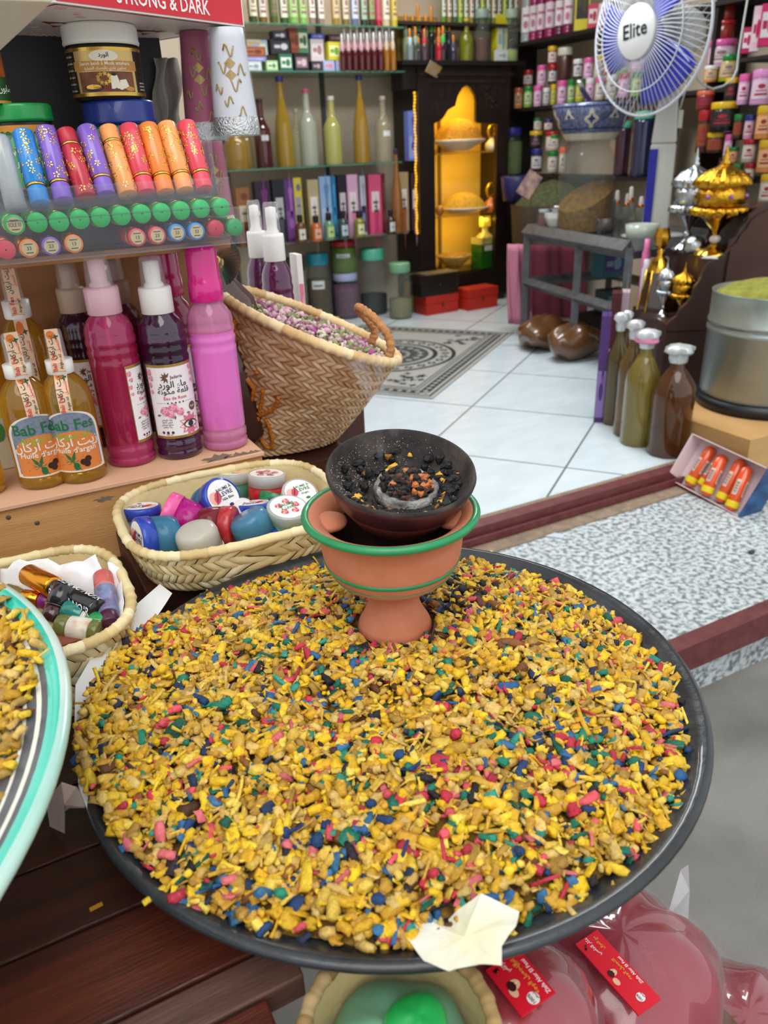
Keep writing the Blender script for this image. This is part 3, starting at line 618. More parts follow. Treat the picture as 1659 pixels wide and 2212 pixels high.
# ---- wooden step with bottles ----
pine = M('dca870', .6, n=('bd8348', 5, 1.8), b=(.2, 60), st=(1, 6, 10)); pch = M('e0b493', .65, n=('cf9f80', 8, 1.5)); pnl = M('b07c50', .6, n=('8a5a34', 3, 1.8), b=(.15, 60), st=(1.5, 3, 8))
t = thing('wooden_step', 'pine step with a peach painted top carrying the sprays and argan oils', 'shelf', (0, 0, TZ))
b = B(); b.box(.025, 1.225, 0, .645, .26, .112); b.part('riser', pine, t, bev=.001)
b = B(); b.box(.025, 1.224, .1125, .65, .268, .006); b.part('painted_top', pch, t, bev=.0008)
for x, y, z in ((405, 1016, 0), (18, 1118, 0), (80, 1130, 0)):
    p = aty(x, y, 1.0948); b = B(); b.sph((p.x, p.y, p.z-TZ), (.0035, .001, .0035), 0, 8); b.part('nail_head', M('5a5048', .5), t)
for (x, y, w) in ((470, 990, .02), (545, 978, .012), (515, 985, .018), (225, 1078, .012), (380, 1020, .008)):
    b = B(); p = aty(x, y, 1.0946); b.blob(lambda u, v, l: (u, p.y, v), p.x, p.z-TZ, [(w*math.cos(a)*(1+.4*math.sin(a*5)), w*.3*math.sin(a)*(1+.4*math.cos(a*7))) for a in np.linspace(0, 6.1, 22)], 0, 0, 1); b.part('worn_patch', M('7f6f62', .8), t)
b = B(); b.box(.03, 1.370, TZ, .66, .018, .42); bp_ = b.solo('back_panel', pnl, 'brown wooden panel behind the argan oil and spray bottles', 'panel')
b = B(); b.sph(aty(10, 594, 1.3605), (.0022, .002, .0022), 0, 8); b.solo('nail', M('3a2a20', .5), 'dark nail head in the panel above the left argan bottle', 'nail')
SZ = TZ+.1188
# ================= LARGE BASKET OF ROSEBUDS =================
Cr = atd(672, 703, 1.40); La, Ra = atd(499, 624, 1.44), atd(849, 782, 1.36); av = (Ra-La)/2; Cr = (Ra+La)/2
bv = (fh*.999-UPV*.03)*.135; bv = bv-av*(bv.dot(av)/av.length_squared)
Cb = atz(607, 958, TZ+.006); a0 = Vector((.112, -.016, 0)); b0 = Vector((.010, .062, 0))
def bsf(u, w):
    a = 2*PI*u; e = w**.85; c = Cb.lerp(Cr, w)+Vector((0, 0, -.006*math.sin(PI*w))); A = a0.lerp(av, e); Bv = b0.lerp(bv, e); p = .92
    ca, sa = math.cos(a), math.sin(a); return c+A*(abs(ca)**p*(1 if ca > 0 else -1))+Bv*(abs(sa)**p*(1 if sa > 0 else -1))
t = thing('rosebud_basket', 'tall tan plaited basket of dried rosebuds leaning beside the rosewater bottles', 'basket', Cb)
I = Matrix.Translation(-Cb)
def addw(b): b.v = [tuple(Vector(p)-Cb) for p in b.v]; return b
b = B(); b.grid(lambda u, v: bsf(u, v).lerp(Cb.lerp(Cr, v), .02), 80, 14, 1, True, None, True); b.add([bsf(i/40, 0) for i in range(40)], [tuple(range(40))[::-1]], 1)
cells(b, bsf, 58, 22, 1.05, .0045, rnd=.06, gap=.0)
cells(b, lambda u, v: (lambda p, c: p.lerp(c, .035))(bsf(-u, .72+.28*v), Cb.lerp(Cr, .72+.28*v)), 52, 6, 1.0, .002, rnd=.05)
addw(b).part('plaited_wall', STB, t)
b = B(); rim_wrap(b, [bsf(i/300, 1.0) for i in range(300)], .0095, 6); addw(b).part('rolled_rim', [M(h, .6, b=(.3, 90)) for h in ('e2c493', 'd6b480', 'cfa874', 'e8d0a4')], t)
rope = M('c98f5c', .75, n=('a8703f', 60, 2.5), b=(1, 260)); 
def rope_handle(pix, D, r):
    P = [atd(x, y, d) for (x, y), d in zip(pix, D)]; Q = []
    for i in range(len(P)-1):
        for k in range(8): Q.append(P[i].lerp(P[i+1], k/8))
    Q.append(P[-1]); Q = [sum((Q[min(max(i+k, 0), len(Q)-1)] for k in range(-3, 4)), Vector())/7 for i in range(len(Q))]
    b = B(); b.tube(Q, [r*(1+.14*math.sin(i*1.9)) for i in range(len(Q))], 8); addw(b).part('rope_handle', rope, t)
rope_handle([(836, 778), (846, 755), (838, 722), (815, 693), (790, 672), (772, 662), (775, 672), (797, 694), (812, 716), (800, 745)], [1.35, 1.34, 1.335, 1.34, 1.35, 1.37, 1.39, 1.40, 1.41, 1.42], .0075)
rope_handle([(455, 500), (470, 530), (481, 572), (490, 618), (508, 655)], [1.42, 1.41, 1.40, 1.41, 1.43], .0065)
# rosebuds
pk = [M(h, .7) for h in ('b8569a', 'cfa0b4', 'd9c4bc', '94487c', '9a9c6c', '76804f')]
b = B(); nb = 0
while nb < 640:
    x, y = rng.uniform(-1, 1, 2)
    if x*x+y*y > .95: continue
    w = .95; c = Cb.lerp(Cr, w); p = c+a0.lerp(av, w**.85)*.93*x+b0.lerp(bv, w**.85)*.93*y+Vector((0, 0, rng.uniform(-.004, .008)+.006*(1-x*x-y*y)))
    e = Euler(tuple(rng.uniform(-1.3, 1.3, 3))).to_matrix().to_4x4(); s = rng.uniform(.0045, .0085)*1.1; m = int(rng.choice([0, 1, 1, 2, 2, 3, 4, 5]))
    X = Matrix.Translation(p) @ e
    b.sph((0, 0, 0), (s*.62, s*.62, s), m, 6, X, lambda a, t_: 1+.22*math.sin(3*t_+a))
    for k in range(3):
        a = k*2.1; b.add([(0, 0, -s), (s*.5*math.cos(a), s*.5*math.sin(a), -s*.5), (s*.75*math.cos(a+.3), s*.75*math.sin(a+.3), s*.9), (s*.5*math.cos(a+.7), s*.5*math.sin(a+.7), -s*.4)], [(0, 1, 2, 3)], 4+(nb % 2), False, X)
    if nb % 3 == 0: b.tube([X @ Vector((0, 0, -s)), X @ Vector((s*.4, 0, -s*2.6))], .0006, 4, 4)
    nb += 1
b.solo('dried_rosebuds', pk, 'heap of dried pink rosebuds and green leaves inside the tall basket', 'rosebuds', kind='stuff')
b = B(); b.grid(lambda u, v: (lambda w: Cb.lerp(Cr, w)+(a0.lerp(av, w)*math.cos(2*PI*u)+b0.lerp(bv, w)*math.sin(2*PI*u))*.93*max(v, .001))(.93), 40, 6, 0, True, None, True)
ob = b.part('bud_bed', M('7f5a58', .9, n=('9a8a60', 90, 2.5), b=(1, 150)), bpy.data.objects['dried_rosebuds']); ob['kind'] = 'stuff'
# orange wool marks stitched on the basket
SP = [(bsf(u, w), u, w) for u in np.linspace(.5, 1.0, 110) for w in np.linspace(0, 1, 70)]; SPX = np.array([pxy(p[0]) for p in SP])
def onb(x, y):
    i = int(np.argmin((SPX[:, 0]-x)**2+(SPX[:, 1]-y)**2)); p = SP[i][0]; return atd(x, y, dep(p)-.007)
wool = M('e08a1c', .9, n=('c46a10', 90, 2), b=(1, 300))
for pix in ([(516, 798), (520, 812), (534, 822), (548, 840), (545, 862), (540, 880), (552, 892), (562, 895)], [(552, 806), (557, 803)], [(568, 842), (566, 862), (562, 880), (560, 897)], [(602, 857), (598, 872), (590, 885), (574, 892), (560, 898)], [(556, 900), (560, 925), (564, 950), (574, 966), (586, 968), (588, 950), (582, 925), (574, 905)], [(506, 690), (508, 735), (510, 770)], [(515, 798), (513, 815)]):
    P = [onb(*p) for p in pix]; Q = [P[i].lerp(P[i+1], k/5) for i in range(len(P)-1) for k in range(5)]+[P[-1]]
    b = B(); b.tube(Q, [.0036*(1+.18*math.sin(i*2.3)) for i in range(len(Q))], 8); addw(b).part('wool_stitch', wool, t)
# brown wrapped box behind
b = B(); b.box(.603, 1.62, FZ-.05+.05, .205, .33, .90-FZ); b.solo('brown_wrapped_box', M('4a2622', .28, coat=.6, b=(.8, 14)), 'tall box in shiny dark brown plastic behind the rosebud basket', 'box', bev=.006)
# ================= ROSEWATER SPRAYS AND ARGAN OIL =================
def face(p, off=0): return math.atan2(-p[0], p[1])+off
def pl(rgb, r=.12, tr=.5, al=1): return M(rgb, r, tr=tr, coat=.6, ior=1.33, al=al)
wht = M('eceae6', .35); clr = M('f6f4f6', .05, al=.16, coat=1)
RW = [(.001, .002), (.80, .0), (.94, .006), (1, .022), (.985, .040), (.93, .050), (.985, .060), (1, .075), (.985, .092), (.93, .102), (.97, .115), (.975, .3), (.985, .50), (1, .52), (.95, .535), (1, .553), (1, .570), (.95, .583), (1, .600), (1, .617), (.95, .630), (.97, .648), (.93, .675), (.80, .705), (.62, .728), (.60, .745)]
def radf(pr, Rb, H):
    zs = [z*H for r, z in pr]; rs = [r*Rb for r, z in pr]; return lambda z: float(np.interp(z, zs, rs))
def rose_label(mp, w, z0, z1, o, back=False):
    b = B(); h = z1-z0; G, Wt, P1, P2, K, PK, LF, BR = range(8)
    b.rect(mp, -w, z0, w, z1, .0003, Wt, 14)
    for q in (z0, z1-.035*h): b.rect(mp, -w, q, w, q+.035*h, .0005, G, 14)
    b.rect(mp, -w, z0, -w*.965, z1, .0005, G, 2)
    for x, z, r in ((-.86, .90, .11), (-.80, .82, .09), (-.88, .73, .09), (-.84, .64, .07), (.85, .92, .11), (.88, .83, .09), (.84, .74, .07)): b.rose(mp, x*w, z0+z*h, r*w*1.15, .0006, P1, P2)
    for k in range(7): b.blob(mp, -.22*w, z0+.83*h, [(0, 0), (.07*w, .05*w), (.22*w, .02*w), (.08*w, -.04*w)], .0006+k*1e-5, BR, 1, rot=R(50+k*38))
    b.text(mp, 'Jaderia', .16*w, z0+.815*h, .030*h*2, .0007, BR)
    b.text(mp, 'ماء الورد', 0, z0+.70*h, .115*h, .0007, K, wmax=.9*w*1.3/1); b.text(mp, 'قلعة مكونة', 0, z0+.615*h, .10*h, .0007, K, wmax=1.2*w)
    b.text(mp, 'Eau de Rose', .02*w, z0+.535*h, .062*h, .0007, PK)
    for k in range(5): b.blob(mp, (k-2)*.14*w, z0+.49*h, star(.05*w, 5), .0007, K, 1)
    b.rect(mp, -.72*w, z0+.489*h, -.36*w, z0+.492*h, .0007, K, 4); b.rect(mp, .36*w, z0+.489*h, .72*w, z0+.492*h, .0007, K, 4)
    for x, z, r in ((-.42, .38, .19), (-.12, .42, .18), (.12, .36, .15), (-.22, .33, .14)): b.rose(mp, x*w, z0+z*h, r*w, .0007, P1, P2)
    for x, a in ((-.6, 3.4), (.34, -.2), (-.1, -1.6)): b.blob(mp, x*w, z0+.33*h, [(0, 0), (.1*w, .05*w), (.2*w, 0), (.1*w, -.05*w)], .0006, LF, 1, rot=a)
    b.blob(mp, .66*w, z0+.40*h, circ(.17*w, 16), .0008, BR, 1); b.text(mp, 'مكونة', .66*w, z0+.39*h, .04*h, .0009, Wt)
    for k, s_ in enumerate(('ورد طبيعي', 'بدون كحول', 'منتج طبيعي', 'ماء مقطر')): b.text(mp, s_, -.42*w, z0+(.255-.034*k)*h, .034*h, .0007, K)
    b.blob(mp, .45*w, z0+.17*h, star(.46*w, 11, .68), .0007, P1, 1); e = lambda q, y=1: [(q*w*math.cos(a), q*w*.55*y*math.sin(a)) for a in np.linspace(0, 2*PI, 17)[:-1]]
    b.blob(mp, .46*w, z0+.175*h, e(.30), .0009, BR, 1); b.blob(mp, .46*w, z0+.17*h, e(.24, .85), .0010, Wt, 1); b.blob(mp, .46*w, z0+.172*h, circ(.12*w, 12), .0011, K, 1)
    for k in range(3): b.blob(mp, (-.62+k*.18)*w, z0+.085*h, circ(.055*w, 8), .0007, K, 1)
    b.text(mp, '300 ml', -.4*w, z0+.045*h, .032*h, .0007, PK)
    return b.part('label', [M('b8964a', .3, met=.7), M('efe9ea', .45), M('d8708c', .5), M('efb4c2', .5), M('2b2a33', .5), M('d0406a', .5), M('49724c', .5), M('6a4a34', .5)], o)
def rosewater(px_, py_, yt, wpx, body, cap, label, lab=None, liquid=None, rz=0, group=None, base=None, bodymat=None):
    p = base or atz(px_, py_, SZ); H = topz(p, yt)-p.z; Rb = wpx/2*mpp(p+Vector((0, 0, H*.4)))
    o = thing('rosewater_bottle', label, 'bottle', p, face(p, rz), group)
    b = B(); ms = [bodymat or pl(body), liquid or pl(body)]
    b.lathe([(r*Rb, z*H) for r, z in RW], 40, m=[0]*10+[1]*8+[0]*(len(RW)-19), cap=False); b.part('bottle_body', ms, o)
    if cap == 'pink' or cap == 'pinkdark':
        c = M('e21c8c' if cap == 'pink' else 'bc2068', .22, coat=.6, tr=.1)
        b = B(); b.lathe([(.70*Rb, .742*H), (.72*Rb, .745*H), (.71*Rb, .80*H), (.70*Rb, .835*H), (.66*Rb, .84*H), (.655*Rb, .90*H), (.64*Rb, .97*H), (.58*Rb, .992*H), (.45*Rb, 1.0*H), (.001, 1.0*H)], 36, cap=False); b.part('cap', c, o)
    else:
        cc = {'white': wht, 'clearpink': M('f0c4d0', .2, al=.8, coat=.5), 'beige': M('cdb49c', .4, al=.9), 'dim': M('b08a7a', .35, al=.7)}[cap]
        b = B(); b.lathe([(.66*Rb, .735*H), (.68*Rb, .738*H), (.68*Rb, .845*H), (.65*Rb, .858*H), (.001, .858*H)], 48, fn=lambda a, i, r: r*(1+(.018*math.sin(a*24) if 1 <= i <= 2 else 0)), cap=False); b.part('collar', cc, o)
        b = B(); b.lathe([(.42*Rb, .856*H), (.40*Rb, .87*H), (.32*Rb, .88*H), (.33*Rb, .91*H), (.34*Rb, .93*H), (.33*Rb, .975*H), (.001, .98*H)], 24, cap=False); sp = b.part('spray_head', cc, o)
        b = B(); b.box(0, -.33*Rb, .93*H, .16*Rb, .14*Rb, .02*H); b.part('nozzle', cc, sp)
        b = B(); b.lathe([(.53*Rb, .858*H), (.50*Rb, .92*H), (.46*Rb, .985*H), (.40*Rb, 1.0*H), (.001, 1.0*H)], 28, cap=False); b.part('overcap', clr, o)
    b = B(); b.tube([(.1*Rb*math.sin(k*.5+rz), .1*Rb*math.cos(k*.4)-.97*Rb*0, z*H) for k, z in enumerate(np.linspace(.74, .05, 10))], .0022, 6); b.part('dip_tube', M('e7a8c8', .3), o)
    if lab: rose_label(cyl(.985*Rb), lab[2]*Rb, lab[0]*H, lab[1]*H, o)
    return o
rosewater(489, 960, 527, 98, 'e084b8', 'pink', 'bright pink rosewater bottle with smooth pink cap at the right end of the step', bodymat=M('e894c0', .1, tr=.5, coat=.7, al=.93, ior=1.2), liquid=M('ff8ae4', .15, tr=.35, coat=.7, ior=1.2))
rosewater(391, 978, 552, 98, '3c1238', 'white', 'dark purple rosewater spray with white head and rose label', (.12, .50, 1.18), bodymat=M('3a1038', .1, tr=.2, coat=.9), rz=.12)
rosewater(288, 993, 548, 104, 'c02a5c', 'clearpink', 'crimson pink rosewater spray with clear pink head, label turned away', (.12, .50, .9), rz=1.25, bodymat=M('dc4a84', .08, tr=.55, coat=.8, al=.92, ior=1.2))
def rearp(x, y, Y): return aty(x, y, Y)
def onstep(x, Y): p = aty(x, 900, Y); return Vector((p.x, Y, SZ))
rosewater(0, 0, 560, 84, '3a1430', 'beige', 'dim purple spray with beige head standing behind the crimson spray', (.12, .50, 1.1), base=onstep(208, 1.285), bodymat=M('3a1430', .15, tr=.2, coat=.6), rz=.1)
rosewater(0, 0, 545, 84, '7a2a3c', 'dim', 'dull red spray bottle standing behind between the crimson and purple ones', None, base=onstep(300, 1.315), bodymat=M('6a2434', .2, tr=.2, al=.9))
rosewater(0, 0, 524, 92, '9c2a4a', 'pinkdark', 'raspberry capped rosewater bottle behind the purple spray', (.12, .50, 1.2), base=onstep(404, 1.255), bodymat=M('a02c50', .15, tr=.25, coat=.6, al=.92), rz=-.25)
# argan oil
AG = [(.001, 0), (.86, 0), (.97, .012), (1, .03), (1, .52), (.98, .57), (.90, .62), (.72, .665), (.52, .70), (.42, .715), (.40, .74)]
def strip(o, Rb, H, pr, z0, z1, w=.009):
    zs = [z*H for r, z in pr]+[.741*H, .742*H, .80*H, .805*H, .97*H, 1.0*H]; rs = [r*Rb for r, z in pr]+[.42*Rb, .55*Rb, .55*Rb, .36*Rb, .33*Rb, .33*Rb]
    mp = lambda u, v, l: (u, -(max(float(np.interp(v, zs, rs)), .01)+.0012+l), v); b = B()
    b.rect(mp, -w, z0*H, w, z1*H, 0, 0, 4, None, 40)
    n = 2 if z1-z0 < .75 else 3; L = (z1-z0)*H/n
    for k in range(n):
        zc = z0*H+L*(k+.5)
        b.blob(mp, -w*.25, zc+L*.36, circ(w*.62, 12, L*.10), .0006, 1, 1); 
        for j in range(4): b.blob(mp, w*.5, zc+L*.30, [(0, 0), (w*.2, w*.15), (w*.5, 0), (w*.2, -w*.15)], .0007, 2, 1, rot=j*1.4+.5)
        b.text(mp, 'Bab Fes', -w*.15, zc-L*.30, w*.95, .0006, 3, rot=PI/2, wmax=None); b.text(mp, 'Argan oil', w*.75, zc-L*.30, w*.62, .0006, 2, rot=PI/2)
        b.text(mp, 'زيت أركان', -w*.1, zc+L*.08, w*1.05, .0006, 2, rot=PI/2); b.text(mp, 'للتجميل', w*.75, zc+L*.08, w*.6, .0006, 3, rot=PI/2)
    b.part('seal_strip', [M('e9c3a4', .5), M('d9752c', .5), M('1f4a34', .5), M('d0403c', .5)], o)
def argan_label(Rb, H, o, z0, z1):
    mp = cyl(Rb); b = B(); h = z1-z0; w = Rb*1.25; zb = lambda q: z0+q*h
    arch = [(-w, 0), (w, 0)]+[(w*math.cos(a), h*.66+h*.34*math.sin(a)) for a in np.linspace(0, PI, 18)]
    b.blob(mp, 0, z0, arch, .0004, 0, 6)
    b.blob(mp, 0, zb(.06), [(x*.86, y*.92) for x, y in arch], .0006, 1, 6)
    b.blob(mp, 0, zb(.03), [(-w*.8, 0), (w*.8, 0)]+[(w*.8*math.cos(a), h*.40+h*.25*math.sin(a)) for a in np.linspace(0, PI, 16)], .0008, 2, 6)
    b.text(mp, 'Bab Fes', 0, zb(.70), h*.24, .0010, 3, wmax=w*1.6); b.text(mp, 'Argan oil', 0, zb(.56), h*.15, .0010, 4)
    b.text(mp, 'زيت أركان', 0, zb(.44), h*.20, .0010, 0); b.text(mp, "Huile d'argan", 0, zb(.33), h*.125, .0010, 0)
    for k, a in enumerate((2.6, 2.1, .4, -.3, 3.4, 1.2, -1.0)): b.blob(mp, -w*.15, zb(.18), [(0, 0), (w*.14, w*.06), (w*.42, w*.02), (w*.16, -w*.05)], .0011+k*1e-5, 3, 1, rot=a)
    for x, z in ((.18, .16), (.34, .20), (.28, .12)): b.blob(mp, w*x, zb(z), circ(w*.11, 10), .0013, 5, 1)
    b.blob(mp, -w*.05, zb(.10), circ(w*.10, 10, w*.14), .0013, 3, 1)
    b.part('label', [M('e6dfd4', .5), M('5f6f86', .5, n=('8a90a0', 200, 2)), M('d9803c', .5), M('1f6a3c', .5), M('8fae3a', .5), M('3a1f1a', .4)], o)
def argan(x, y, yt, wpx, label, base=None, rz=0, lab=True, strp=(.50, 1.0)):
    p = base or atz(x, y, SZ); H = topz(p, yt)-p.z; Rb = wpx/2*mpp(p+Vector((0, 0, H*.3))); o = thing('argan_oil_bottle', label, 'bottle', p, face(p, rz))
    b = B(); oil = M('eab83c', .06, tr=.8, coat=.8, ior=1.2); b.lathe([(r*Rb, z*H) for r, z in AG], 40, cap=False); b.part('bottle_body', [oil], o)
    b = B(); b.lathe([(.50*Rb, .715*H), (.53*Rb, .72*H), (.53*Rb, .80*H), (.001, .80*H)], 48, fn=lambda a, i, r: r*(1+(.02*math.sin(a*22) if i in (1, 2) else 0)), cap=False); b.part('collar', wht, o)
    b = B(); b.lathe([(.24*Rb, .80*H), (.22*Rb, .86*H), (.24*Rb, .95*H), (.001, .955*H)], 20, cap=False); b.part('spray_head', wht, o)
    b = B(); b.lathe([(.38*Rb, .80*H), (.34*Rb, .97*H), (.30*Rb, .985*H), (.001, .985*H)], 24, cap=False); b.part('overcap', clr, o)
    b = B(); b.tube([(.1*Rb*math.sin(k), .1*Rb, z*H) for k, z in enumerate(np.linspace(.72, .04, 8))], .0018, 6); b.part('dip_tube', M('efe0b0', .3), o)
    if lab: argan_label(Rb, H, o, .09*H, .50*H)
    if strp: strip(o, Rb, H, AG, strp[0], strp[1], .0085)
    return o
argan(98, 1040, 715, 104, 'front argan oil bottle on the left, its seal strip nearly vertical', rz=.15)
argan(182, 1028, 707, 102, 'front argan oil bottle on the right, touching the crimson spray', rz=-.12)
argan(0, 0, 555, 100, 'tall argan oil bottle standing behind the two front ones', base=onstep(92, 1.275), strp=(.42, 1.02), lab=False)
argan(0, 0, 640, 96, 'argan oil bottle behind at the far left edge', base=onstep(2, 1.30), strp=None, lab=False)
argan(-36, 1062, 715, 100, 'argan oil bottle cut off by the left edge of the view', rz=-.5)
o = atz(28, 1022, SZ); t = thing('clover_packet', 'pale packet with a green clover between argan oil bottles', 'packet', o+Vector((0, .03, 0)), face(o))
b = B(); b.box(0, 0, 0, .055, .014, .095); b.part('packet', M('dfe0c8', .5), t, bev=.002)
b = B(); mp = flat(-.0075)
for k in range(4): b.blob(mp, .012+.004*math.cos(k*PI/2+.7), .022+.004*math.sin(k*PI/2+.7), circ(.0038, 10), .0004, 0, 1)
b.blob(mp, -.006, .060, circ(.010, 12, .016), .0003, 0, 1); b.part('clover_print', M('4f9a58', .5), t)
b = B(); b.box(0, 0, .08, .056, .015, .012); b.part('yellow_band', M('d8c83a', .5), t)
# white tube with a scale pattern behind, between argan and dark spray
p = onstep(140, 1.31); t = thing('cream_tube', 'pale tube with brown scale pattern behind the argan oil bottles', 'tube', p, face(p))
b = B(); b.lathe([(.019, 0), (.019, .012), (.017, .016), (.019, .02), (.020, .13), (.020, .15)], 24, fn=lambda a, i, r: r*(1 if i < 4 else (1-.5*abs(math.sin(a)) if i == 5 else 1))); b.part('tube_body', M('c9d0d0', .4), t)
b = B(); mp = cyl(.0195)
for i in range(5):
    for j in range(7): b.blob(mp, (i-2)*.0045+(j % 2)*.002, .03+j*.006, circ(.002, 6), .0006, 0, 1)
b.part('scale_print', M('b07a4c', .5), t)
# ================= LIPSTICK DISPLAY, JARS, CARTON =================
SHZ = 1.275
b = B(); b.box(.03, 1.245, SHZ, .66, .15, .012); b.solo('display_shelf', pnl, 'brown wooden shelf carrying the clear lipstick boxes above the sprays', 'shelf', bev=.001)
plas = M('b4b4c0', .05, al=.07, coat=1)
def tray_box(nm, x0, x1, y0, y1, z0, z1, label):
    b = B(); cx, cy = (x0+x1)/2, (y0+y1)/2; w = .0014
    b.box(cx, cy, z0, x1-x0, y1-y0, w); b.box(cx, y0, z0, x1-x0, w, z1-z0); b.box(cx, y1, z0, x1-x0, w, z1-z0); b.box(x0, cy, z0, w, y1-y0, z1-z0); b.box(x1, cy, z0, w, y1-y0, z1-z0)
    b.box(cx, y0, z1-.001, x1-x0+.004, .004, .002); b.box(cx, y0, z0, x1-x0+.004, .004, .002)
    b.v = [(p[0]-cx, p[1]-cy, p[2]-z0) for p in b.v]
    return b.solo(nm, plas, label, 'box', loc=(cx, cy, z0))
Y3 = 1.10
tray_box('clear_box', -.20, .361, Y3, 1.235, 1.287, 1.334, 'lowest clear plastic box, showing lipstick ends with gold stickers')
tray_box('clear_box', -.20, .347, Y3+.005, 1.20, 1.3355, 1.372, 'middle clear plastic box with a row of green lipstick ends')
gld = M('c9a24a', .25, met=.9); gld2 = M('e8c060', .2, met=1)
PAL = dict(blue='2a8ad8', purple='8460c8', red='c0283c', orange='f0863a', pinkred='e0485c', peach='f0a05c', green='12c060', dgreen='0f9a50')
def lipstick(p, d, r, L, col, label, inv=False, sticker=None, flowers=True, group=None, ends='f'):
    """p base point, d unit axis"""
    q = d.to_track_quat('Z', 'Y'); o = thing('lipstick', label, 'lipstick', p, rot=q.to_euler(), group=group)
    c = M(PAL[col], .25, coat=.5); c2 = M(PAL[col], .35)
    zb = (.0, .22) if not inv else (.78, 1.0); zc = (.25, 1.0) if not inv else (0, .75); zr_ = (.22, .25) if not inv else (.75, .78)
    b = B(); b.lathe([(.001, zb[0]*L), (r*.90, zb[0]*L), (r*.93, zb[0]*L+.001), (r*.93, zb[1]*L-.001), (r*.9, zb[1]*L), (.001, zb[1]*L)], 24, cap=False); b.part('base', c2, o)
    b = B(); b.lathe([(r*.95, zr_[0]*L), (r*1.0, zr_[0]*L+.0003), (r*1.0, zr_[1]*L), (r*.95, zr_[1]*L)], 24, cap=False); b.part('gold_band', gld2, o)
    b = B(); b.lathe([(.001, zc[0]*L), (r*.92, zc[0]*L), (r, zc[0]*L+.0015), (r, zc[1]*L-.0015), (r*.92, zc[1]*L), (.001, zc[1]*L)], 24, cap=False); cp = b.part('cap', c, o)
    if flowers:
        b = B(); g = random.Random(sum(map(ord, label)))
        for k in range(34):
            an = g.random()*2*PI; z = (zc[0]+.05+(zc[1]-zc[0]-.1)*((k*.618) % 1))*L; mp = cyl(r)
            for j in range(5): b.blob(mp, an*r+.0018*math.cos(j*1.26+k), z+.0018*math.sin(j*1.26+k), [(0, -.0006), (.0016, -.0009), (.0026, 0), (.0016, .0009)], .0003, 0, 1, rot=j*1.26+k)
            P = [Vector(mp(an*r+.0022*math.sin(t*2.2+k), z+.006*(t-.5), .0003)) for t in np.linspace(0, 1, 6)]; b.tube(P, .0004, 4)
        b.part('gold_flowers', gld2, cp)
    if sticker:
        b = B(); mp = topm(0); b.blob(lambda u, v, l: (u, -v, -l), 0, 0, circ(r*.72, 20), .0004, 0, 1)
        mm = lambda u, v, l: (-u, v, -l)
        b.text(mm, sticker, 0, -r*.15, r*.5, .0007, 1, wmax=r*(1.15 if len(sticker) > 3 else .6)); b.blob(mm, 0, r*.42, [(r*.4*x, r*.05*y) for x, y in ((-1, -1), (1, -1), (1, 1), (-1, 1))], .0007, 1, 1); b.blob(mm, 0, -r*.42, [(r*.35*x, r*.05*y) for x, y in ((-1, -1), (1, -1), (1, 1), (-1, 1))], .0007, 1, 1)
        b.part('sticker', [M('c9b98a', .35, met=.3), M('4a4030', .5)], o)
    return o
yd = Vector((0, 1, 0)).normalized()
def ends_row(spec, Y, z_shift=0, L=.085, r=.0128):
    for (x, y, col, st, lab) in spec:
        p = aty(x, y, Y); lipstick(p, yd, r, L, col, lab, sticker=st, flowers=False)
ORD = ['leftmost', 'second', 'third', 'fourth', 'fifth', 'sixth', 'seventh', 'eighth', 'ninth', 'tenth', 'rightmost']
gx = [(32, 486), (81, 481), (128, 479), (173, 474), (218, 470), (263, 466), (307, 462), (350, 459), (392, 455), (435, 451), (479, 448)]
ends_row([(x, y, 'green', 'SOLE 33' if i == 0 else None, (f'{ORD[i]} green lipstick end in the middle clear box' if i in (0, 10) else f'{ORD[i]} green lipstick end from the left in the middle clear box')+(', with a gold 33 sticker' if i == 0 else '')) for i, (x, y) in enumerate(gx)], Y3+.009)
ends_row([(13, 540, 'pinkred', None, 'plain pink red lipstick end at the left of the lowest clear box'), (63, 537, 'orange', '33', 'orange ringed lipstick end in the lowest box, next to the purple one'), (111, 532, 'purple', '23', 'purple ringed lipstick end with gold sticker in the lowest box'), (160, 527, 'orange', '13', 'orange ringed lipstick end right of the purple one in the lowest box'),
  (297, 513, 'pinkred', '13', 'pink ringed lipstick end with gold sticker just right of the gap'), (340, 509, 'pinkred', '23', 'pink ringed lipstick end beside the first blue one'), (383, 503, 'blue', '33', 'blue ringed lipstick end beside the pink ones in the lowest box'), (425, 500, 'blue', '33', 'blue ringed lipstick end beside the plain red one'), (467, 494, 'red', None, 'plain red lipstick end near the right of the lowest box'), (508, 491, 'dgreen', None, 'green lipstick end at the right corner of the lowest box')], Y3+.006, r=.0122)
tops = [(49, 287, 88, 442, 'blue', 0, 'blue lipstick with silver gold flowers at the left of the top display'), (98, 280, 138, 435, 'purple', 0, 'purple lipstick between the blue one and the dark red one'), (142, 285, 187, 427, 'red', 1, 'dark red lipstick standing upside down between the purple ones'), (187, 278, 230, 422, 'purple', 0, 'purple lipstick between the dark red and the short orange capped one'), (233, 278, 277, 422, 'peach', 1, 'orange lipstick standing upside down in the middle of the display'), (277, 275, 317, 418, 'pinkred', 0, 'coral red lipstick right of the upside down orange one'), (319, 273, 358, 417, 'orange', 0, 'deep orange lipstick between coral red and pale orange ones'), (359, 270, 400, 413, 'peach', 0, 'pale orange lipstick second from the right in the display'), (402, 268, 442, 410, 'pinkred', 0, 'coral red lipstick at the right end of the display')]
for (x0, y0, x1, y1, col, inv, lab) in tops:
    q = aty(x0, y0, Y3+.075); p = aty(x1, y1, Y3+.025); d = (q-p); lipstick(p, d.normalized(), .0128, d.length, col, lab, bool(inv))
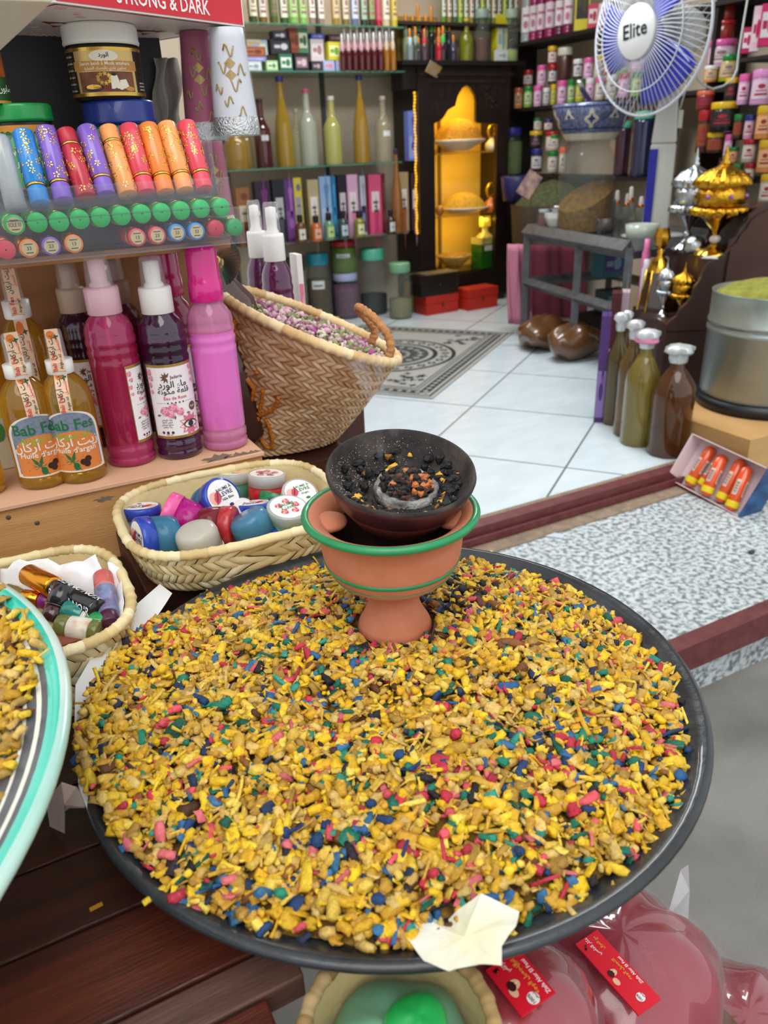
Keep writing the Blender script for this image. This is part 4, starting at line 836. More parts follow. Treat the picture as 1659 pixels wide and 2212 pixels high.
for x0, y0, x1, y1, w in ((-2, 300, 35, 450, 0),):
    q = aty(x0, y0, Y3+.075); p = aty(x1, y1, Y3+.025); d = q-p; o = thing('empty_lipstick_tube', 'clear empty tube at the left end of the lipstick display', 'tube', p, rot=d.normalized().to_track_quat('Z', 'Y').to_euler())
    b = B(); b.lathe([(.0128, 0), (.0128, d.length*.95), (.0115, d.length)], 24, fn=lambda a, i, r: r*(1+.03*math.sin(a*9))); b.part('tube', M('c8ccd2', .1, al=.7, coat=.8), o)
# display stand of clear plastic holding them
q0, q1 = aty(-30, 296, Y3+.092), aty(452, 262, Y3+.092); p0, p1 = aty(-5, 462, Y3+.038), aty(468, 418, Y3+.038)
b = B(); b.add([p0, p1, q1, q0], [(0, 1, 2, 3)]); f0, f1 = aty(-5, 465, Y3+.012), aty(466, 424, Y3+.012); g0, g1 = aty(-5, 440, Y3+.012), aty(470, 400, Y3+.012)
b.add([p0, p1, f1, f0, g1, g0], [(0, 3, 2, 1), (3, 5, 4, 2)]); b.add([p1, q1, aty(440, 262, Y3+.06), g1, f1], [(0, 1, 2, 3, 4)])
b.solo('clear_display', plas, 'clear plastic sloping display holding the flowered lipsticks', 'display', solid=.0012)
# jars behind
JZ = 1.36
b = B(); b.box(.07, 1.275, 1.287, .58, .07, JZ-1.287); b.solo('wooden_ledge', M('3a2a22', .6), 'dark wooden ledge behind the lipstick display carrying the large jars', 'shelf', bev=.002)
def bigjar(x, ybot_z, Y, rpx, zt_px, lidpx, body, lid, label, mats_extra=None, n='cosmetic_jar'):
    c = aty(x, 240, Y); p = Vector((c.x, Y, ybot_z)); Rj = rpx*mpp(aty(x, 240, Y)); H = topz(p, zt_px)-p.z; hl = lidpx*mpp(c)
    o = thing(n, label, 'jar', p, face(p)); b = B(); k = H-hl
    b.lathe([(.001, 0), (Rj*.88, 0), (Rj*.97, .004), (Rj*.98, .010), (Rj*.97, k*.9), (Rj*.90, k), (Rj*.9, k+.002)], 48, cap=False); b.part('jar_body', body, o)
    b = B(); b.lathe([(Rj*.97, k), (Rj*1.0, k+.001), (Rj*1.02, k+.004), (Rj*1.0, k+.006), (Rj, H-.003), (Rj*.95, H), (.001, H)], 48, cap=False); b.part('lid', lid, o)
    return o, Rj, H, k
o1, R1, H1, k1 = bigjar(257, JZ, 1.272, 75, 219, 46, M('2f8a7a', .12, coat=.8, tr=.3), M('1d3486', .3, coat=.3), 'teal glass jar with dark blue lid, under the brown labelled jar')
ztop = JZ+H1
o2, R2_, H2, k2 = bigjar(243, ztop, 1.268, 76, 56, 38, M('2a2018', .35), M('e6e4dc', .3), 'brown labelled soap jar with white lid under the red carton')
mp = cyl(R2_*.985); b = B(); w = R2_*1.35; z0, z1 = k2*.06, k2*.93; h = z1-z0; rt = lambda a, c, d, e, l, m: b.rect(mp, a*w, z0+c*h, d*w, z0+e*h, l, m)
rt(-1, 0, 1, 1, .0005, 0); rt(-1, 0, 1, .07, .0008, 1); rt(-1, .93, 1, 1, .0008, 1); rt(-.62, .07, .62, .93, .0008, 3)
b.blob(mp, 0, z0+.82*h, circ(w*.28, 18, h*.12), .0011, 5, 2); b.text(mp, 'الورد', 0, z0+.80*h, h*.13, .0013, 0)
arcp = [(w*.72*math.cos(a), h*.09*math.sin(a)-0) for a in np.linspace(0, 2*PI, 24)[:-1]]
rt(-.66, .52, .66, .72, .0011, 2); b.text(mp, 'Savon beldi à Musk attahara', 0, z0+.635*h, h*.105, .0013, 5, wmax=w*1.22); b.text(mp, 'صابون بلدي بالمسك الطهارة', 0, z0+.545*h, h*.085, .0013, 5, wmax=w)
rt(-.55, .08, .55, .50, .0011, 4)
for k in range(9): b.blob(mp, -w*.05+w*.12*math.cos(k*.7), z0+.36*h+h*.10*math.sin(k*.7), star(w*.05, 5), .0013, 1, 1)
b.blob(mp, -w*.28, z0+.17*h, circ(w*.2, 16, h*.08), .0013, 0, 1); b.blob(mp, -w*.28, z0+.19*h, circ(w*.15, 16, h*.05), .0015, 1, 1); b.blob(mp, -w*.02, z0+.17*h, circ(w*.07, 10, h*.06), .0013, 6, 1)
b.blob(mp, w*.14, z0+.44*h, circ(w*.045, 10, h*.035), .0015, 0, 1); b.blob(mp, w*.14, z0+.30*h, [(-w*.06, h*.12), (w*.06, h*.12), (w*.12, -h*.16), (-w*.08, -h*.16)], .0015, 5, 1); b.blob(mp, w*.32, z0+.22*h, [(-w*.08, h*.10), (w*.05, h*.12), (w*.12, -h*.10), (-w*.1, -h*.10)], .0015, 5, 1); b.blob(mp, w*.44, z0+.14*h, circ(w*.10, 12, h*.05), .0016, 2, 1)
for k in range(11): rt(-.97, .15+k*.062, -.68, .175+k*.062, .0008, 5 if k < 1 else 0) if k < 0 else b.text(mp, 'مكونات الماء', -w*.82, z0+(.12+k*.07)*h, h*.06, .0009, 1 if k % 2 else 5, wmax=w*.26)
for k in range(11): b.text(mp, 'savon noir', w*.82, z0+(.12+k*.07)*h, h*.055, .0009, 0 if k > 2 else 5, wmax=w*.26)
b.part('label', [M('20160f', .5), gld, M('c08a3c', .45), M('d0b070', .35, met=.4), M('8a5230', .5, n=('5a3018', 60, 2)), M('efe6d4', .5), M('7a2418', .5)], o2)
o3, R3, H3, k3 = bigjar(46, JZ, 1.25, 62, 226, 34, M('1f1a14', .35), M('0f8a40', .3, coat=.3), 'dark jar with green lid and green orange label at the left edge')
mp = cyl(R3*.985); b = B(); w = R3*1.3
b.rect(mp, -w, k3*.1, w, k3*.95, .0005, 1); b.rect(mp, -w, k3*.12, w, k3*.86, .0007, 0)
for k in range(12): b.blob(mp, -w+k*w/5.5, k3*.82, circ(w*.1, 8), .0009, 2, 1)
b.text(mp, 'SAVON NOIR', 0, k3*.55, .012, .0010, 3); b.text(mp, "L'EUCALYPTUS", 0, k3*.38, .011, .0010, 3); b.part('label', [M('3fae5c', .5), M('d08a2c', .5), M('1f5a2c', .5), M('e8ead8', .5)], o3)
o4, R4, H4, k4 = bigjar(-35, JZ+H3, 1.25, 60, 60, 30, M('7a3418', .4, n=('c06a28', 50, 2)), M('1a1a1a', .4), 'orange brown patterned jar stacked on the green lidded jar')
mp = cyl(R4*.99); b = B(); b.rect(mp, -R4*1.3, k4*.02, R4*1.3, k4*.45, .0005, 0); b.rect(mp, -R4*1.3, k4*.0, R4*1.3, k4*.05, .0008, 1); b.text(mp, 'الصابون البلدي', R4*.7, k4*.2, .011, .0009, 2); b.part('label', [M('1f4a24', .5), M('c08a3c', .4), M('dfe4cc', .5)], o4)
b = B(); b.box(.04, 1.385, SHZ+.06, .62, .012, .36); b.solo('dark_gap_backing', M('1d1a1a', .5, n=('3a3636', 4, 2)), 'dark backing added to fill the black gap behind the large jars', 'board')  # dark sheet put in so the gap behind the jars reads black
b = B()
b.grid(lambda u, v: (lambda p: (p.x+.004*math.sin(v*9+u*5), p.y+.006*math.sin(u*14), p.z))(aty(332+58*u+v*4, 125+170*v, 1.36)), 14, 8); b.solo('pale_cloth', M('9a958c', .8), 'dull pale plastic sheet hanging behind the magenta cone', 'sheet', solid=.001)
# red and white carton
CZ = ztop+H2+.0006; A = atz(116, 5, CZ); Bp = atz(528, 58, CZ); ex = (Bp-A); ex.z = 0; Lx = ex.length; ang = math.atan2(ex.y, ex.x)
t = thing('gift_carton', 'large red and white carton lettered STRONG & DARK resting on the brown jar', 'carton', A, ang); Ly, Hh = .26, .15
b = B(); b.box(Lx/2, Ly/2, 0, Lx, Ly, Hh); b.part('box', M('e4dedb', .45), t)
b = B(); mp = lambda u, v, l: (u, -l, v); b.rect(mp, .003, .002, Lx-.003, Hh, .0008, 0)
sz = .030; b.text(mp, 'STRONG & DARK', Lx*.535, .0085, .024, .0012, 1, wmax=Lx*.50); b.part('red_front', [M('cc2030', .4), M('f0e8e6', .4)], t)
b = B(); mp = lambda u, v, l: (u, v, -l)
for q in ((.006, .006, Lx-.006, .009), (.006, Ly-.009, Lx-.006, Ly-.006), (.006, .006, .009, Ly-.006), (Lx-.009, .006, Lx-.006, Ly-.006)): b.rect(mp, *q, .0006, 0)
for k in range(26):
    x, y = random.uniform(.02, Lx-.02), random.uniform(.02, Ly*.95); rr_ = random.uniform(.006, .013); n = 14
    b.tube([(x+rr_*(1-i/n*.8)*math.cos(i*.75+k), y+rr_*(1-i/n*.8)*math.sin(i*.75+k), -.0006) for i in range(n)], .0004, 4, 1)
mm = lambda u, v, l: (u, -v+Ly, -l) if False else (u, v, -l)
for x, y, s_ in ((Lx*.30, Ly*.5, .03), (Lx*.75, Ly*.45, .03)): b.blob(mp, x, y, star(s_, 3, .35, 1.2), .0009, 0, 1); b.blob(mp, x, y, circ(s_*.35, 12), .0011, 2, 1)
b.part('underside_print', [M('a8202c', .5), M('d9b4b4', .6), M('e4dedb', .5)], t)
cz2 = 1.50; P1, P2 = atz(0, 112, cz2), atz(116, 5, cz2); P0 = P1+(P1-P2)*.12
b = B(); lx = -.22; pts = [(P2.x, P2.y), (P0.x, P0.y), (P0.x+lx, P0.y), (P2.x+lx, P2.y)]; b.prism(pts, 0, .2)
crt = b.solo('cream_carton', M('d9d6c4', .5), 'plain cream carton filling the top left corner in front of the red one', 'carton', loc=(0, 0, cz2), bev=.002)
# embroidered cones wrapped in clear film
def cone(x0, y0, x1, y1, w0, w1, Y, col, label, zbot=None, n='wrapped_cone'):
    p = aty(x1, y1, Y); q = aty(x0, y0, Y); H = q.z-p.z; r0_, r1_ = w0/2*mpp(q), w1/2*mpp(p); o = thing(n, label, 'cone', p, face(p))
    b = B(); b.lathe([(r1_*1.0, .012), (r1_*.99, .02)]+[(r1_+(r0_-r1_)*k/8, .02+(H-.02)*k/8) for k in range(1, 9)]+[(.002, H+.002)], 36, fn=lambda a, i, r: r*(1+.012*math.sin(a*5+i))); b.part('cloth', col, o)
    b = B(); b.lathe([(r1_*1.04, -.004), (r1_*1.07, .002), (r1_*1.03, .020), (r1_*.9, .022)], 72, fn=lambda a, i, r: r*(1+.03*math.sin(a*36)), cap=False); b.lathe([(.001, .002), (r1_*1.02, -.002)], 40, cap=False); b.part('silver_fringe', M('c9ccd0', .18, met=1, b=(1, 300)), o)
    b = B(); mp = lambda u, v, l: (lambda r: ((r+l)*math.sin(u/r), -(r+l)*math.cos(u/r), v))(r1_+(r0_-r1_)*v/H)
    for (u, v, s_, k) in ((0, .78, 1, 0), (-.3, .62, .9, 1), (.2, .45, 1, 2), (-.2, .30, .8, 3), (.35, .2, .8, 4), (.5, .6, .9, 5), (-.6, .42, .8, 6)):
        P = [Vector(mp(r1_*(u+.45*s_*(t-.5)), H*(v+.06*s_*math.sin(t*7+k)), .0012)) for t in np.linspace(0, 1, 12)]; b.tube(P, .0012, 5)
    for v in (.55, .66): b.blob(mp, 0, H*v, [(-.008, 0), (0, .007), (.008, 0), (0, -.007)], .0015, 0, 1)
    b.part('gold_embroidery', M('a98a3c', .35, met=.8), o)
    b = B(); b.lathe([(r1_*1.12, -.006)]+[(1.06*(r1_+(r0_-r1_)*k/6)+.001, H*k/6) for k in range(7)], 30, fn=lambda a, i, r: r*(1+.02*math.sin(a*4+i*2)+.01*math.sin(a*11+i)), cap=False); b.part('clear_film', M('ffffff', .05, al=.10, coat=1), o)
    return o
cone(430, 70, 447, 298, 62, 84, 1.30, M('a3145c', .55), 'magenta wrapped cone with gold embroidery and silver fringe, left of the white one')
cone(487, 62, 512, 286, 72, 92, 1.24, M('c9ccd6', .45), 'white wrapped cone with gold embroidery and silver fringe')
cone(462, 300, 478, 492, 44, 60, 1.42, M('9c1850', .5), 'lower magenta embroidered cone behind the clear boxes')
p = aty(505, 585, 1.30); t = thing('tied_brown_bag', 'brown plastic bag tied with a silver bow beneath the clear boxes', 'bag', (p.x, 1.40, .90), face(p))
Hh = topz((p.x, 1.40, .9), 560)-.90
b = B(); b.lathe([(.001, 0), (.06, 0), (.075, .02), (.078, Hh*.5), (.060, Hh*.8), (.012, Hh*.96), (.012, Hh)], 28, fn=lambda a, i, r: r*(1+.05*math.sin(a*5+i)+.03*math.sin(a*9-i)), cap=False); b.part('bag', M('4a2c22', .2, coat=.7), t)
b = B()
for k in range(40): a = 2*PI*k/40; b.add([(0, 0, Hh), (.044*math.cos(a), .020*math.sin(a)-.012, Hh+.044*math.sin(a)), (.044*math.cos(a+.13), .020*math.sin(a+.13)-.012, Hh+.044*math.sin(a+.13)+.002)], [(0, 1, 2)])
b.part('silver_bow', M('d8dadc', .15, met=1), t, solid=.0005)
b = B()
for k in range(14): a = k*2.4; b.sph((.006*math.cos(a), -.012-.001*k % .004, Hh+.006*math.sin(a)), .0026, 0, 6)
b.part('gold_beads', gld2, t)
for x, yt, lab in ((553, 432, 'purple rosewater spray with white head, left of the pair behind the basket'), (588, 436, 'purple rosewater spray with white head, right of the pair behind the basket')):
    Yb = 1.60 if x < 570 else 1.53; c = aty(x, 520, Yb); rosewater(0, 0, yt, 66 if x > 570 else 58, '6a1058', 'white', lab, (.12, .5, .7) if x > 570 else None, base=Vector((c.x+.002, Yb, .90)), bodymat=M('5f0f50', .12, tr=.35, coat=.8), rz=1.2)
# ================= SMALL GOODS: one builder per kind, shapes shared between copies =================
MS = {}
def shared(key, fn, mats):
    k = (key, tuple(m.name for m in mats))
    if k not in MS: b = B(); fn(b); MS[k] = b.mesh(key, mats)
    return MS[k]
def put(par, name, key, fn, mats):
    o = bpy.data.objects.new(name, shared(key, fn, mats)); C.objects.link(o); o.parent = par; return o
cy_ = cyl(1.0)
def L_(prof, n=20): return lambda b: b.lathe(prof, n, cap=False)
def g_item(kind, p, r, h, rz, cols, label, cat=None, group=None, name=None, d=None, rot=None):
    """cols: list of colours whose meaning depends on the kind; r half width, h height, d depth for boxes"""
    nm, ct = dict(jar=('cosmetic_jar', 'jar'), glassjar=('glass_jar', 'jar'), tall=('glass_bottle', 'bottle'), oil=('oil_bottle', 'bottle'), vial=('perfume_vial', 'bottle'), carton=('perfume_carton', 'box'), spray=('spray_bottle', 'bottle'), flat=('flat_box', 'box'), tester=('perfume_bottle', 'bottle'))[kind]
    o = thing(name or nm, label, cat or ct, p, rz, group, rot=rot, scale=(r, d or r, h)); c = cols
    if kind == 'jar':
        put(o, 'jar_body', 'jb', L_([(.001, 0), (.9, 0), (.96, .03), (.96, .74), (.85, .78)]), [c[0] if not isinstance(c[0], str) else M(c[0], .3, coat=.3)])
        put(o, 'lid', 'jl', L_([(.96, .76), (1, .765), (1, .98), (.93, 1), (.001, 1)]), [M(c[1], .3, coat=.3)])
        if len(c) > 2: put(o, 'label', 'jlab', lambda b: (b.rect(cy_, -1.0, .16, 1.0, .68, 0, 0, 10), b.blob(cy_, 0, .52, circ(.35, 10, .07), .02, 1, 1), b.rect(cy_, -.6, .26, .6, .32, .02, 1, 6), b.rect(cy_, -.5, .38, .5, .41, .02, 1, 6)), [M(c[2], .5), M(c[3] if len(c) > 3 else '8a6a6a', .5)])
    elif kind == 'glassjar':
        f = c[3] if len(c) > 3 else .6
        put(o, 'glass', 'gj', L_([(.001, 0), (.88, 0), (.97, .03), (.98, .25), (.95, .27), (.98, .29), (.98, .45), (.95, .47), (.98, .5), (.97, .66), (.78, .78), (.74, .84), (.001, .84)]), [GL('9aa49c', .14)])
        put(o, 'contents', 'gc%d' % int(f*100), L_([(.001, .02), (.86, .02), (.93, .05), (.93, f), (.001, f+.02)]), [M(c[0], .85, n=(c[4] if len(c) > 4 else c[0], 14, 2.5), b=(1, 12))])
        put(o, 'lid', 'gl', L_([(.80, .83), (.86, .84), (.86, .98), (.80, 1), (.001, 1)]), [M(c[1], .35, coat=.3)])
        if c[2]: put(o, 'label', 'glab', lambda b: (b.rect(cy_, -.55, .50, .45, .62, 0, 0, 6), b.rect(cy_, -.4, .54, .3, .56, .02, 1, 5)), [M(c[2], .5), M('4a4a50', .5)])
    elif kind == 'tall':                     # slender glass bottle with coloured liquid
        pr = {'s': [(.001, 0), (.95, 0), (1, .02), (.97, .30), (.80, .50), (.50, .66), (.33, .78), (.28, .90), (.30, .955)], 'm': [(.001, 0), (.95, 0), (1, .02), (1, .52), (.95, .57), (.55, .68), (.38, .74), (.34, .90), (.38, .955)]}[c[2]]
        put(o, 'glass', 'tb'+c[2], L_(pr, 24), [M(c[0], .08, tr=.35, coat=.8, al=c[3] if len(c) > 3 else .9)])
        put(o, 'cap', 'tc', L_([(.34, .94), (.40, .945), (.40, .99), (.34, 1), (.001, 1)]), [M(c[1], .4)])
        if len(c) > 4: put(o, 'label', 'tlab', lambda b: b.rect(cy_, -.45, .40, .45, .48, 0, 0, 6), [M(c[4], .5)])
    elif kind == 'oil':                      # refilled bottle with a foil wrapped neck
        put(o, 'bottle_body', 'ob', L_([(.001, 0), (.93, 0), (1, .02), (1, .56), (.93, .64), (.50, .76), (.34, .80), (.34, .88)], 10 if c[2] else 24), [M(c[0], .1, tr=.5, coat=.8, ior=1.3)])
        put(o, 'foil_top', 'of', lambda b: (b.lathe([(.36, .84), (.42, .88), (.45, .93), (.30, .95)], 14, fn=lambda a, i, r: r*(1+.12*math.sin(a*5+i)), cap=False), b.lathe([(.34, .90), (.55, .925), (.68, .945), (.60, .975), (.3, .995), (.001, 1)], 22, fn=lambda a, i, r: r*(1+.16*math.sin(a*4+i)+.1*math.sin(a*9)), cap=False)), [M(c[1], .3, met=.3)])
        if len(c) > 3: put(o, 'wrap_band', 'ow', lambda b: b.lathe([(.50, .885), (.66, .90), (.60, .935), (.4, .945)], 18, fn=lambda a, i, r: r*(1+.1*math.sin(a*3)), cap=False), [M(c[3], .5)])
    elif kind == 'vial':                     # small long bottle, gold stopper
        put(o, 'bottle_body', 'vb', L_([(.001, 0), (.9, 0), (1, .03), (1, .48), (.6, .56), (.45, .58)], 14), [M(c[0], .12, coat=.8)])
        put(o, 'neck_label', 'vn', L_([(.62, .50), (.66, .53), (.66, .70), (.5, .74), (.001, .74)], 12), [M(c[1], .4)])
        put(o, 'stopper', 'vc', L_([(.42, .73), (.46, .75), (.40, .97), (.3, 1), (.001, 1)], 12), [M(c[2] if len(c) > 2 else 'd08a3a', .3, met=.6)])
    elif kind == 'carton':                   # tall printed perfume box; front is -Y
        put(o, 'box', 'cb', lambda b: b.box(0, 0, 0, 2, 2, 1), [M(c[0], .45)])
        put(o, 'front_print', 'cp%d' % (c[3] if len(c) > 3 else 0), lambda b: carton_print(b, c[3] if len(c) > 3 else 0), [M(c[1], .5), M(c[2], .5), M('55504c', .5)])
    elif kind == 'flat':
        put(o, 'box', 'fb', lambda b: b.box(0, 0, 0, 2, 2, 1), [M(c[0], .45)])
        put(o, 'front_print', 'fp', lambda b: (b.rect(flat(-1), -.8, .2, .8, .8, .03, 0, 3), b.blob(flat(-1), .3, .5, circ(.35, 12, .22), .05, 1, 1), b.rect(flat(-1), -.65, .4, -.1, .6, .05, 1, 3)), [M(c[1], .5), M(c[2], .5)])
    elif kind == 'spray':
        put(o, 'bottle_body', 'sb', L_([(r_, z*.98) for r_, z in RW], 20), [M(c[0], .15, tr=.25, coat=.7)])
        put(o, 'cap', 'sc', L_([(.66, .73), (.68, .735), (.68, .81), (.4, .83), (.38, .98), (.3, 1), (.001, 1)]), [M(c[1], .35)])
        put(o, 'label', 'sl', lambda b: (b.rect(cy_, -1.1, .14, 1.1, .5, 0, 0, 10), b.rect(cy_, -.7, .36, .7, .40, .02, 1, 5), b.blob(cy_, -.2, .25, circ(.4, 10, .06), .02, 1, 1)), [M(c[2], .5), M(c[3] if len(c) > 3 else 'b06a8a', .5)])
    elif kind == 'tester':                   # small squat labelled perfume bottle
        put(o, 'bottle_body', 'eb', L_([(.001, 0), (.92, 0), (1, .03), (1, .58), (.8, .68), (.35, .72), (.35, .76)], 16), [M(c[0], .12, coat=.8, tr=.2)])
        put(o, 'cap', 'ec', L_([(.40, .73), (.52, .75), (.52, .98), (.42, 1), (.001, 1)], 14), [M(c[1], .35)])
        put(o, 'label', 'el', lambda b: (b.rect(cy_, -.65, .12, .65, .50, .0, 0, 6), b.rect(cy_, -.3, .28, .3, .33, .02, 1, 4)), [M(c[2], .5), M('3a3a3a', .5)])
    return o
def carton_print(b, k):
    f = flat(-1)
    if k == 0: b.rect(f, -.62, .38, .62, .72, .03, 0, 3); b.rect(f, -.4, .52, .4, .56, .05, 2, 3); b.rect(f, -.3, .46, .3, .48, .05, 2, 3); b.blob(f, .1, .18, star(.5, 6, .5), .03, 1, 1)
    elif k == 1: b.rect(f, -.7, .42, .7, .70, .03, 0, 3); b.rect(f, -.4, .55, .4, .58, .05, 2, 3); b.blob(f, .2, .85, circ(.55, 12, .06), .03, 1, 1); b.blob(f, -.1, .22, circ(.7, 12, .12), .03, 1, 1)
    else: b.rect(f, -.9, .05, .9, .5, .03, 0, 3); b.blob(f, 0, .3, circ(.45, 12, .09), .05, 1, 1); b.blob(f, .2, .7, star(.5, 5), .03, 1, 1)
_k = [0]
def shelf_item(kind, x, yb, yt, w, cols, label, Y, z, rz=0, group=None, d=None, name=None, X=None, dd=0):
    """an item whose picture column is x and width w; it stands on height z in the plane Y (or X)"""
    if X is None: q = aty(x, (yb or 300), Y); p = Vector((q.x, Y+dd, z))
    else: q = atx(x, (yb or 300), X); p = Vector((X+dd, q.y, z))
    q2 = Vector((p.x, p.y, z)); h = max(.02, topz(q2, yt)-z); r = w/2*mpp(q2)
    _k[0] += 1
    return g_item(kind, p, r*(1 if kind not in ('carton', 'flat') else .97), h, rz+(0 if X is None else R(-90)), cols, label, group=group, d=d, name=name)
# ---------------- glass shelves on the back wall ----------------
YS = 5.30; SH = {'A': 2.125, 'B': 1.868, 'C': 1.31, 'D': .836}
gg = M('4f8f78', .08, al=.55, coat=.8)
for k, (x0, x1) in dict(A=(1.70, 2.97), B=(1.66, 2.97), C=(1.62, 2.93), D=(1.62, 2.97)).items():
    if k in 'AB': desc = dict(A='topmost green edged glass shelf on the back wall', B='green edged glass shelf under the row of perfume samples and small cartons')[k]
    else: desc = dict(C='green edged glass shelf carrying the tall glass bottles', D='lowest glass shelf, carrying tall perfume cartons, above the floor jars')[k]
    b = B(); b.box(0, 0, 0, x1-x0, .40, .010); b.solo('glass_shelf', gg if k != 'D' else M('6a6a60', .2, al=.9), desc, 'shelf', loc=((x0+x1)/2, 5.43, SH[k]-.010))
for i, x in enumerate((1.76, 2.52)):
    b = B(); b.box(0, 0, 0, .03, .02, 2.2); b.solo('shelf_upright', M('3c4644', .5), ('left', 'right')[i]+' dark metal upright holding the glass shelves on the back wall', 'shelf upright', loc=(x, 5.618, .30))
def names(seq): return seq
# shelf A (top of the view)
A_ = [(545, 20, '3a4a2a', '6a8a50', 'd8d4b8', 'green labelled small bottle'), (566, 20, '7a5a20', 'c08a2c', 'dcd8d0', 'amber labelled small bottle'), (590, 20, '4a5a24', '8fa050', '5a6a3a', 'olive small bottle'), (612, 20, '2f5a2a', '60a050', 'e0e0d0', 'dark green small bottle'), (632, 20, '7fae5a', 'c0d8a8', 'a8cc88', 'pale green tube like bottle'), (653, 20, '86b45c', 'c4dcae', 'a8cc88', 'second pale green tube like bottle'), (673, 16, '8a7a6a', 'd8d4d0', 'dad6d2', 'white labelled bottle'), (692, 16, '8a7a6a', 'dcd8d6', 'e0dcd8', 'second white labelled bottle'), (724, 18, '9a7a30', 'd0b060', 'c8b890', 'gold bottle'), (745, 18, '7a6a30', 'c0b068', 'd0c8b0', 'olive gold bottle'), (765, 18, '5a6a8a', '9ab0cc', 'b8c8dc', 'pale blue bottle'), (785, 18, '2f3a2f', '6a8a9a', '9fb8a8', 'dark green and white bottle'), (802, 16, '3a2a1c', 'c0b090', '8a9a60', 'brown bottle'), (816, 16, 'b0203a', 'd8a0b0', 'cc5070', 'red based pink bottle'), (833, 18, 'c0b090', 'd9c8b8', 'd8d0c0', 'cream bottle'), (850, 16, 'c8b03a', 'dcd088', 'd0c060', 'yellow bottle')]
for i, (x, w, a, c, l, nm) in enumerate(A_):
    shelf_item('jar', x, 24, -40, w, [a, c, l], nm+', top glass shelf, right of '+(A_[i-1][5].replace('small ', '').replace('labelled ', '') if i else 'white cone'), YS-.02+(i % 2)*.03, SH['A'], name='small_bottle', group=None)
# shelf B: cartons
CB = [  # x0,x1,y_top,y_bot(stack base) colours
 (530, 562, 87, 112, 'flat', 'd0c8b0', 'c8b060', '9ab0d0', 'cream and yellow carton'), (546, 576, 88, 120, 'flat', '9ab8d8', 'c8d4a0', 'e0e0d8', 'light blue carton behind the brown one'), (521, 573, 102, 124, 'flat', '8a4a2a', 'a8643c', '6a3420', 'brown carton with curved top'), (524, 574, 124, 134, 'flat', '7a80c0', '98a0d0', 'b0b8e0', 'lilac blue carton lying flat'), (527, 563, 134, 152, 'flat', 'cad4dc', 'dce4e4', '8aa0b0', 'pale carton at the left end'), (571, 598, 132, 152, 'flat', 'a8d090', 'e0ecd8', '5a9a50', 'green and white carton'),
 (585, 618, 68, 88, 'flat', '22202a', '3a3844', 'c8c8d0', 'black carton on top of the stack'), (580, 628, 86, 118, 'flat', '1e1c24', '34323c', 'd0d0d8', 'wide black carton with white script'), (600, 630, 118, 153, 'flat', '2a6a50', 'dce4dc', '3a7a5a', 'white and green carton with a face'),
 (632, 665, 118, 150, 'flat', '1a1a22', '8a6a7a', 'c8b8c0', 'black carton with pink print'), (622, 646, 62, 116, 'flat', '7a3a20', '8f4a2a', '6a2c18', 'rust brown upright carton'), (640, 664, 62, 116, 'flat', '4a7a5a', 'c8ccb0', '2a5a3a', 'dark green carton with floral print'), (666, 698, 74, 86, 'flat', '3a3c8a', '5a5cb0', '8a8cd0', 'indigo lidded carton top'), (667, 698, 86, 133, 'flat', 'd0c8cc', 'e0d8d8', 'a87a80', 'white carton with a face in profile'), (668, 692, 133, 149, 'flat', '2a2a34', '4a4450', 'b09aa8', 'black and pink low carton'),
 (704, 738, 76, 92, 'flat', '3a2430', '5a3c48', '8a6a70', 'plum coloured carton top'), (704, 734, 92, 131, 'flat', 'c8c030', 'dce0a0', '6a9a30', 'yellow and lime carton'), (693, 720, 132, 149, 'flat', '9fb0dc', 'b8b4d8', 'd87a90', 'lilac carton with pink ovals, left one'), (720, 747, 132, 149, 'flat', '9fb0dc', 'b8b4d8', 'd87a90', 'lilac carton with pink ovals, right one')]
zb = {}
for (x0, x1, yt, yb, k, a, c, l, nm) in CB:
    q = aty((x0+x1)/2, yb, YS+(.04 if yt < 90 else 0)); z = max(SH['B'], q.z) if yb < 140 else SH['B']
    q2 = aty((x0+x1)/2, yb, q.y); t_ = topz((q2.x, q2.y, z), yt)
    g_item('flat', Vector((q2.x, q2.y, z)), (x1-x0)/2*mpp(q2)*.97, t_-z, 0, [a, c, l], nm+' among the small goods on the second glass shelf', d=.035, name='small_carton')
# dropper bottles, two rows
for row, (yb, yt, dy) in enumerate(((147, 74, 0), (140, 62, .07))):
    for i in range(9 - row):
        x = 741+i*13.6+row*6; amber = i >= 7-row
        shelf_item('vial', x, 145, yt-(i*.8), 13.5, ['8a5a14' if amber else '4a1418', 'c8b49a' if amber else 'c8a0a8', 'e0e0e0'], ('amber' if amber else 'dark red')+' sample bottle with white dropper, '+('front' if row == 0 else 'back')+' row on the second glass shelf', YS-.06+dy, SH['B'], name='dropper_bottle', group=('amber' if amber else 'dark red')+' droppers, '+('front' if row == 0 else 'back')+' row')
b = B(); q = aty(797, 68, YS+.10)
for i in range(26): b.sph((random.uniform(-.18, .18), random.uniform(-.02, .02), random.uniform(0, .05)), (.02, .015, .012), 0, 6)
b.solo('cellophane_bag', M('c9c09a', .15, al=.6, coat=1), 'glossy cellophane wrap lying on the dropper bottles, second glass shelf', 'bag', kind='stuff', loc=(q.x, q.y-.03, q.z-.03))
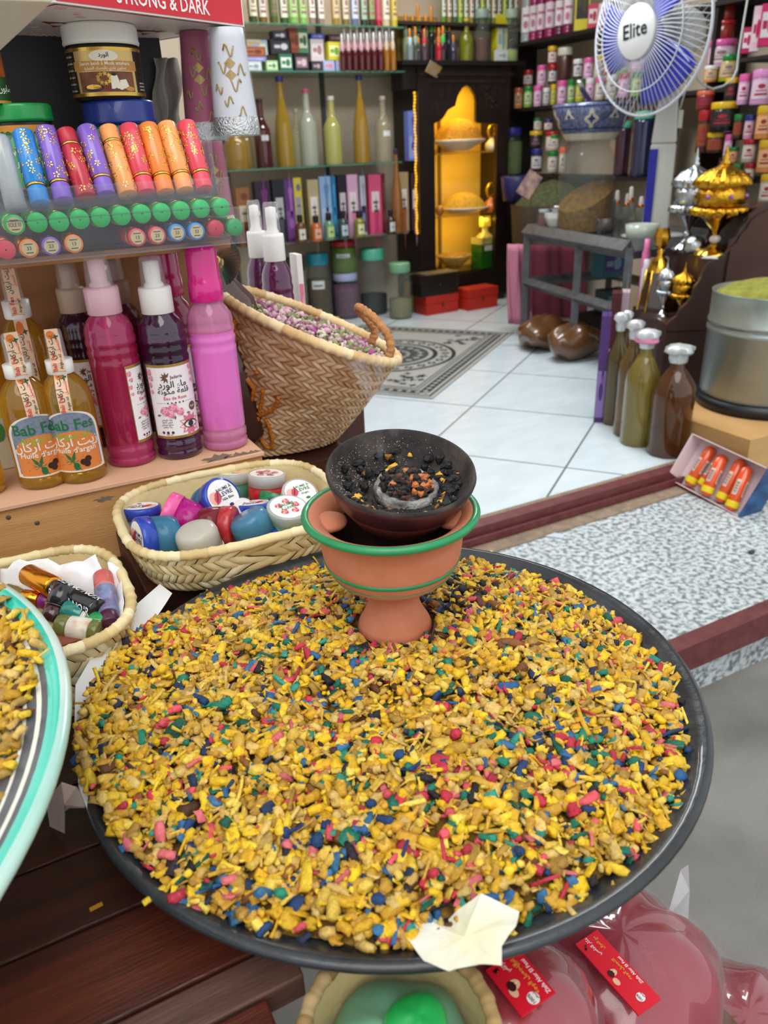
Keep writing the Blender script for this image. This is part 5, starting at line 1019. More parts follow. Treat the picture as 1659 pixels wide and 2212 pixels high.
# shelf C: tall glass bottles
TB = [(513, 265, 50, ['b08a3a', '5a4020', 'm', .85], 'amber flask half hidden behind the white cone'), (535, 255, 30, ['a8904a', '8a8a80', 'm', .6], 'pale amber bottle right of the half hidden flask'), (572, 213, 36, ['4f1f26', '2a1a1a', 'm', .97, 'c8ccd0'], 'dark plum red bottle with a small white tag'),
 (618, 165, 40, ['a88a28', '26286a', 's', .88], 'golden slender bottle with dark blue cap, left one'), (647, 235, 30, ['c9c9a0', 'b0b0a0', 'm', .5], 'faint clear bottle between the golden and pink capped ones'), (670, 192, 38, ['b9c0b0', 'a04a6a', 'm', .8], 'pale grey green bottle with pink cap'), (722, 208, 38, ['c4c070', 'b8b8b0', 'm', .85], 'pale yellow bottle with clear cap and dark scribble'),
 (783, 162, 36, ['b08a30', '26286a', 's', .88], 'golden slender bottle with dark blue cap, right one beyond the upright'), (830, 208, 36, ['b8ac90', 'a89a8a', 'm', .55, 'd8dcdc'], 'clear beige bottle with white paper label')]
for i, (x, yt, w, c, nm) in enumerate(TB): shelf_item('tall', x, 352, yt, w, c, nm+' on the bottle shelf', YS+.0+(.08 if x in (535, 647) else 0), SH['C'])
shelf_item('tall', 860, 500, 322, 26, ['a0662a', '22222c', 's', .95], 'brown slender bottle standing at the right end of the carton shelf', YS-.06, SH['D'], name='glass_bottle')
# shelf D: tall cartons and testers
TCN = [(556, 590, 392, ['2a1830', '3a2044', '6a2a6a', 2], 'dark purple carton leaning behind the white pumps'), (593, 620, 388, ['1f1c26', 'b0b0b4', '4a4a58', 0], 'black floral carton with a light label'), (618, 640, 388, ['5a3070', '7a4a90', '9a60a8', 2], 'violet carton with pale flowers'), (638, 656, 384, ['c8b83a', '8f8f9a', '6a6a80', 1], 'narrow yellow and grey carton'), (667, 692, 388, ['b0a078', 'd8d6cc', 'a08858', 0], 'beige carton with white label, left one'), (692, 718, 381, ['8aa6cc', 'a0b8d8', '5a80b0', 2], 'pale blue carton'), (716, 728, 381, ['1f6a9a', '2a7ab0', '4a90c0', 2], 'narrow deep blue carton'), (730, 752, 378, ['241c28', 'c0b8c0', 'c88ab0', 0], 'dark carton with white label and pink petals'),
 (750, 775, 377, ['d0a0c0', 'd8d0d4', 'd87aa8', 0], 'light pink carton with white label'), (778, 790, 380, ['b8b8c4', '3a2a5a', '8a8ab0', 2], 'grey lilac carton with purple band'), (795, 825, 377, ['d0507a', 'd8c8cc', 'b83a64', 0], 'tall rose pink carton reaching over the shelf edge'), (822, 832, 375, ['5a1a22', '6a2a30', '7a3a3a', 2], 'very narrow maroon carton beside the rose pink one'),
 (858, 882, 372, ['a08c68', 'd0cec6', '9a4a3a', 0], 'beige carton with white label and small red emblem, right one'), (884, 906, 374, ['2a1a2a', 'c8c4c8', 'c890b8', 0], 'dark carton with white label beside the display cabinet')]
for (x0, x1, yt, c, nm) in TCN: shelf_item('carton', (x0+x1)/2, 505, yt, x1-x0, c, nm+', on the lowest glass shelf', YS+.02, SH['D'], d=.03)
shelf_item('carton', 890, 370, 240, 25, ['6a78c0', '8a94cc', '3a4488', 2], 'tall periwinkle carton standing beside the dark display cabinet', YS+.0, SH['C'], d=.03)
for (x, yt, c, nm) in ((650, 464, ['6a3a1c', '18161a', 'd8d4cc'], 'brown tester bottle with black cap and white label'), (684, 466, ['c86a38', '18161a', 'dca88a'], 'orange tester bottle with black cap'), (712, 460, ['6a9a80', '18161a', 'b8cc80'], 'pale green tester bottle with black cap'), (742, 455, ['2a4a44', '18161a', 'b8c4d4'], 'dark green tester bottle with bluish label'), (777, 455, ['8a8a24', '1a1a14', 'd8dcb0'], 'olive yellow tester bottle'), (845, 453, ['3a2a22', '18161a', 'd0d0d4'], 'dark brown tester bottle with white label near the right end')):
    shelf_item('tester', x, 505, yt, 24 if yt > 454 else 20, c, nm+' before the cartons', YS-.12, SH['D'])
# goods left of the carton row, seen between pumps and display
shelf_item('carton', 530, 505, 405, 30, ['8a5a34', 'c8b8a0', '6a3a20', 1], 'tan carton at the far left of the lowest glass shelf', YS, SH['D'], d=.03)
shelf_item('jar', 552, 505, 440, 26, ['4a8a80', '2a4a48', 'c0c8a0'], 'teal jar at the left of the lowest glass shelf, behind the pumps', YS-.1, SH['D'])
# floor jars in front of the shelves
def fj(x, yb, yt, w, cont, lid, lab, nm, f=.6, c2=None, z=None, base=None):
    q = base or atz(x, yb, FZ)
    if q.y > 5.38: q = aty(x, yb, 5.38); q.z = FZ
    h = topz(q, yt)-q.z
    return g_item('glassjar', q, w/2*mpp(q)*1.04, h, face(q), [cont, lid, lab, f, c2 or cont], nm), q, h
fj(645, 655, 555, 44, '8a8470', '3a3c3e', None, 'glass jar of pale dried herbs with dark lid, farthest left on the floor', .8, '4a4a40')
fj(693, 672, 546, 52, '5a4630', '1f8aa0', 'd8dce0', 'glass jar with bright blue lid and white label, full of brown spice', .62, '3a2c20')
_, q, h = fj(750, 680, 588, 58, '4a2f48', 'a8b4d8', None, 'glass jar of purple dried flowers with pale blue lid, under the red lidded jar', .75, '7a5070')
g_item('glassjar', q+Vector((0, 0, h)), 29*mpp(q), topz(q+Vector((0, 0, h)), 519)-(q.z+h), face(q), ['5a7a24', 'b01f28', 'c8ccd4', .78, '4a6a1c'], 'green filled jar with red lid stacked on the purple flower jar')
fj(809, 676, 536, 58, '14161f', '5cc0a0', None, 'tall glass jar with mint lid and black contents in its lower third', .30, '20222c')
fj(866, 686, 567, 50, '8f8a6a', '74a884', None, 'glass jar with sage green lid just left of the red boxes', .35, '6a6a50')
fj(888, 672, 590, 30, '8a6a20', '4a4a30', None, 'narrow jar of amber oil behind the sage lidded one', .8)
for (x, y, w, h_, a, c, l, nm) in ((640, 668, 40, 40, 'd0508a', 'e0a0b8', 'f0d0d8', 'pink carton on the floor behind the rosebud basket'), (676, 690, 44, 40, 'd8a830', 'e0c0a0', 'c06030', 'yellow rimmed round carton on the floor behind the basket'), (710, 700, 50, 34, 'c8b82a', 'e0d890', '6a8a30', 'yellow carton on the floor nearest the basket handle')):
    q = atz(x, y+22, FZ); g_item('flat', q, w/2*mpp(q), h_*mpp(q), face(q), [a, c, l], nm, d=.04, name='small_carton')
shelf_item('flat', 617, None, 548, 12, ['e4dcd8', 'd87a90', 'e8c0c8'], 'white and pink tall leaflet box beside the purple sprays', 1.62, .90, d=.02, name='leaflet_box')
# ================= DARK DISPLAY CABINET WITH AMBER LIGHT =================
dk = M('22140f', .4, n=('100a08', 6, 2), b=(.2, 40), coat=.2); amb = M('c99a20', .6)
CX0, CX1, CY0, CY1, CZ0, CZ1 = 3.075, 3.86, 5.24, 5.60, FZ, 1.93
t = thing('display_cabinet', 'dark wooden cabinet with pointed arch opening and amber lit inside', 'cabinet', ((CX0+CX1)/2, CY0, CZ0))
o_ = Vector(t.location)
def cb(b): b.v = [(p[0]-o_.x, p[1]-o_.y, p[2]-o_.z) for p in b.v]; return b
xl = aty(940, 400, CY0).x; xr = aty(1072, 400, CY0).x; zb_ = aty(1000, 588, CY0).z
b = B(); b.box((CX0+xl)/2, CY0+.02, CZ0, xl-CX0, .04, CZ1-CZ0-.03); cb(b).part('door_stile', dk, t)
b = B(); b.box((CX1+xr)/2, CY0+.02, CZ0, CX1-xr, .04, CZ1-CZ0-.03); cb(b).part('door_stile', dk, t)
b = B(); b.box(CX0+.01, (CY0+CY1)/2+.02, CZ0, .02, CY1-CY0-.04, CZ1-CZ0-.03); cb(b).part('side_panel', dk, t)
b = B(); b.box(CX1-.01, (CY0+CY1)/2+.02, CZ0, .02, CY1-CY0-.04, CZ1-CZ0-.03); cb(b).part('side_panel', dk, t)
b = B(); b.box((CX0+CX1)/2, CY1-.01, CZ0+.1, CX1-CX0-.04, .015, CZ1-CZ0-.15); cb(b).part('back_panel', M('d0a850', .7), t)
b = B(); b.box((xl+xr)/2-.03, CY1-.03, zb_, .02, .02, 1.3); cb(b).part('back_batten', M('6a5020', .7), t)
b = B(); b.box((xl+xr)/2, CY0+.03, CZ0, xr-xl, .06, zb_-CZ0-.01); cb(b).part('bottom_rail', dk, t)
b = B(); b.box((CX0+CX1)/2-.02, CY0+.16, CZ1-.03, CX1-CX0+.24, .42, .03); cb(b).part('top_board', M('0f0c0b', .5), t, bev=.003)
b = B(); b.box((xl+xr)/2, (CY0+CY1)/2+.02, zb_-.02, xr-xl+.1, CY1-CY0-.06, .02); cb(b).part('floor_board', dk, t)
# carved arch panel: pointed arch cut out of the upper front
ap = [(940, 267), (948, 262), (956, 257), (962, 248), (968, 238), (976, 233), (984, 228), (987, 215), (990, 205), (998, 191), (1008, 184), (1018, 191), (1026, 205), (1029, 220), (1028, 262), (1034, 266), (1072, 268)]
P = [aty(x, y, CY0+.005) for x, y in ap]; zt = CZ1-.03; b = B()
v = []; n = len(P)
P = [Vector((xl, 0, P[0].z))]+P[1:-1]+[Vector((xr, 0, P[-1].z))]
for yy in (CY0+.004, CY0+.03):
    for p_ in P: v.append((p_.x, yy, p_.z))
    for p_ in P: v.append((p_.x, yy, zt))
f = []
for i in range(n-1): f += [(i, i+1, n+i+1, n+i), (2*n+i, 3*n+i, 3*n+i+1, 2*n+i+1), (i, 2*n+i, 2*n+i+1, i+1)]
b.add(v, f)
cb(b).part('arch_panel', dk, t)
b = B(); zc = aty(1000, 178, CY0).z; b.box((xl+xr)/2, CY0-.004, zc, xr-xl+.1, .012, .012); b.box((xl+xr)/2, CY0-.004, CZ1-.09, xr-xl+.25, .014, .02)
for k in range(24):
    x = xl+(xr-xl)*random.random(); z = aty(1000, 185+60*random.random(), CY0).z
    if x < P[0].x+.12 or x > xr-.15: b.tube([(x+.02*(1-i/9)*math.cos(i*.9+k), CY0+.001, z+.02*(1-i/9)*math.sin(i*.9+k)) for i in range(10)], .0025, 4)
cb(b).part('carved_trim', M('2c1a12', .4, coat=.3), t)
b = B(); b.box(CX0-.055, CY0+.10, CZ1-.17, .11, .16, .14); cb(b).part('top_bracket', dk, t)
gsh = M('c8a040', .1, al=.5, coat=.6)
for zpx in (328, 462):
    z = aty(1000, zpx, CY0+.1).z; b = B(); b.box((xl+xr)/2, (CY0+CY1)/2+.02, z-.012, xr-xl+.14, .27, .010); cb(b).part('glass_shelf', gsh, t)
b = B()
for k in range(46): b.sph((CX0-.012+.003*math.sin(k), CY0+.03, aty(905, 200, CY0).z-k*.0205), .009, 0, 6)
b.v = [(p[0]-o_.x, p[1]-o_.y, p[2]-o_.z) for p in b.v]; lg = b.part('light_string', M('f0b428', .4, em=1.2), t)
b = B()
for k in range(60): b.sph((xr+.03+.004*math.sin(k), CY0+.06, aty(905, 200, CY0).z-k*.0205), .006, 0, 6)
l = bpy.data.lights.new('cabinet_lamp', 'AREA'); l.energy = 6; l.color = (1, .70, .10); l.shape = 'RECTANGLE'; l.size = .45; l.size_y = .12
lo = bpy.data.objects.new('cabinet_lamp', l); C.objects.link(lo); lo.location = ((xl+xr)/2, CY0+.12, CZ1-.10)
for z_, e_ in ((aty(1000, 345, CY0).z, 1.8), (aty(1000, 478, CY0).z, 1.8)):
    l = bpy.data.lights.new('cabinet_strip', 'AREA'); l.energy = e_; l.color = (1, .70, .10); l.shape = 'RECTANGLE'; l.size = .5; l.size_y = .03
    lo = bpy.data.objects.new('cabinet_strip_light', l); C.objects.link(lo); lo.location = ((xl+xr)/2, CY0+.075, z_); lo.rotation_euler = (R(35), 0, 0)
# dishes inside
def dish(x, y, wpx, cont, label, dome, ypl, shell, h=.05):
    q = aty(x, y, ypl); r = wpx/2*mpp(q); o = thing('footed_dish', label, 'dish', (q.x, q.y, q.z))
    b = B(); b.lathe([(r*.35, 0), (r*.4, .004), (r*.85, h*.75), (r, h), (r*.98, h+.006), (r*.9, h), (.001, h*.6)], 30, cap=False); b.part('bowl', shell, o)
    b = B(); b.lathe([(r*.93, h*.9), (r*.75, h+dome*.45), (r*.4, h+dome*.9), (.001, h+dome)], 30, fn=lambda a, i, r_: r_*(1+.04*math.sin(a*5+i)), cap=False); ob = b.part('spice_heap', cont, o); ob['kind'] = 'stuff'; return o
spc = M('c88a20', .8, n=('8a5a10', 60, 2.5), b=(1, 80))
zA = aty(1000, 328, CY0+.1).z; zB = aty(1000, 462, CY0+.1).z
dish(990, 326, 118, spc, 'white dish heaped with orange spice on the upper cabinet shelf', .15, 5.36, M('d8d0c0', .3), .07)
dish(1002, 460, 110, M('d0a030', .8, n=('a87820', 60, 2.5), b=(1, 80)), 'white dish heaped with yellow grains on the lower cabinet shelf', .11, 5.36, M('d8d0c0', .3), .04)
dish(980, 580, 80, M('a87820', .8, n=('5a3a10', 60, 2.5), b=(1, 80)), 'glass bowl of dark golden seeds on the cabinet floor', .02, 5.36, M('b89a50', .1, al=.6, coat=.8), .10)
q = aty(1046, 578, 5.34); r = 24*mpp(q); o = thing('glass_decanter', 'square glass decanter of green liquid at the bottom of the cabinet', 'decanter', q, R(10)); k = 108*mpp(q)
b = B(); b.box(0, 0, 0, 2*r, 1.4*r, k*.46, 0); b.part('green_liquid', M('1f6a1c', .1, tr=.4, coat=.8), o, bev=.004)
b = B(); b.box(0, 0, k*.462, 2*r, 1.4*r, k*.12); b.lathe([(r*.8, k*.58), (r*.7, k*.62), (r*.3, k*.68), (r*.3, k*.76)], 20, cap=False); b.part('glass_shoulder', M('d0c070', .08, al=.6, coat=1), o)
b = B(); b.box(0, 0, k*.77, r*.9, r*.6, k*.2); b.part('stopper', M('e0c860', .08, al=.7, coat=1), o, bev=.006)
b = B(); mp = flat(-.7*r); b.rect(mp, -r*.7, k*.34, r*.7, k*.44, .001, 0, 3); b.part('label', M('c8c4b0', .5), o)
for (x, y, h_, c, nm) in ((1062, 326, 52, 'e0c8a8', 'small pale figurine shaped perfume bottle on the upper cabinet shelf'), (1060, 458, 60, 'c86a20', 'ornate perfume bottle with orange base on the lower cabinet shelf')):
    q = aty(x, y, 5.33); s = h_*mpp(q); o = thing('ornate_perfume_bottle', nm, 'bottle', q)
    b = B(); b.lathe([(.001, 0), (s*.22, 0), (s*.28, s*.1), (s*.26, s*.28), (s*.10, s*.45), (s*.09, s*.5)], 20, cap=False); b.part('bottle_body', M(c, .3, coat=.6), o)
    b = B(); b.tube([(s*.17*math.cos(a), 0, s*.72+s*.22*math.sin(a)) for a in np.linspace(0, 2*PI, 21)[:-1]], s*.06, 8, closed=True); b.part('ring_stopper', M('e8b830', .15, met=.8), o)
b = B(); b.sph((0, 0, 0), (.035, .03, .04), 0, 12); q = aty(950, 448, 5.33); b.solo('amber_ball', M('a8661c', .3, coat=.6), 'amber ball at the left of the lower cabinet shelf', 'ornament', loc=(q.x, q.y, zB+.04-.002))
# boxes before the cabinet
def rbox(x0, x1, yb, yt, col, label, dark=False, zb0=None, Yp=5.14, dpt=.16):
    q = atz((x0+x1)/2, yb, FZ) if zb0 is None else aty((x0+x1)/2, yb, Yp); z = FZ if zb0 is None else zb0; q = Vector((q.x, q.y, z)); w = (x1-x0)*mpp(q); h = topz(q, yt)-z
    o = thing('lidded_box', label, 'box', q, R(3)); b = B(); b.box(0, dpt/2, 0, w, dpt, h*.58); b.part('box_base', col, o, bev=.002)
    b = B(); b.box(0, dpt/2, h*.6, w*1.02, dpt*1.02, h*.4); b.part('box_lid', col, o, bev=.002)
    b = B(); b.sph((0, -.004, h*.5), (.010, .006, .010), 0, 8); b.box(0, -.003, h*.42, .02, .006, h*.2); b.part('clasp', M('6a1c14' if not dark else '1a1a1a', .4), o); return o, q, h, w
redm = M('c02c1c', .45, n=('a82418', 20, 2))
_, q1, h1, w1 = rbox(915, 998, 677, 637, redm, 'red lidded box on the floor beneath the black box')
rbox(1003, 1083, 667, 622, redm, 'red lidded box on the floor at the foot of the cabinet, right of the other')
rbox(903, 1000, 640, 592, M('1c1410', .35, coat=.4), 'black lidded box with pale top stacked on the left red box', True, q1.z+h1, q1.y)
b = B(); b.box(0, 0, 0, w1*1.02, .15, .008); b.solo('tan_tray_lid', M('6a5a40', .5), 'tan flat lid lying on top of the black box', 'lid', loc=(q1.x, q1.y+.08, q1.z+h1+topz((q1.x, q1.y, q1.z+h1), 592)-(q1.z+h1)+.0002), rot=(0, 0, R(3)))
# ---------- bottles on top of the cabinet ----------
TT = CZ1
def vial(x, yt, w, body, neck, label, Y, stop='d08a3a', yb=125): return shelf_item('vial', x, yb, yt, w, [body, neck, stop], label+' on top of the dark cabinet', Y, TT)
VR = [(878, 30, '9ab08a', 'b8c8a0', 'pale green vial at the far left of the group'), (893, 32, '5a4a3a', '8a8a78', 'grey necked vial'), (904, 10, '1e2a1a', '3f9a4a', 'green necked vial, leftmost of the tall ones'), (908, 34, '3a1420', 'b83a90', 'magenta necked vial'), (921, 32, '4a3a34', 'b09080', 'tan necked vial'), (932, 14, '141a14', '4ab04a', 'bright green necked tall vial in the middle'), (940, 46, '2a1010', '8a3a30', 'dark red vial'), (952, 48, '24181c', '8a5a3a', 'brown necked vial'), (960, 12, '141a14', '3fa050', 'green necked tall vial, rightmost of the tall ones'), (970, 44, '1c1420', '4a4058', 'violet black vial')]
for (x, yt, a, c, nm) in VR: vial(x, yt, 15, a, c, nm, 5.42)
VF = [(886, 62, '7a8a90', 'b8ccd8', 'pale blue necked vial, front left'), (898, 58, '3f4a3a', '8aa890', 'sage green vial in the front row'), (904, 80, '2a2434', '4a4a5a', 'short dark vial in the front row'), (917, 62, '4a3a44', 'c03848', 'crimson necked vial in the front row'), (948, 60, 'a01c2c', 'c87028', 'red vial with orange stopper'), (957, 56, '2a1c24', '40c060', 'vivid green necked vial in the front row'), (979, 76, '2c2c3c', '4a4a6a', 'short slate vial at the front right')]
for (x, yt, a, c, nm) in VF: vial(x, yt, 15, a, c, nm, 5.32)
b = B(); b.box(0, 0, 0, .34, .02, .30); q = aty(905, 120, 5.52); b.solo('cardboard_sheet', M('9a7c3a', .8), 'brown cardboard sheet standing behind the vials on the cabinet', 'cardboard', loc=(q.x, 5.53, TT), rot=(R(-4), 0, 0))
shelf_item('tall', 1007, 125, 40, 30, ['8a8f1c', 'd8a82c', 'm', .9], 'yellow green oil bottle with gold neck on top of the cabinet', 5.36, TT)
shelf_item('glassjar', 1040, 125, 20, 34, ['5a2f20', '8aa098', None, .45, '4a2418'], 'glass jar half full of brown liquid on top of the cabinet', 5.36, TT)
shelf_item('flat', 1078, 125, 32, 30, ['d0cc20', 'd8dcc8', '8ab0a0'], 'bright yellow carton with mint label on top of the cabinet', 5.40, TT, d=.03, name='small_carton')
shelf_item('glassjar', 1102, 125, 20, 34, ['a8bc70', '9ab09a', None, .25, '98b060'], 'glass jar of pale green liquid at the right end of the cabinet top', 5.36, TT)
shelf_item('flat', 1082, 125, 108, 28, ['c8d0d4', 'd8dcdc', 'a0a8b0'], 'small white card box at the cabinet top edge', 5.27, TT, d=.02, name='small_carton')
b = B(); b.box(0, 0, 0, .16, .075, .002); q = aty(945, 146, 5.18); b.solo('banknote_card', M('b8b0a0', .5, n=('c89a50', 20, 3)), 'printed card hanging over the front edge of the cabinet top', 'card', loc=(q.x-.02, 5.195, CZ1-.055), rot=(R(-62), R(12), R(28)))
# hanging row above the cabinet: shelf with small packets (top of the view)
b = B(); b.box(0, 0, 0, 1.1, .22, .02); b.solo('upper_shelf', M('2a201a', .6), 'dark wooden shelf high above the cabinet at the top of the view', 'shelf', loc=(3.45, 5.45, 2.155))
for i, x in enumerate(range(958, 1126, 12)):
    a, c = [('5a8a2a', 'c8d8c8'), ('8a7a3a', 'd8d0c0'), ('3a5a3a', 'b8c0c0'), ('7aa030', 'c0d060')][i % 4]
    shelf_item('jar', x, 16, -40, 12, [a, 'c8c8c8', c], ['green', 'tan', 'dark green', 'lime'][i % 4]+' labelled small bottle on the shelf high above the cabinet', 5.40, 2.175, name='small_bottle', group=['green', 'tan', 'dark green', 'lime'][i % 4]+' bottles on the high shelf')
# ================= RIGHT WALL SHELVES =================
shd = M('1c1512', .6); XW = 4.02
for z, y0, y1, ds in ((2.055, 3.1, 5.45, 'dark wooden shelf of magenta rosewater on the right wall, the highest'), (1.632, 2.5, 5.50, 'dark wooden shelf of pink and green lidded jars on the right wall'), (1.165, 2.9, 5.50, 'dark wooden shelf behind the blue bowl on the right wall'), (1.385, 2.45, 3.35, 'short dark shelf of yellow lidded jars at the right edge')):
    b = B(); b.box(0, 0, 0, .30, y1-y0, .022); b.solo('wall_shelf', shd, ds, 'shelf', loc=(4.135, (y0+y1)/2, z-.022))
GR = {'m': ('d85a9c', 'magenta'), 'p': ('d88ac0', 'pink'), 'g': ('1a7a34', 'green'), 'w': ('d8dcdc', 'white'), 'y': ('d8b01c', 'yellow'), 'r': ('a81c24', 'red'), 'b': ('24307a', 'blue'), 'k': ('1a1a1c', 'black'), 'o': ('d8684a', 'coral')}
BD = {'p': ('d09ac4', 'pink'), 'o': ('d88a4a', 'orange'), 'g': ('7aa84a', 'light green'), 'w': ('b8b4a4', 'cream'), 'r': ('8f2a24', 'red'), 'n': ('4a2a20', 'brown'), 'k': ('1c1618', 'black'), 'l': ('a8a82a', 'lime'), 's': ('8a9090', 'grey')}
def jrow(items, X, z, where, yb=215, kind='jar', lab=None, ddx=0):
    prev = None
    for (x0, x1, yt, lid, body) in items:
        lc, ln = GR[lid]; bc, bn = BD[body]
        o = shelf_item(kind, (x0+x1)/2, yb, yt, (x1-x0)*.97, [bc, lc, {'p': 'dcb8d4', 'o': 'e0a878', 'g': 'b0cc90', 'w': 'd0ccc0', 'r': 'd8ccc8', 'n': 'c8ccd0', 'k': '3a3034', 'l': 'c0c04a', 's': 'c0c4c4'}[body], '8a6a7a'],
                       f'{bn} jar, {ln} lid, {where}, '+(f'right of {prev}' if prev else 'first at left'), None, z, X=X+ddx, rz=R(90)+R(-40))
        prev = f'{bn} and {ln}'
J1 = [(1110, 1130, 190, 'o', 'o'), (1131, 1151, 186, 'g', 'g'), (1152, 1171, 185, 'm', 'p'), (1172, 1188, 190, 'w', 's'), (1189, 1201, 182, 'y', 'l'), (1203, 1224, 174, 'm', 'p'), (1225, 1241, 172, 'g', 'g'), (1242, 1262, 171, 'g', 'l'), (1263, 1283, 169, 'w', 'p'), (1284, 1305, 167, 'm', 'w'), (1307, 1331, 160, 'w', 'w'), (1334, 1358, 158, 'r', 'p'), (1361, 1386, 155, 'g', 'g'), (1389, 1414, 152, 'm', 'o'), (1417, 1444, 148, 'b', 'p')]
jrow(J1, XW, 1.632, 'jar shelf front')
zt1 = [1.632+.15]*3
def stack(items, zf, X, where):
    prev = None
    for (x0, x1, yt, yb, lid, body) in items:
        q = atx((x0+x1)/2, yb, X); lc, ln = GR[lid]; bc, bn = BD[body]; h = topz(q, yt)-q.z
        g_item('jar', q, (x1-x0)/2*mpp(q)*.97, h, R(-40), [bc, lc, {'p': 'dcb8d4', 'r': 'd8ccc8', 'n': 'c8ccd0', 'w': 'd0ccc0', 'o': 'e0a878', 'k': '3a3034', 'g': 'c8d8c0', 'l': 'c0c04a', 's': 'c0c4c4'}[body], '8a6a7a'], f'{bn} jar, {ln} lid, {where}, '+(f'right of {prev}' if prev else 'first at left')); prev = f'{bn} and {ln}'
stack([(1129, 1151, 152, 187, 'r', 'r'), (1159, 1180, 141, 186, 'm', 'p'), (1183, 1202, 141, 182, 'n' if False else 'r', 'n'), (1236, 1258, 128, 172, 'w', 'n'), (1259, 1281, 125, 170, 'm', 'p'), (1282, 1302, 120, 168, 'y', 'w'), (1303, 1326, 118, 162, 'r', 'r'), (1330, 1356, 112, 159, 'g', 'g'), (1362, 1390, 108, 156, 'p', 'p'), (1396, 1424, 104, 153, 'b', 's')], 0, XW+.03, 'upper jar tier')
stack([(1182, 1203, 100, 141, 'y', 'r')], 0, XW+.03, 'at the very top of the jar stacks')
shelf_item('jar', 1218, 176, 103, 32, ['4a2a24', 'c8c8b4'], 'tall brown jar with wide white cap standing among the stacked jars', None, atx(1218, 172, XW+.02).z, X=XW+.06, rz=R(50))
stack([(1143, 1171, 283, 321, 'y', 'k'), (1177, 1206, 284, 325, 'r', 'w'), (1184, 1207, 291, 324, 'g', 'w')], 0, XW+.02, 'left of blue bowl, middle')
stack([(1145, 1171, 322, 371, 'b', 'n'), (1181, 1204, 327, 372, 'g', 'w'), (1206, 1222, 318, 372, 'o', 'w')], 0, XW+.02, 'left of blue bowl, bottom')
stack([(1152, 1171, 255, 281, 'g', 'w'), (1174, 1194, 258, 283, 'b', 'r')], 0, XW+.05, 'left of blue bowl, top tier')
q = atx(1115, 340, XW+.1); g_item('glassjar', Vector((q.x-.05, q.y, 1.165)), .09, .34, 0, ['8a9a54', '3a3aa0', None, .7, '6a7a40'], 'green herb jar in the corner between the cabinet and the jar shelves')
# magenta rosewater bottles on the high shelf
RP = [(1138, 26, 'a8b0b4', 'd8dce0'), (1153, 22, '9c1060', 'd0c8d0'), (1168, 20, '8c0f5a', 'dccad4'), (1188, 24, 'a01464', 'd4c4d0'), (1208, 22, '701048', 'd8d0d8'), (1226, 22, '8a1258', 'dcd0d8')]
for i, (x, w, a, l) in enumerate(RP): shelf_item('spray', x, 70, -60-i*4, w, [a, 'd8d8dc', l], ['grey clear rosewater bottle at the left end', 'first magenta rosewater bottle right of the clear one', 'second magenta bottle right of the clear one', 'magenta bottle left of the dark plum one', 'dark plum rosewater bottle', 'magenta bottle beside the black and yellow carton'][i]+' of the highest wall shelf', None, 2.055, X=XW, rz=R(50), name='rosewater_bottle')
shelf_item('flat', 1256, 55, -60, 32, ['c8c01c', '1c1a14', '3a3418'], 'yellow carton with black panel on the highest wall shelf', None, 2.055, X=XW, rz=R(90)-R(40), d=.03, name='small_carton')
shelf_item('flat', 1280, 48, 10, 22, ['c03050', 'e0d0d4', 'a02040'], 'red and white packet beside the yellow carton on the highest wall shelf', None, 2.055, X=XW, rz=R(50), d=.03, name='small_carton')
shelf_item('flat', 1302, 40, 8, 20, ['d8ccd0', 'c8a0b0', 'a05060'], 'pale packet behind the fan rim on the highest wall shelf', None, 2.055, X=XW, rz=R(50), d=.03, name='small_carton')
# mint lidded tall ribbed jars
def ribbed(x, yt, w, cont, label, X=XW+.02):
    q = atx(x, 378, X); p = Vector((X, q.y, 1.165)); h = topz(p, yt)-p.z; r = w/2*mpp(p); o = thing('ribbed_jar', label, 'jar', p)
    pr = [(.001, 0), (r*.9, 0)]+[(r*(.93+(.04 if k % 2 else 0)), h*(.03+.82*k/28)) for k in range(29)]+[(r*.86, h*.89), (.001, h*.89)]
    b = B(); b.lathe(pr, 26, cap=False); b.part('jar_body', M(cont, .15, coat=.8), o)
    b = B(); b.lathe([(r*.94, h*.88), (r*.97, h*.885), (r*.95, h*.99), (r*.85, h), (.001, h)], 28, cap=False); b.part('lid', M('5ab896', .35), o)
ribbed(1382, 240, 46, '252a48', 'tall ribbed jar with mint lid and indigo contents below the fan'); ribbed(1431, 232, 50, '2f3a30', 'tall ribbed jar with mint lid and grey green contents below the fan')
ribbed(1340, 262, 34, '3a1c2c', 'plum coloured ribbed jar half hidden behind the blue bowl', XW+.06)
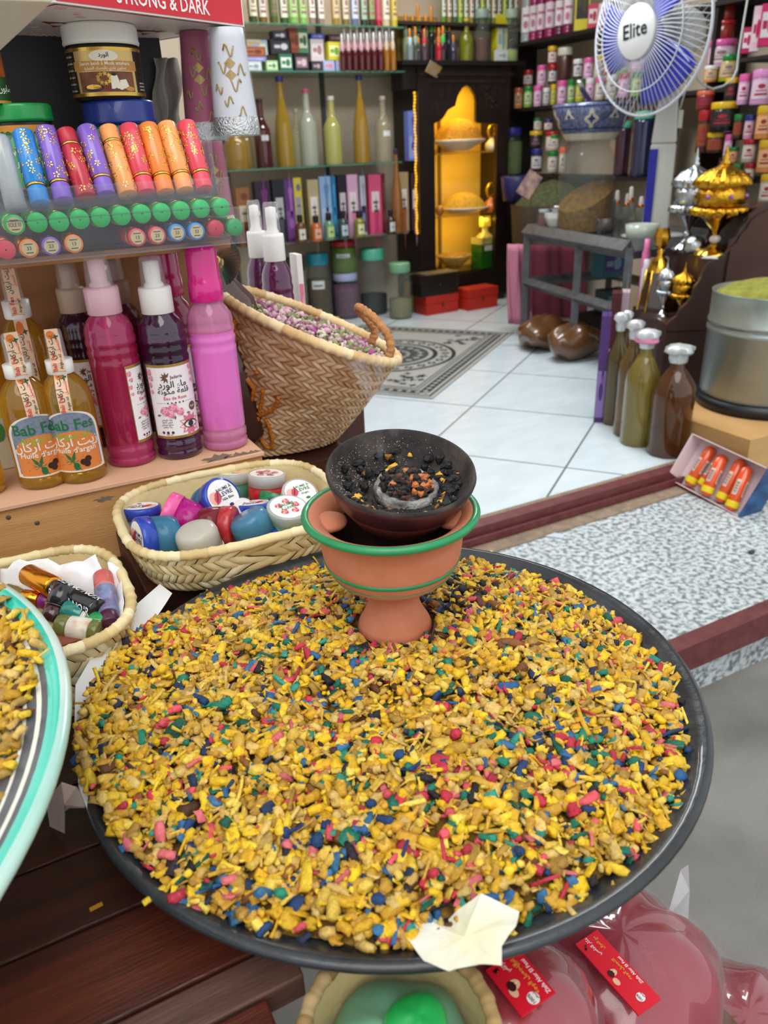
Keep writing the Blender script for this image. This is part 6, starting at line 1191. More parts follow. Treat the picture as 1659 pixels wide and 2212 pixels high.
# right end: stacks beside the fan pole
RS = [((1541, 1585, 45, 84, 'r', 'r'), 'dark red glass jar with gold highlight, lower of two'), ((1545, 1586, 4, 44, 'y', 'r'), 'dark red glass jar, upper of two'), ((1524, 1586, 86, 147, 'm', 'p'), 'large pink jar with violet lid under the red jars'), ((1549, 1592, 118, 176, 'g', 'l'), 'olive jar with dark green lid in front of the large pink jar'), ((1518, 1548, 142, 178, 'w', 'o'), 'cream and orange jar left of the olive one')]
for ((x0, x1, yt, yb, lid, body), nm) in RS:
    q = atx((x0+x1)/2, yb, XW+(.07 if 'pink' in nm or 'glass' in nm else 0)); g_item('jar', q, (x1-x0)/2*mpp(q)*.96, topz(q, yt)-q.z, R(-50), [BD[body][0], GR[lid][0]]+([] if 'red glass' in nm else ['d8c0c8' if body == 'p' else 'c8b088']), nm)
RT = [((1524, 1562, 286, 330, 'y', 'n'), 'brown jar with yellow lid behind the silver burner'), ((1530, 1588, 220, 284, 'y', 'k'), 'black jar with wide yellow lid above the silver burner'), ((1562, 1582, 230, 285, 'm', 'p'), 'narrow pink jar column beside the black yellow lidded jar'), ((1560, 1578, 290, 345, 'm', 'p'), 'narrow pink jar behind the gold burner finial'), ((1580, 1602, 247, 300, 'g', 'n'), 'brown jar with bright green lid near the right edge'), ((1604, 1626, 248, 300, 'b', 'p'), 'white and red labelled jar right of the green lidded brown one'), ((1570, 1592, 318, 352, 'g', 'o'), 'orange jar with green lid low beside the gold burner'), ((1628, 1662, 228, 300, 'y', 'o'), 'cream orange jar with yellow lid at the right edge, upper'), ((1632, 1664, 302, 372, 'y', 'o'), 'cream orange jar with yellow lid at the right edge, middle'), ((1636, 1668, 376, 440, 'y', 'w'), 'cream jar with yellow lid at the right edge, lowest'), ((1600, 1630, 300, 350, 'r', 'w'), 'white jar with red lid and a red cherry mark'), ((1618, 1664, 150, 226, 'p', 'p'), 'large mauve lidded jar with dark red motif at the right edge'), ((1590, 1616, 160, 226, 'm', 'p'), 'slanting pink packet like jar left of the mauve lidded one'), ((1562, 1590, 168, 218, 'y', 'k'), 'dark bottle with yellow top tilted above the black jar'), ((1502, 1540, 196, 236, 'o', 'r'), 'rounded dark pink jar right of the fan pole'), ((1604, 1626, 352, 400, 'r', 'w'), 'pale jar with red lid beside the gold burner'), ((1578, 1600, 354, 400, 'g', 'n'), 'dim brown jar partly hidden by the gold burner'), ((1500, 1530, 238, 330, 'r', 'n'), 'tall dark maroon jar right of the fan pole')]
for ((x0, x1, yt, yb, lid, body), nm) in RT:
    q = atx((x0+x1)/2, yb, 3.96); g_item('jar', q, (x1-x0)/2*mpp(q)*.97, topz(q, yt)-q.z, R(-55), [BD[body][0], GR[lid][0], {'p': 'dcc0d0', 'n': '8a4a24', 'k': '2a2024', 'o': 'e0b080', 'w': 'dcd0c4', 'r': '7a2438'}[body], 'a02030'], nm)
for (x0, x1, yt, yb, c, nm) in ((1636, 1668, 8, 100, 'c81860', 'bright magenta carton at the upper right corner'), (1618, 1636, 14, 112, 'd8c0cc', 'pale pink patterned carton left of the magenta one'), (1600, 1620, 60, 116, 'a8184a', 'crimson carton below the pale patterned one')):
    q = atx((x0+x1)/2, yb, 4.0); g_item('flat', q, (x1-x0)/2*mpp(q), topz(q, yt)-q.z, R(-50), [c, 'dcd4d8', 'b01850'], nm, d=.03, name='small_carton')
b = B(); b.box(0, 0, 0, .30, .8, .02); q = atx(1630, 122, 4.0); b.solo('wall_shelf', shd, 'short dark shelf under the magenta carton at the upper right corner', 'shelf', loc=(4.135, 2.95, q.z-.02))
b = B(); b.box(0, 0, 0, .3, .02, 1.62); 
for y, nm in ((5.49, 'dark upright of the wall shelves in the corner by the cabinet'), (3.55, 'dark upright of the wall shelves behind the fan pole'), (2.46, 'dark upright at the near end of the wall shelves')):
    b = B(); b.box(0, 0, 0, .28, .02, 1.9); b.solo('shelf_upright', shd, nm, 'shelf upright', loc=(4.14, y, FZ))
# ================= METAL TABLE =================
mt = M('6a6c6e', .4, met=.4, n=('4a4c4e', 20, 2)); ZT = .92
A = atz(1140, 493, ZT); Bq = atz(1363, 531, ZT); dl = (Bq-A).normalized(); L = 1.10; dw = Vector((-dl.y, dl.x, 0)); Wd = .60
if dw.x < 0: dw = -dw
t = thing('metal_table', 'grey steel frame table right of the rug, a mortar on its corner', 'table', (A.x, A.y, FZ)); O = Vector((A.x, A.y, FZ))
def bar(p, q, s=.034, name='rail'):
    b = B(); b.tube([p-O, q-O], s*.9, 4); b.s = [False]*len(b.s); b.part(name, mt, t)
def at_(a, c, z): return Vector((A.x, A.y, 0))+dl*a+dw*c+Vector((0, 0, z))
a2 = .62
for a in (0.0, a2, L):
    for c in (0.0, Wd):
        if a == a2 and c: continue
        bar(at_(a, c, FZ), at_(a, c, ZT-.01), .032, 'leg')
for z in (.60,): bar(at_(0, 0, z), at_(L, 0, z)); bar(at_(0, 0, z), at_(0, Wd, z)); bar(at_(0, Wd, z), at_(L, Wd, z))
for (a, c, a_, c_) in ((0, 0, L, 0), (0, 0, 0, Wd), (0, Wd, L, Wd), (L, 0, L, Wd)): bar(at_(a, c, ZT-.02), at_(a_, c_, ZT-.02), .05, 'top_rail')
b = B(); v = [at_(a, c, z)-O for z in (ZT-.008, ZT) for (a, c) in ((-.01, -.01), (L, -.01), (L, Wd), (-.01, Wd))]
b.add(v, [(3, 2, 1, 0), (4, 5, 6, 7), (0, 1, 5, 4), (1, 2, 6, 5), (2, 3, 7, 6), (3, 0, 4, 7)]); b.part('glass_top', M('3f4446', .15, coat=.6), t)
def ont(x, y):
    p = atz(x, y, ZT+.001); q = p-Vector((A.x, A.y, 0)); a, c = q.dot(dl), q.dot(dw); a = min(max(a, .07), L-.05); c = min(max(c, .04), Wd-.05)
    r_ = Vector((A.x, A.y, 0))+dl*a+dw*c; r_.z = ZT+.001; return r_
# mortar
q = ont(1206, 494); r = 31*mpp(q); o = thing('white_pot', 'white ceramic pot with metal lid on the steel table corner', 'pot', q); h = topz(q, 460)-q.z
b = B(); b.lathe([(.001, 0), (r*.55, 0), (r*.8, h*.25), (r*.97, h*.7), (r, h), (r*.9, h), (.001, h)], 8, sm=False, cap=False); b.part('pot_body', M('d8dad8', .35, coat=.3), o)
b = B(); b.lathe([(r*.45, h), (r*.45, h*1.2), (r*.6, h*1.22), (r*.6, h*1.42), (r*.5, h*1.5), (.001, h*1.5)], 24, cap=False); b.part('metal_lid', M('a8acb0', .15, met=1), o)
def spoon(): pass
for (x, y, w, yt, c, l, nm) in ((1156, 490, 26, 452, '6a3a2c', 'a0a8a8', 'small glass jar of reddish chips on the table corner'), (1172, 488, 22, 462, '2a2020', '6a7070', 'small dark glass jar behind the white pot')):
    q = ont(x, y); g_item('glassjar', q, w/2*mpp(q), topz(q, yt)-q.z, 0, [c, l, None, .6, c], nm)
b = B(); b.box(0, 0, 0, .20, .015, .14); q = ont(1283, 482); b.solo('dark_screen', [M('15171b', .25, coat=.4)], 'small black framed slate leaning on the steel table', 'slate', loc=q+Vector((0, .02, 0)), rot=(R(-8), 0, face(q)), bev=.004)
for i_, (x, y, yt, w, nm) in enumerate(((1330, 466, 411, 20, 'clear spray bottle with white top and copper ring, leftmost of the group'), (1352, 462, 418, 18, 'clear spray bottle partly hidden behind the tallest one'), (1359, 468, 403, 20, 'tallest clear spray bottle with copper ring on the steel table'), (1382, 470, 424, 22, 'short clear spray bottle with copper ring on the steel table'), (1422, 470, 405, 22, 'clear bottle with pale grey pump right of the copper ringed ones'))):
    q = Vector((A.x, A.y, ZT+.001))+dl*(.10+.05*(i_ % 2))+dw*(.16+.045*i_); q = aty(x, y, q.y); q.z = ZT+.001; s = w/2*mpp(q); h = topz(q, yt)-q.z; o = thing('spray_bottle', nm, 'bottle', q)
    b = B(); b.lathe([(.001, 0), (s, 0), (s, h*.5), (s*.5, h*.56), (.001, h*.56)], 18, cap=False); b.part('bottle_body', M('8a9690', .1, al=.45, coat=.8), o)
    b = B(); b.lathe([(s*.52, h*.55), (s*.55, h*.68), (.001, h*.68)], 16, cap=False); b.part('copper_ring', M('b8662a', .25, met=.9) if 'grey' not in nm else M('a8acac', .4), o)
    b = B(); b.lathe([(s*.50, h*.68), (s*.40, h*.95), (.25*s, h), (.001, h)], 16, cap=False); b.part('pump', M('dcdad6', .4), o)
for (x, y, w, hh, c, nm) in ((1385, 520, 72, 34, 'b8c0b4', 'pale round plastic tub at the near end of the steel table'), (1300, 502, 56, 30, '6a5f60', 'crumpled grey plastic bag on the steel table')):
    q = ont(x, y); r = w/2*mpp(q); h = hh*mpp(q)
    b = B(); b.lathe([(.001, 0), (r*.8, 0), (r*.95, h*.4), (r, h), (r*.92, h), (r*.8, h*.3), (.001, h*.2)], 24, fn=(lambda a, i, r_: r_*(1+.1*math.sin(a*5+i*2)+.06*math.sin(a*11))) if 'bag' in nm else None, cap=False); b.solo('plastic_tub' if 'tub' in nm else 'plastic_bag', M(c, .25, al=.8, coat=.6), nm, 'tub' if 'tub' in nm else 'bag', loc=q)
# cloths on the table frame
def cloth(x0, x1, yt, yb, Yp, col, label, wav=.02, nm='towel'):
    b = B(); q = aty((x0+x1)/2, yt, Yp)
    b.grid(lambda u, v: (lambda p: (p.x-q.x, Yp-q.y+wav*math.sin(u*11+v*2)+.01*math.sin(u*23), p.z-q.z))(aty(x0+(x1-x0)*u, yb+(yt-yb)*v, Yp)), 26, 12)
    return b.solo(nm, M(col, .95, n=(col, 30, 2), b=(1, 120)), label, 'towel', solid=.012, loc=q)
cloth(1103, 1138, 528, 700, 4.10, 'c07a92', 'pink towel hanging at the left end of the steel table', .03)
cloth(1150, 1262, 530, 700, 4.30, '7a3444', 'dark pink towel spread behind the rails of the steel table', .02)
for (x, y, w, hh, c, c2, nm) in ((1312, 596, 54, 56, '2a6a7a', '5a3a8a', 'teal and violet shiny packet under the steel table'), (1320, 672, 60, 46, '24404a', '5a8090', 'dark blue packet lower down under the steel table')):
    q = aty(x, y, 3.62); g_item('flat', Vector((q.x, 3.62, q.z)), w/2*mpp(q), hh*mpp(q), R(-10), [c, c2, '8ab0c0'], nm, d=.06, name='shiny_packet')
q = aty(1312, 650, 3.62)
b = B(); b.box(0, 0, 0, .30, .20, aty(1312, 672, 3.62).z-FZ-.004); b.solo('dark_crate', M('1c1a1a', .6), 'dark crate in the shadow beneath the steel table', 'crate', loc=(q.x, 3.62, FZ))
# herbs bin behind the table and blue bowl on the big jar
q = aty(1180, 470, 4.75); r = .30; o = thing('herb_bin', 'dark bin heaped with grey green herbs between cabinet and table', 'bin', (q.x+.05, 4.75, FZ))
zt_ = aty(1180, 440, 4.75).z-FZ
b = B(); b.lathe([(r*.8, 0), (r, zt_), (r*.96, zt_), (.001, zt_-.05)], 30, cap=False); b.part('bin_body', M('2a1c12', .6), o)
b = B(); b.lathe([(r*.95, zt_-.01), (r*.7, zt_+.07), (r*.35, zt_+.13), (.001, zt_+.16)], 30, fn=lambda a, i, r_: r_*(1+.05*math.sin(a*4+i)), cap=False); ob = b.part('herb_heap', M('5a6040', .95, n=('343a24', 40, 2.5), b=(1, 60)), o); ob['kind'] = 'stuff'
b = B(); q = aty(1140, 408, 4.5); b.tube([(q.x+.02, 4.45, q.z+.05), (q.x+.12, 4.62, FZ+zt_+.03), (q.x+.14, 4.66, FZ+.3)], .004, 6); b.solo('card_stick', M('8a6a4a', .6), 'thin stick holding the printed card in the herb bin', 'stick')
b = B(); b.box(0, 0, 0, .17, .02, .10); b.solo('price_card', M('a88a78', .5, n=('6a4a5a', 25, 3)), 'small slanted printed card on a stick above the herb bin', 'card', loc=(q.x, 4.42, q.z), rot=(R(-30), R(-50), 0))
b = B(); b.lathe([(.001, 0), (.10, 0), (.12, .16), (.11, .17), (.001, .17)], 20, cap=False); q = aty(1132, 385, 4.9); b.solo('blue_tub', M('2a2a6a', .4, n=('1a1a3a', 12, 2)), 'dark blue tub beside the cabinet above the herb bin', 'tub', loc=(q.x, 4.98, FZ+zt_+.02))
yb_ = 3.62; q = ont(1262, 486); q.y = max(q.y, 3.4); pj = Vector((aty(1262, 470, yb_).x, yb_, ZT+.001)); r = 58*mpp(pj); zj = aty(1275, 303, yb_).z
o = thing('large_glass_jar', 'large glass jar of golden seeds carrying the blue patterned bowl', 'jar', pj); h = zj-pj.z
b = B(); b.lathe([(.001, 0), (r*.97, 0), (r, .01), (r, h*.72), (r*.9, h*.86), (r*.72, h*.94), (r*.74, h), (.001, h)], 36, cap=False); b.part('glass', GL('6a746e', .22), o)
b = B(); n = 30; v = [(0, 0, .01)]+[(r*.95*math.cos(2*PI*i/n), r*.95*math.sin(2*PI*i/n), .01) for i in range(n)]+[(r*.95*math.cos(2*PI*i/n), r*.95*math.sin(2*PI*i/n), h*(.40+.16*math.cos(2*PI*i/n-.1))) for i in range(n)]+[(0, 0, h*.42)]
b.add(v, [(0, 1+(i+1) % n, 1+i) for i in range(n)]+[(1+i, 1+(i+1) % n, 1+n+(i+1) % n, 1+n+i) for i in range(n)]+[(1+n+i, 1+n+(i+1) % n, 2*n+1) for i in range(n)], 0, False); ob = b.part('golden_seeds', M('8a6420', .8, n=('4a3410', 50, 2.5), b=(1, 90)), o); ob['kind'] = 'stuff'
pb_ = Vector((aty(1275, 300, yb_).x, yb_, zj)); rb = 84*mpp(pb_); hb = topz(pb_, 224)-zj
o = thing('patterned_bowl', 'blue and white ceramic bowl with diamond pattern standing on the large glass jar', 'bowl', pb_, face(pb_)); pf = [(.001, 0), (rb*.62, 0), (rb*.64, hb*.06), (rb*.72, hb*.2), (rb*.84, hb*.42), (rb*.94, hb*.70), (rb*1.0, hb), (rb*.97, hb*1.01), (rb*.8, hb*.5), (.001, hb*.3)]
b = B(); b.lathe(pf, 48, m=[0, 0, 0, 1, 1, 1, 2, 2, 2], cap=False); b.part('bowl_body', [M('b8b09a', .3, coat=.5), M('27305a', .35, n=('6a7290', 70, 3), coat=.4), M('1c2460', .3, coat=.4)], o)
def bm(u, v, l): r_ = float(np.interp(v, [p_[1] for p_ in pf[1:7]], [p_[0] for p_ in pf[1:7]])); a = u/rb; return ((r_+l)*math.sin(a), -(r_+l)*math.cos(a), v)
b = B()
for k in range(10):
    u = k*2*PI*rb/10
    if k % 2 == 0: b.blob(bm, u, hb*.57, [(-rb*.20, 0), (0, hb*.30), (rb*.20, 0), (0, -hb*.30)], .002, 0, 4); b.blob(bm, u, hb*.57, star(hb*.14, 4, .5), .005, 1, 2)
    else: b.blob(bm, u, hb*.66, [(-rb*.16, -hb*.08), (0, hb*.22), (rb*.16, -hb*.08)], .002, 0, 4); b.blob(bm, u, hb*.64, star(hb*.08, 4, .5), .005, 1, 2)
for z_ in (.30, .90): b.rect(bm, -PI*rb, hb*z_, PI*rb, hb*(z_+.035), .003, 1, 50)
b.part('diamond_pattern', [M('b8b4a0', .4), M('1c2460', .4)], o)
b = B(); b.tube([(.05, 0, hb*.7), (-rb*.55, -.05, hb*1.35), (-rb*.8, -.08, hb*1.55)], .013, 8); b.solo('metal_scoop', M('b8bcb8', .3, met=.8), 'pale scoop handle sticking out of the blue patterned bowl', 'scoop', loc=pb_)
# ================= FAN =================
YF = 3.12; Fc = aty(1404, 70, YF); ax = (-cr*.86-fh*.50).normalized(); ax.z = -.02; ax.normalize(); ly = (UPV-ax*UPV.dot(ax)).normalized(); lx = ly.cross(ax)
Fm = Matrix(((lx.x, ly.x, ax.x, Fc.x), (lx.y, ly.y, ax.y, Fc.y), (lx.z, ly.z, ax.z, Fc.z), (0, 0, 0, 1)))
RF = 160*mpp(Fc); pole = aty(1470, 430, YF); CT = ZT+.002
t = thing('pedestal_fan', 'white pedestal fan with wire guard and blue blades lettered Elite', 'fan', (pole.x+.02, YF+.02, CT)); Oi = Matrix.Translation(-Vector(t.location))
fwm = M('c8ccd4', .35); fX = Oi @ Fm
def loc_(v): return [tuple(fX @ Vector(p)) for p in v]
b = B(); dz = .085
for k in range(76):
    a0 = 2*PI*k/76; b.tube([fX @ Vector((RF*q*math.cos(a0+.35*(1-q)), RF*q*math.sin(a0+.35*(1-q)), dz*(1-((q-.3)/.7)**2.2 if q > .3 else 1))) for q in (.30, .42, .55, .68, .80, .90, .96, 1.0)], .0022, 4)
b.part('front_guard', fwm, t)
b = B()
for k in range(48):
    a0 = 2*PI*k/48; b.tube([fX @ Vector((RF*q*math.cos(a0-.3*(1-q)), RF*q*math.sin(a0-.3*(1-q)), -.075*(1-((q-.3)/.7)**2.2 if q > .3 else 1))) for q in (.22, .45, .65, .82, .94, 1.0)], .0022, 4)
b.part('rear_guard', fwm, t)
b = B()
for q, rr_, z in ((1.0, .007, 0), (.70, .0028, .062)): b.tube([fX @ Vector((RF*q*math.cos(a), RF*q*math.sin(a), z)) for a in np.linspace(0, 2*PI, 73)[:-1]], rr_, 8, closed=True)
b.part('guard_ring', fwm, t)
b = B(); b.lathe([(RF*.33, dz-.005), (RF*.33, dz+.006), (RF*.31, dz+.010), (.001, dz+.012)], 40, X=fX); hub = b.part('badge', M('c4c6c6', .4), t)
b = B(); b.text(lambda u, v, l: (u, v, dz+.0125+l), 'Elite', 0, -.018, .085, .001, 0, X=fX, rot=R(6)); b.part('lettering', M('14161c', .4), hub)
b = B()
for k in range(3):
    a0 = 2*PI*k/3+.5; v = []
    for i in range(9):
        for j in range(7):
            q = .14+.74*j/6; a = a0+(i/8)*(1.35-.3*q); v.append((RF*q*math.cos(a), RF*q*math.sin(a), .02-.05*(i/8)))
    b.add(v, [(i*7+j, (i+1)*7+j, (i+1)*7+j+1, i*7+j+1) for i in range(8) for j in range(6)], 0, True, fX)
    b.part('blade', M('2a34b0', .2, al=.92, coat=.5), t, solid=.003); b = B()
b.lathe([(RF*.14, -.04), (RF*.15, .02), (RF*.12, .04), (.001, .045)], 24, X=fX, cap=False); b.part('blade_hub', M('2a34b0', .25), t)
b = B(); b.lathe([(.001, -.30), (.05, -.30), (.095, -.27), (.115, -.20), (.115, -.11), (.08, -.08), (.001, -.08)], 30, X=fX, cap=False); b.part('motor_housing', M('c4c4bc', .45), t)
nk = Fm @ Vector((0, -.09, -.17))-Vector(t.location)
b = B(); b.lathe([(.05, nk.z-.12), (.055, nk.z-.05), (.04, nk.z+.04)], 20, X=Matrix.Translation((nk.x, nk.y, 0))); b.part('neck', M('b8b8b0', .45), t)
X0 = Matrix.Translation((nk.x, nk.y, 0)); hp = nk.z-.06
b = B(); b.box(0, 0, .02, .13, .11, hp*.55, X=X0 @ Euler((0, 0, face(t.location))).to_matrix().to_4x4(), top=.93); b.box(0, 0, .02+hp*.55, .12, .10, hp*.45-.02, X=X0 @ Euler((0, 0, face(t.location))).to_matrix().to_4x4(), top=.6); b.part('column', M('b4b4ac', .45), t, bev=.01)
b = B(); b.box(-.042, -.057, .05, .04, .006, hp*.48, X=X0 @ Euler((0, 0, face(t.location))).to_matrix().to_4x4()); b.part('blue_panel', M('16188a', .3), t)
b = B(); b.lathe([(.16, 0), (.17, .008), (.12, .02), (.05, .025)], 30, X=X0); b.part('base', M('b4b4ac', .45), t)
cd = [(1500, 150), (1506, 170), (1520, 185), (1540, 192), (1562, 186), (1582, 172), (1592, 150), (1596, 110), (1606, 50), (1618, -20)]
P = [aty(x, y, YF+.1) for x, y in cd]; Q = [P[i].lerp(P[i+1], k/4) for i in range(len(P)-1) for k in range(4)]+[P[-1]]
b = B(); b.tube([p_ for p_ in Q], .005, 8); b.solo('fan_cord', M('c8ccc8', .4), 'white electric cord looping down to the fan column', 'cord')
P = [aty(x, y, YF-.02) for x, y in ((1498, 130), (1490, 165), (1476, 210), (1468, 238))]; b = B(); b.tube(P, .004, 6); q = P[-1]; b.box(q.x, q.y, q.z-.08, .03, .025, .08); b.solo('plug_cord', M('bcbcae', .4), 'short hanging cord with cream plug beside the fan column', 'cord')
# ================= STEPPED COUNTER =================
br = M('3c231b', .45, n=('26140f', 4, 2), b=(.2, 30), coat=.2)
OC = Vector((2.738, 2.496, FZ)); CA = R(-25); uxc = Vector((math.cos(CA), math.sin(CA), 0)); uyc = Vector((-math.sin(CA), math.cos(CA), 0))
def CLW(x, y, z=0): p = OC+uxc*x+uyc*y; p.z = z; return p
def onc(px_, py_, ly):
    d = ray(px_, py_); k = ((OC+uyc*ly-CP).dot(uyc))/d.dot(uyc); p = CP+d*k; return ((p-OC).dot(uxc), p.z)
t = thing('stepped_counter', 'dark brown stepped wooden counter with scalloped side carrying the burners', 'counter', OC, CA)
def cbx(x0, x1, y0, y1, z0, z1, name, m=br):
    b = B(); b.box((x0+x1)/2, (y0+y1)/2, z0-FZ, x1-x0, y1-y0, z1-z0); b.part(name, m, t, bev=.003)
Z1, Z2, Z3 = .635, .905, 1.10; DC = .44
cbx(0, .15, .02, DC, FZ, Z1, 'lower_step'); cbx(.15, .36, .02, DC, FZ, Z2, 'middle_step'); cbx(.36, .75, .02, DC, FZ, Z3, 'top_step')
sc_ = [(1440, 703), (1452, 690), (1462, 684), (1470, 668), (1484, 655), (1496, 640), (1500, 622), (1512, 606), (1520, 585), (1530, 568), (1545, 560), (1562, 554), (1575, 540), (1578, 520), (1592, 508), (1600, 492), (1612, 480), (1622, 462), (1638, 448), (1659, 438), (1700, 430)]
pts = [(lambda q: (q[0], q[1]-FZ))(onc(x, y, 0)) for x, y in sc_]; pts = [(0, 0)]+pts+[(pts[-1][0], 0)]
b = B(); n = len(pts); v = [(x, 0, z) for x, z in pts]+[(x, .02, z) for x, z in pts]; b.add(v, [tuple(range(n)), tuple(range(2*n-1, n-1, -1))]+[(i, n+i, n+(i+1) % n, (i+1) % n) for i in range(n)]); b.part('scalloped_side', br, t)
x0_ = onc(1565, 600, 0)[0]; b = B(); pz_ = [(x0_, 0)]+[(max(x0_, x), z-.03) for x, z in pts[12:-1]]+[(pts[-1][0], 0)]
n = len(pz_); v = [(x, -.012, z) for x, z in pz_]+[(x, -.001, z) for x, z in pz_]; b.add(v, [tuple(range(n)), tuple(range(2*n-1, n-1, -1))]+[(i, n+i, n+(i+1) % n, (i+1) % n) for i in range(n)]); b.part('side_board', M('4a2c20', .5, n=('33190f', 4, 2), b=(.2, 30)), t)
b = B(); b.box(x0_/2, -.005, Z1-.03-FZ, x0_-.01, .008, .012); b.part('moulding', br, t)
# ornate burners
go = M('c8962c', .2, met=1, b=(1, 90)); si = M('b4bcc4', .15, met=1, b=(1, 90)); gos = M('d8a83c', .15, met=1); sis = M('c4ccd4', .12, met=1)
def censer(x, yb, yt, wpx, z, m, ms, label, full=True, name='ornate_censer', gem=None):
    q = CLW(x, yb, z); k = topz(q, yt)-z; r = wpx/2*mpp(q); o = thing(name, label, 'incense burner', q, face(q))
    b = B(); b.lathe([(.001, 0), (r*.75, 0), (r*.72, k*.02), (r*.35, k*.07), (r*.15, k*.11)], 28, cap=False); b.part('foot', ms, o)
    b = B(); b.sph((0, 0, k*.15), (r*.22, r*.22, k*.045), 0, 14); b.part('glass_ball', M('c8c4bc', .1, coat=1) if m is go else ms, o)
    b = B(); b.lathe([(r*.10, k*.185), (r*.16, k*.23), (r*.5, k*.33), (r*.62, k*.37)], 24, cap=False); b.part('stem', ms, o)
    b = B(); b.lathe([(r*.6, k*.355), (r*.95, k*.39), (r*.92, k*.44), (r*.7, k*.455)], 48, fn=lambda a, i, r_: r_*(1+(.16*math.sin(a*12) if i in (1, 2) else 0)), cap=False); b.part('leaf_collar', m, o)
    b = B(); b.lathe([(r*.66, k*.45), (r*.86, k*.48), (r*.90, k*.55), (r*.82, k*.62), (r*.7, k*.63)], 40, fn=lambda a, i, r_: r_*(1+.03*math.sin(a*20+i*2)), cap=False); bd = b.part('bowl', m, o)
    if gem:
        for a in (-.5, .4, 1.3): b = B(); b.sph(((r*.9)*math.sin(a), -(r*.9)*math.cos(a), k*.55), r*.09, 0, 8); b.part('gem', M(gem, .1, coat=1), bd)
    b = B(); b.lathe([(r*.8, k*.62), (r*.98, k*.65), (r*.92, k*.70), (r*.62, k*.77), (r*.3, k*.81), (r*.16, k*.83)], 48, fn=lambda a, i, r_: r_*(1+(.10*math.sin(a*12) if i in (1, 2, 3) else 0)), cap=False); b.part('lid', m, o)
    b = B(); b.lathe([(r*.14, k*.82), (r*.2, k*.85), (r*.10, k*.87), (r*.15, k*.89), (r*.06, k*.92), (r*.08, k*.93), (.001, k)], 16, cap=False); b.part('finial', ms, o)
    return o
censer(.235, .14, 312, 112, Z2, go, gos, 'large golden ornate censer with violet gems on the counter', gem='8a4a9a')
o = censer(.205, .37, 318, 84, Z2, si, sis, 'silver ornate censer half hidden left of the large golden one')
o = censer(.30, .34, 340, 56, Z2, M('4a2428', .2, met=.6, coat=.6), M('5a2c30', .2, met=.6), 'dark red metallic censer between the silver and golden ones')
censer(.045, .17, 556, 38, Z1, si, sis, 'small silver lidded censer on the lower counter step'); censer(.10, .10, 566, 48, Z1, go, gos, 'small golden lidded censer on the lower counter step')
q = CLW(.065, .32, Z1); k = topz(q, 492)-Z1; r = 30*mpp(q); o = thing('gold_trimmed_flask', 'amber flask with golden collar and stopper at the back of the lower step', 'flask', q, face(q))
b = B(); b.lathe([(.001, 0), (r*1.2, 0), (r*1.15, k*.06), (r*.75, k*.5), (r*.55, k*.58)], 6, sm=False, cap=False); b.part('glass_body', M('4a2a14', .1, coat=.9, tr=.2), o)
b = B()
for i in range(6): a = 2*PI*i/6; b.tube([(r*1.2*math.cos(a), r*1.2*math.sin(a), 0), (r*.78*math.cos(a), r*.78*math.sin(a), k*.5)], r*.07, 6)
b.lathe([(r*.78, k*.48), (r*.6, k*.6), (r*.2, k*.68), (r*.28, k*.72), (r*.15, k*.76)], 20, cap=False); b.part('gold_frame', gos, o)
b = B(); b.lathe([(r*.2, k*.76), (r*.5, k*.8), (r*.55, k*.9), (r*.4, k), (.001, k)], 8, sm=False, cap=False); b.part('stopper', gos, o)
q = CLW(.185, .235, Z2); b = B(); b.lathe([(.04, 0), (.05, .02), (.045, .05), (.03, .07), (.001, .075)], 20, fn=lambda a, i, r_: r_*(1+.04*math.sin(a*12))); b.solo('silver_dome_box', si, 'small silver domed box at the foot of the silver censer', 'box', loc=q)
b = B(); b.box(0, 0, 0, .11, .07, .004); b.solo('white_card', M('c8c8cc', .6), 'white card under the silver domed box on the middle step', 'card', loc=CLW(.205, .06, Z2+.001), rot=(0, 0, R(20)))
for (x, yb, yt, c, nm) in ((1381, 650, 516, 'c86a9a', 'pink tube standing left of the gold trimmed flask'), (1371, 660, 560, 'b8b8c4', 'pale grey tube left of the pink one')):
    q = CLW(.035 if x > 1375 else .022, .42 if x > 1375 else .37, Z1); b = B(); h = topz(q, yt)-Z1; b.lathe([(.018, 0), (.02, .01), (.02, h*.8), (.014, h*.85), (.014, h)], 16); b.solo('cosmetic_tube', M(c, .4), nm, 'tube', loc=q)
# oil bottles and cartons on the floor by the counter
def ob(x, yb, yt, w, cols, nm, faceted=1, rot=0):
    q = atz(x, yb-w*.14, FZ); return g_item('oil', q, w/2*mpp(q), topz(q, yt+6)-FZ, rot, cols, nm, name='oil_bottle')
ob(1440, 990, 737, 88, ['5c3410', 'b8c0c0', 1], 'brown oil bottle with foil top, nearest the threshold')
ob(1375, 966, 704, 72, ['94823c', 'c8ccd0', 1, 'd880a8'], 'olive oil bottle with foil top and pink paper collar')
ob(1350, 945, 684, 52, ['7a5a24', 'c0c4c8', 1], 'brown oil bottle behind the pink collared one')
ob(1322, 920, 668, 44, ['6a5a2c', 'c4c8cc', 1], 'slim oil bottle with crumpled foil beside the purple carton')
ob(1335, 900, 664, 34, ['5a3a20', 'd0d4d8', 1], 'dark oil bottle farthest back in the row')
for (x0, x1, yb, yt, c, l, nm, dd) in ((1283, 1302, 905, 678, '4a2c6a', '8a70b0', 'tall purple carton on the floor left of the oil bottles', 0), (1304, 1324, 860, 630, '4a1c20', 'b8a0a0', 'tall maroon carton behind the purple one', 0), (1324, 1340, 850, 628, 'b8a0a8', 'd8c8cc', 'tall pale pink carton beside the maroon one', 0)):
    q = atz((x0+x1)/2, yb, FZ); g_item('carton', q, (x1-x0)/2*mpp(q), topz(q, yt)-FZ, face(q), [c, l, c, 2], nm, d=.05)
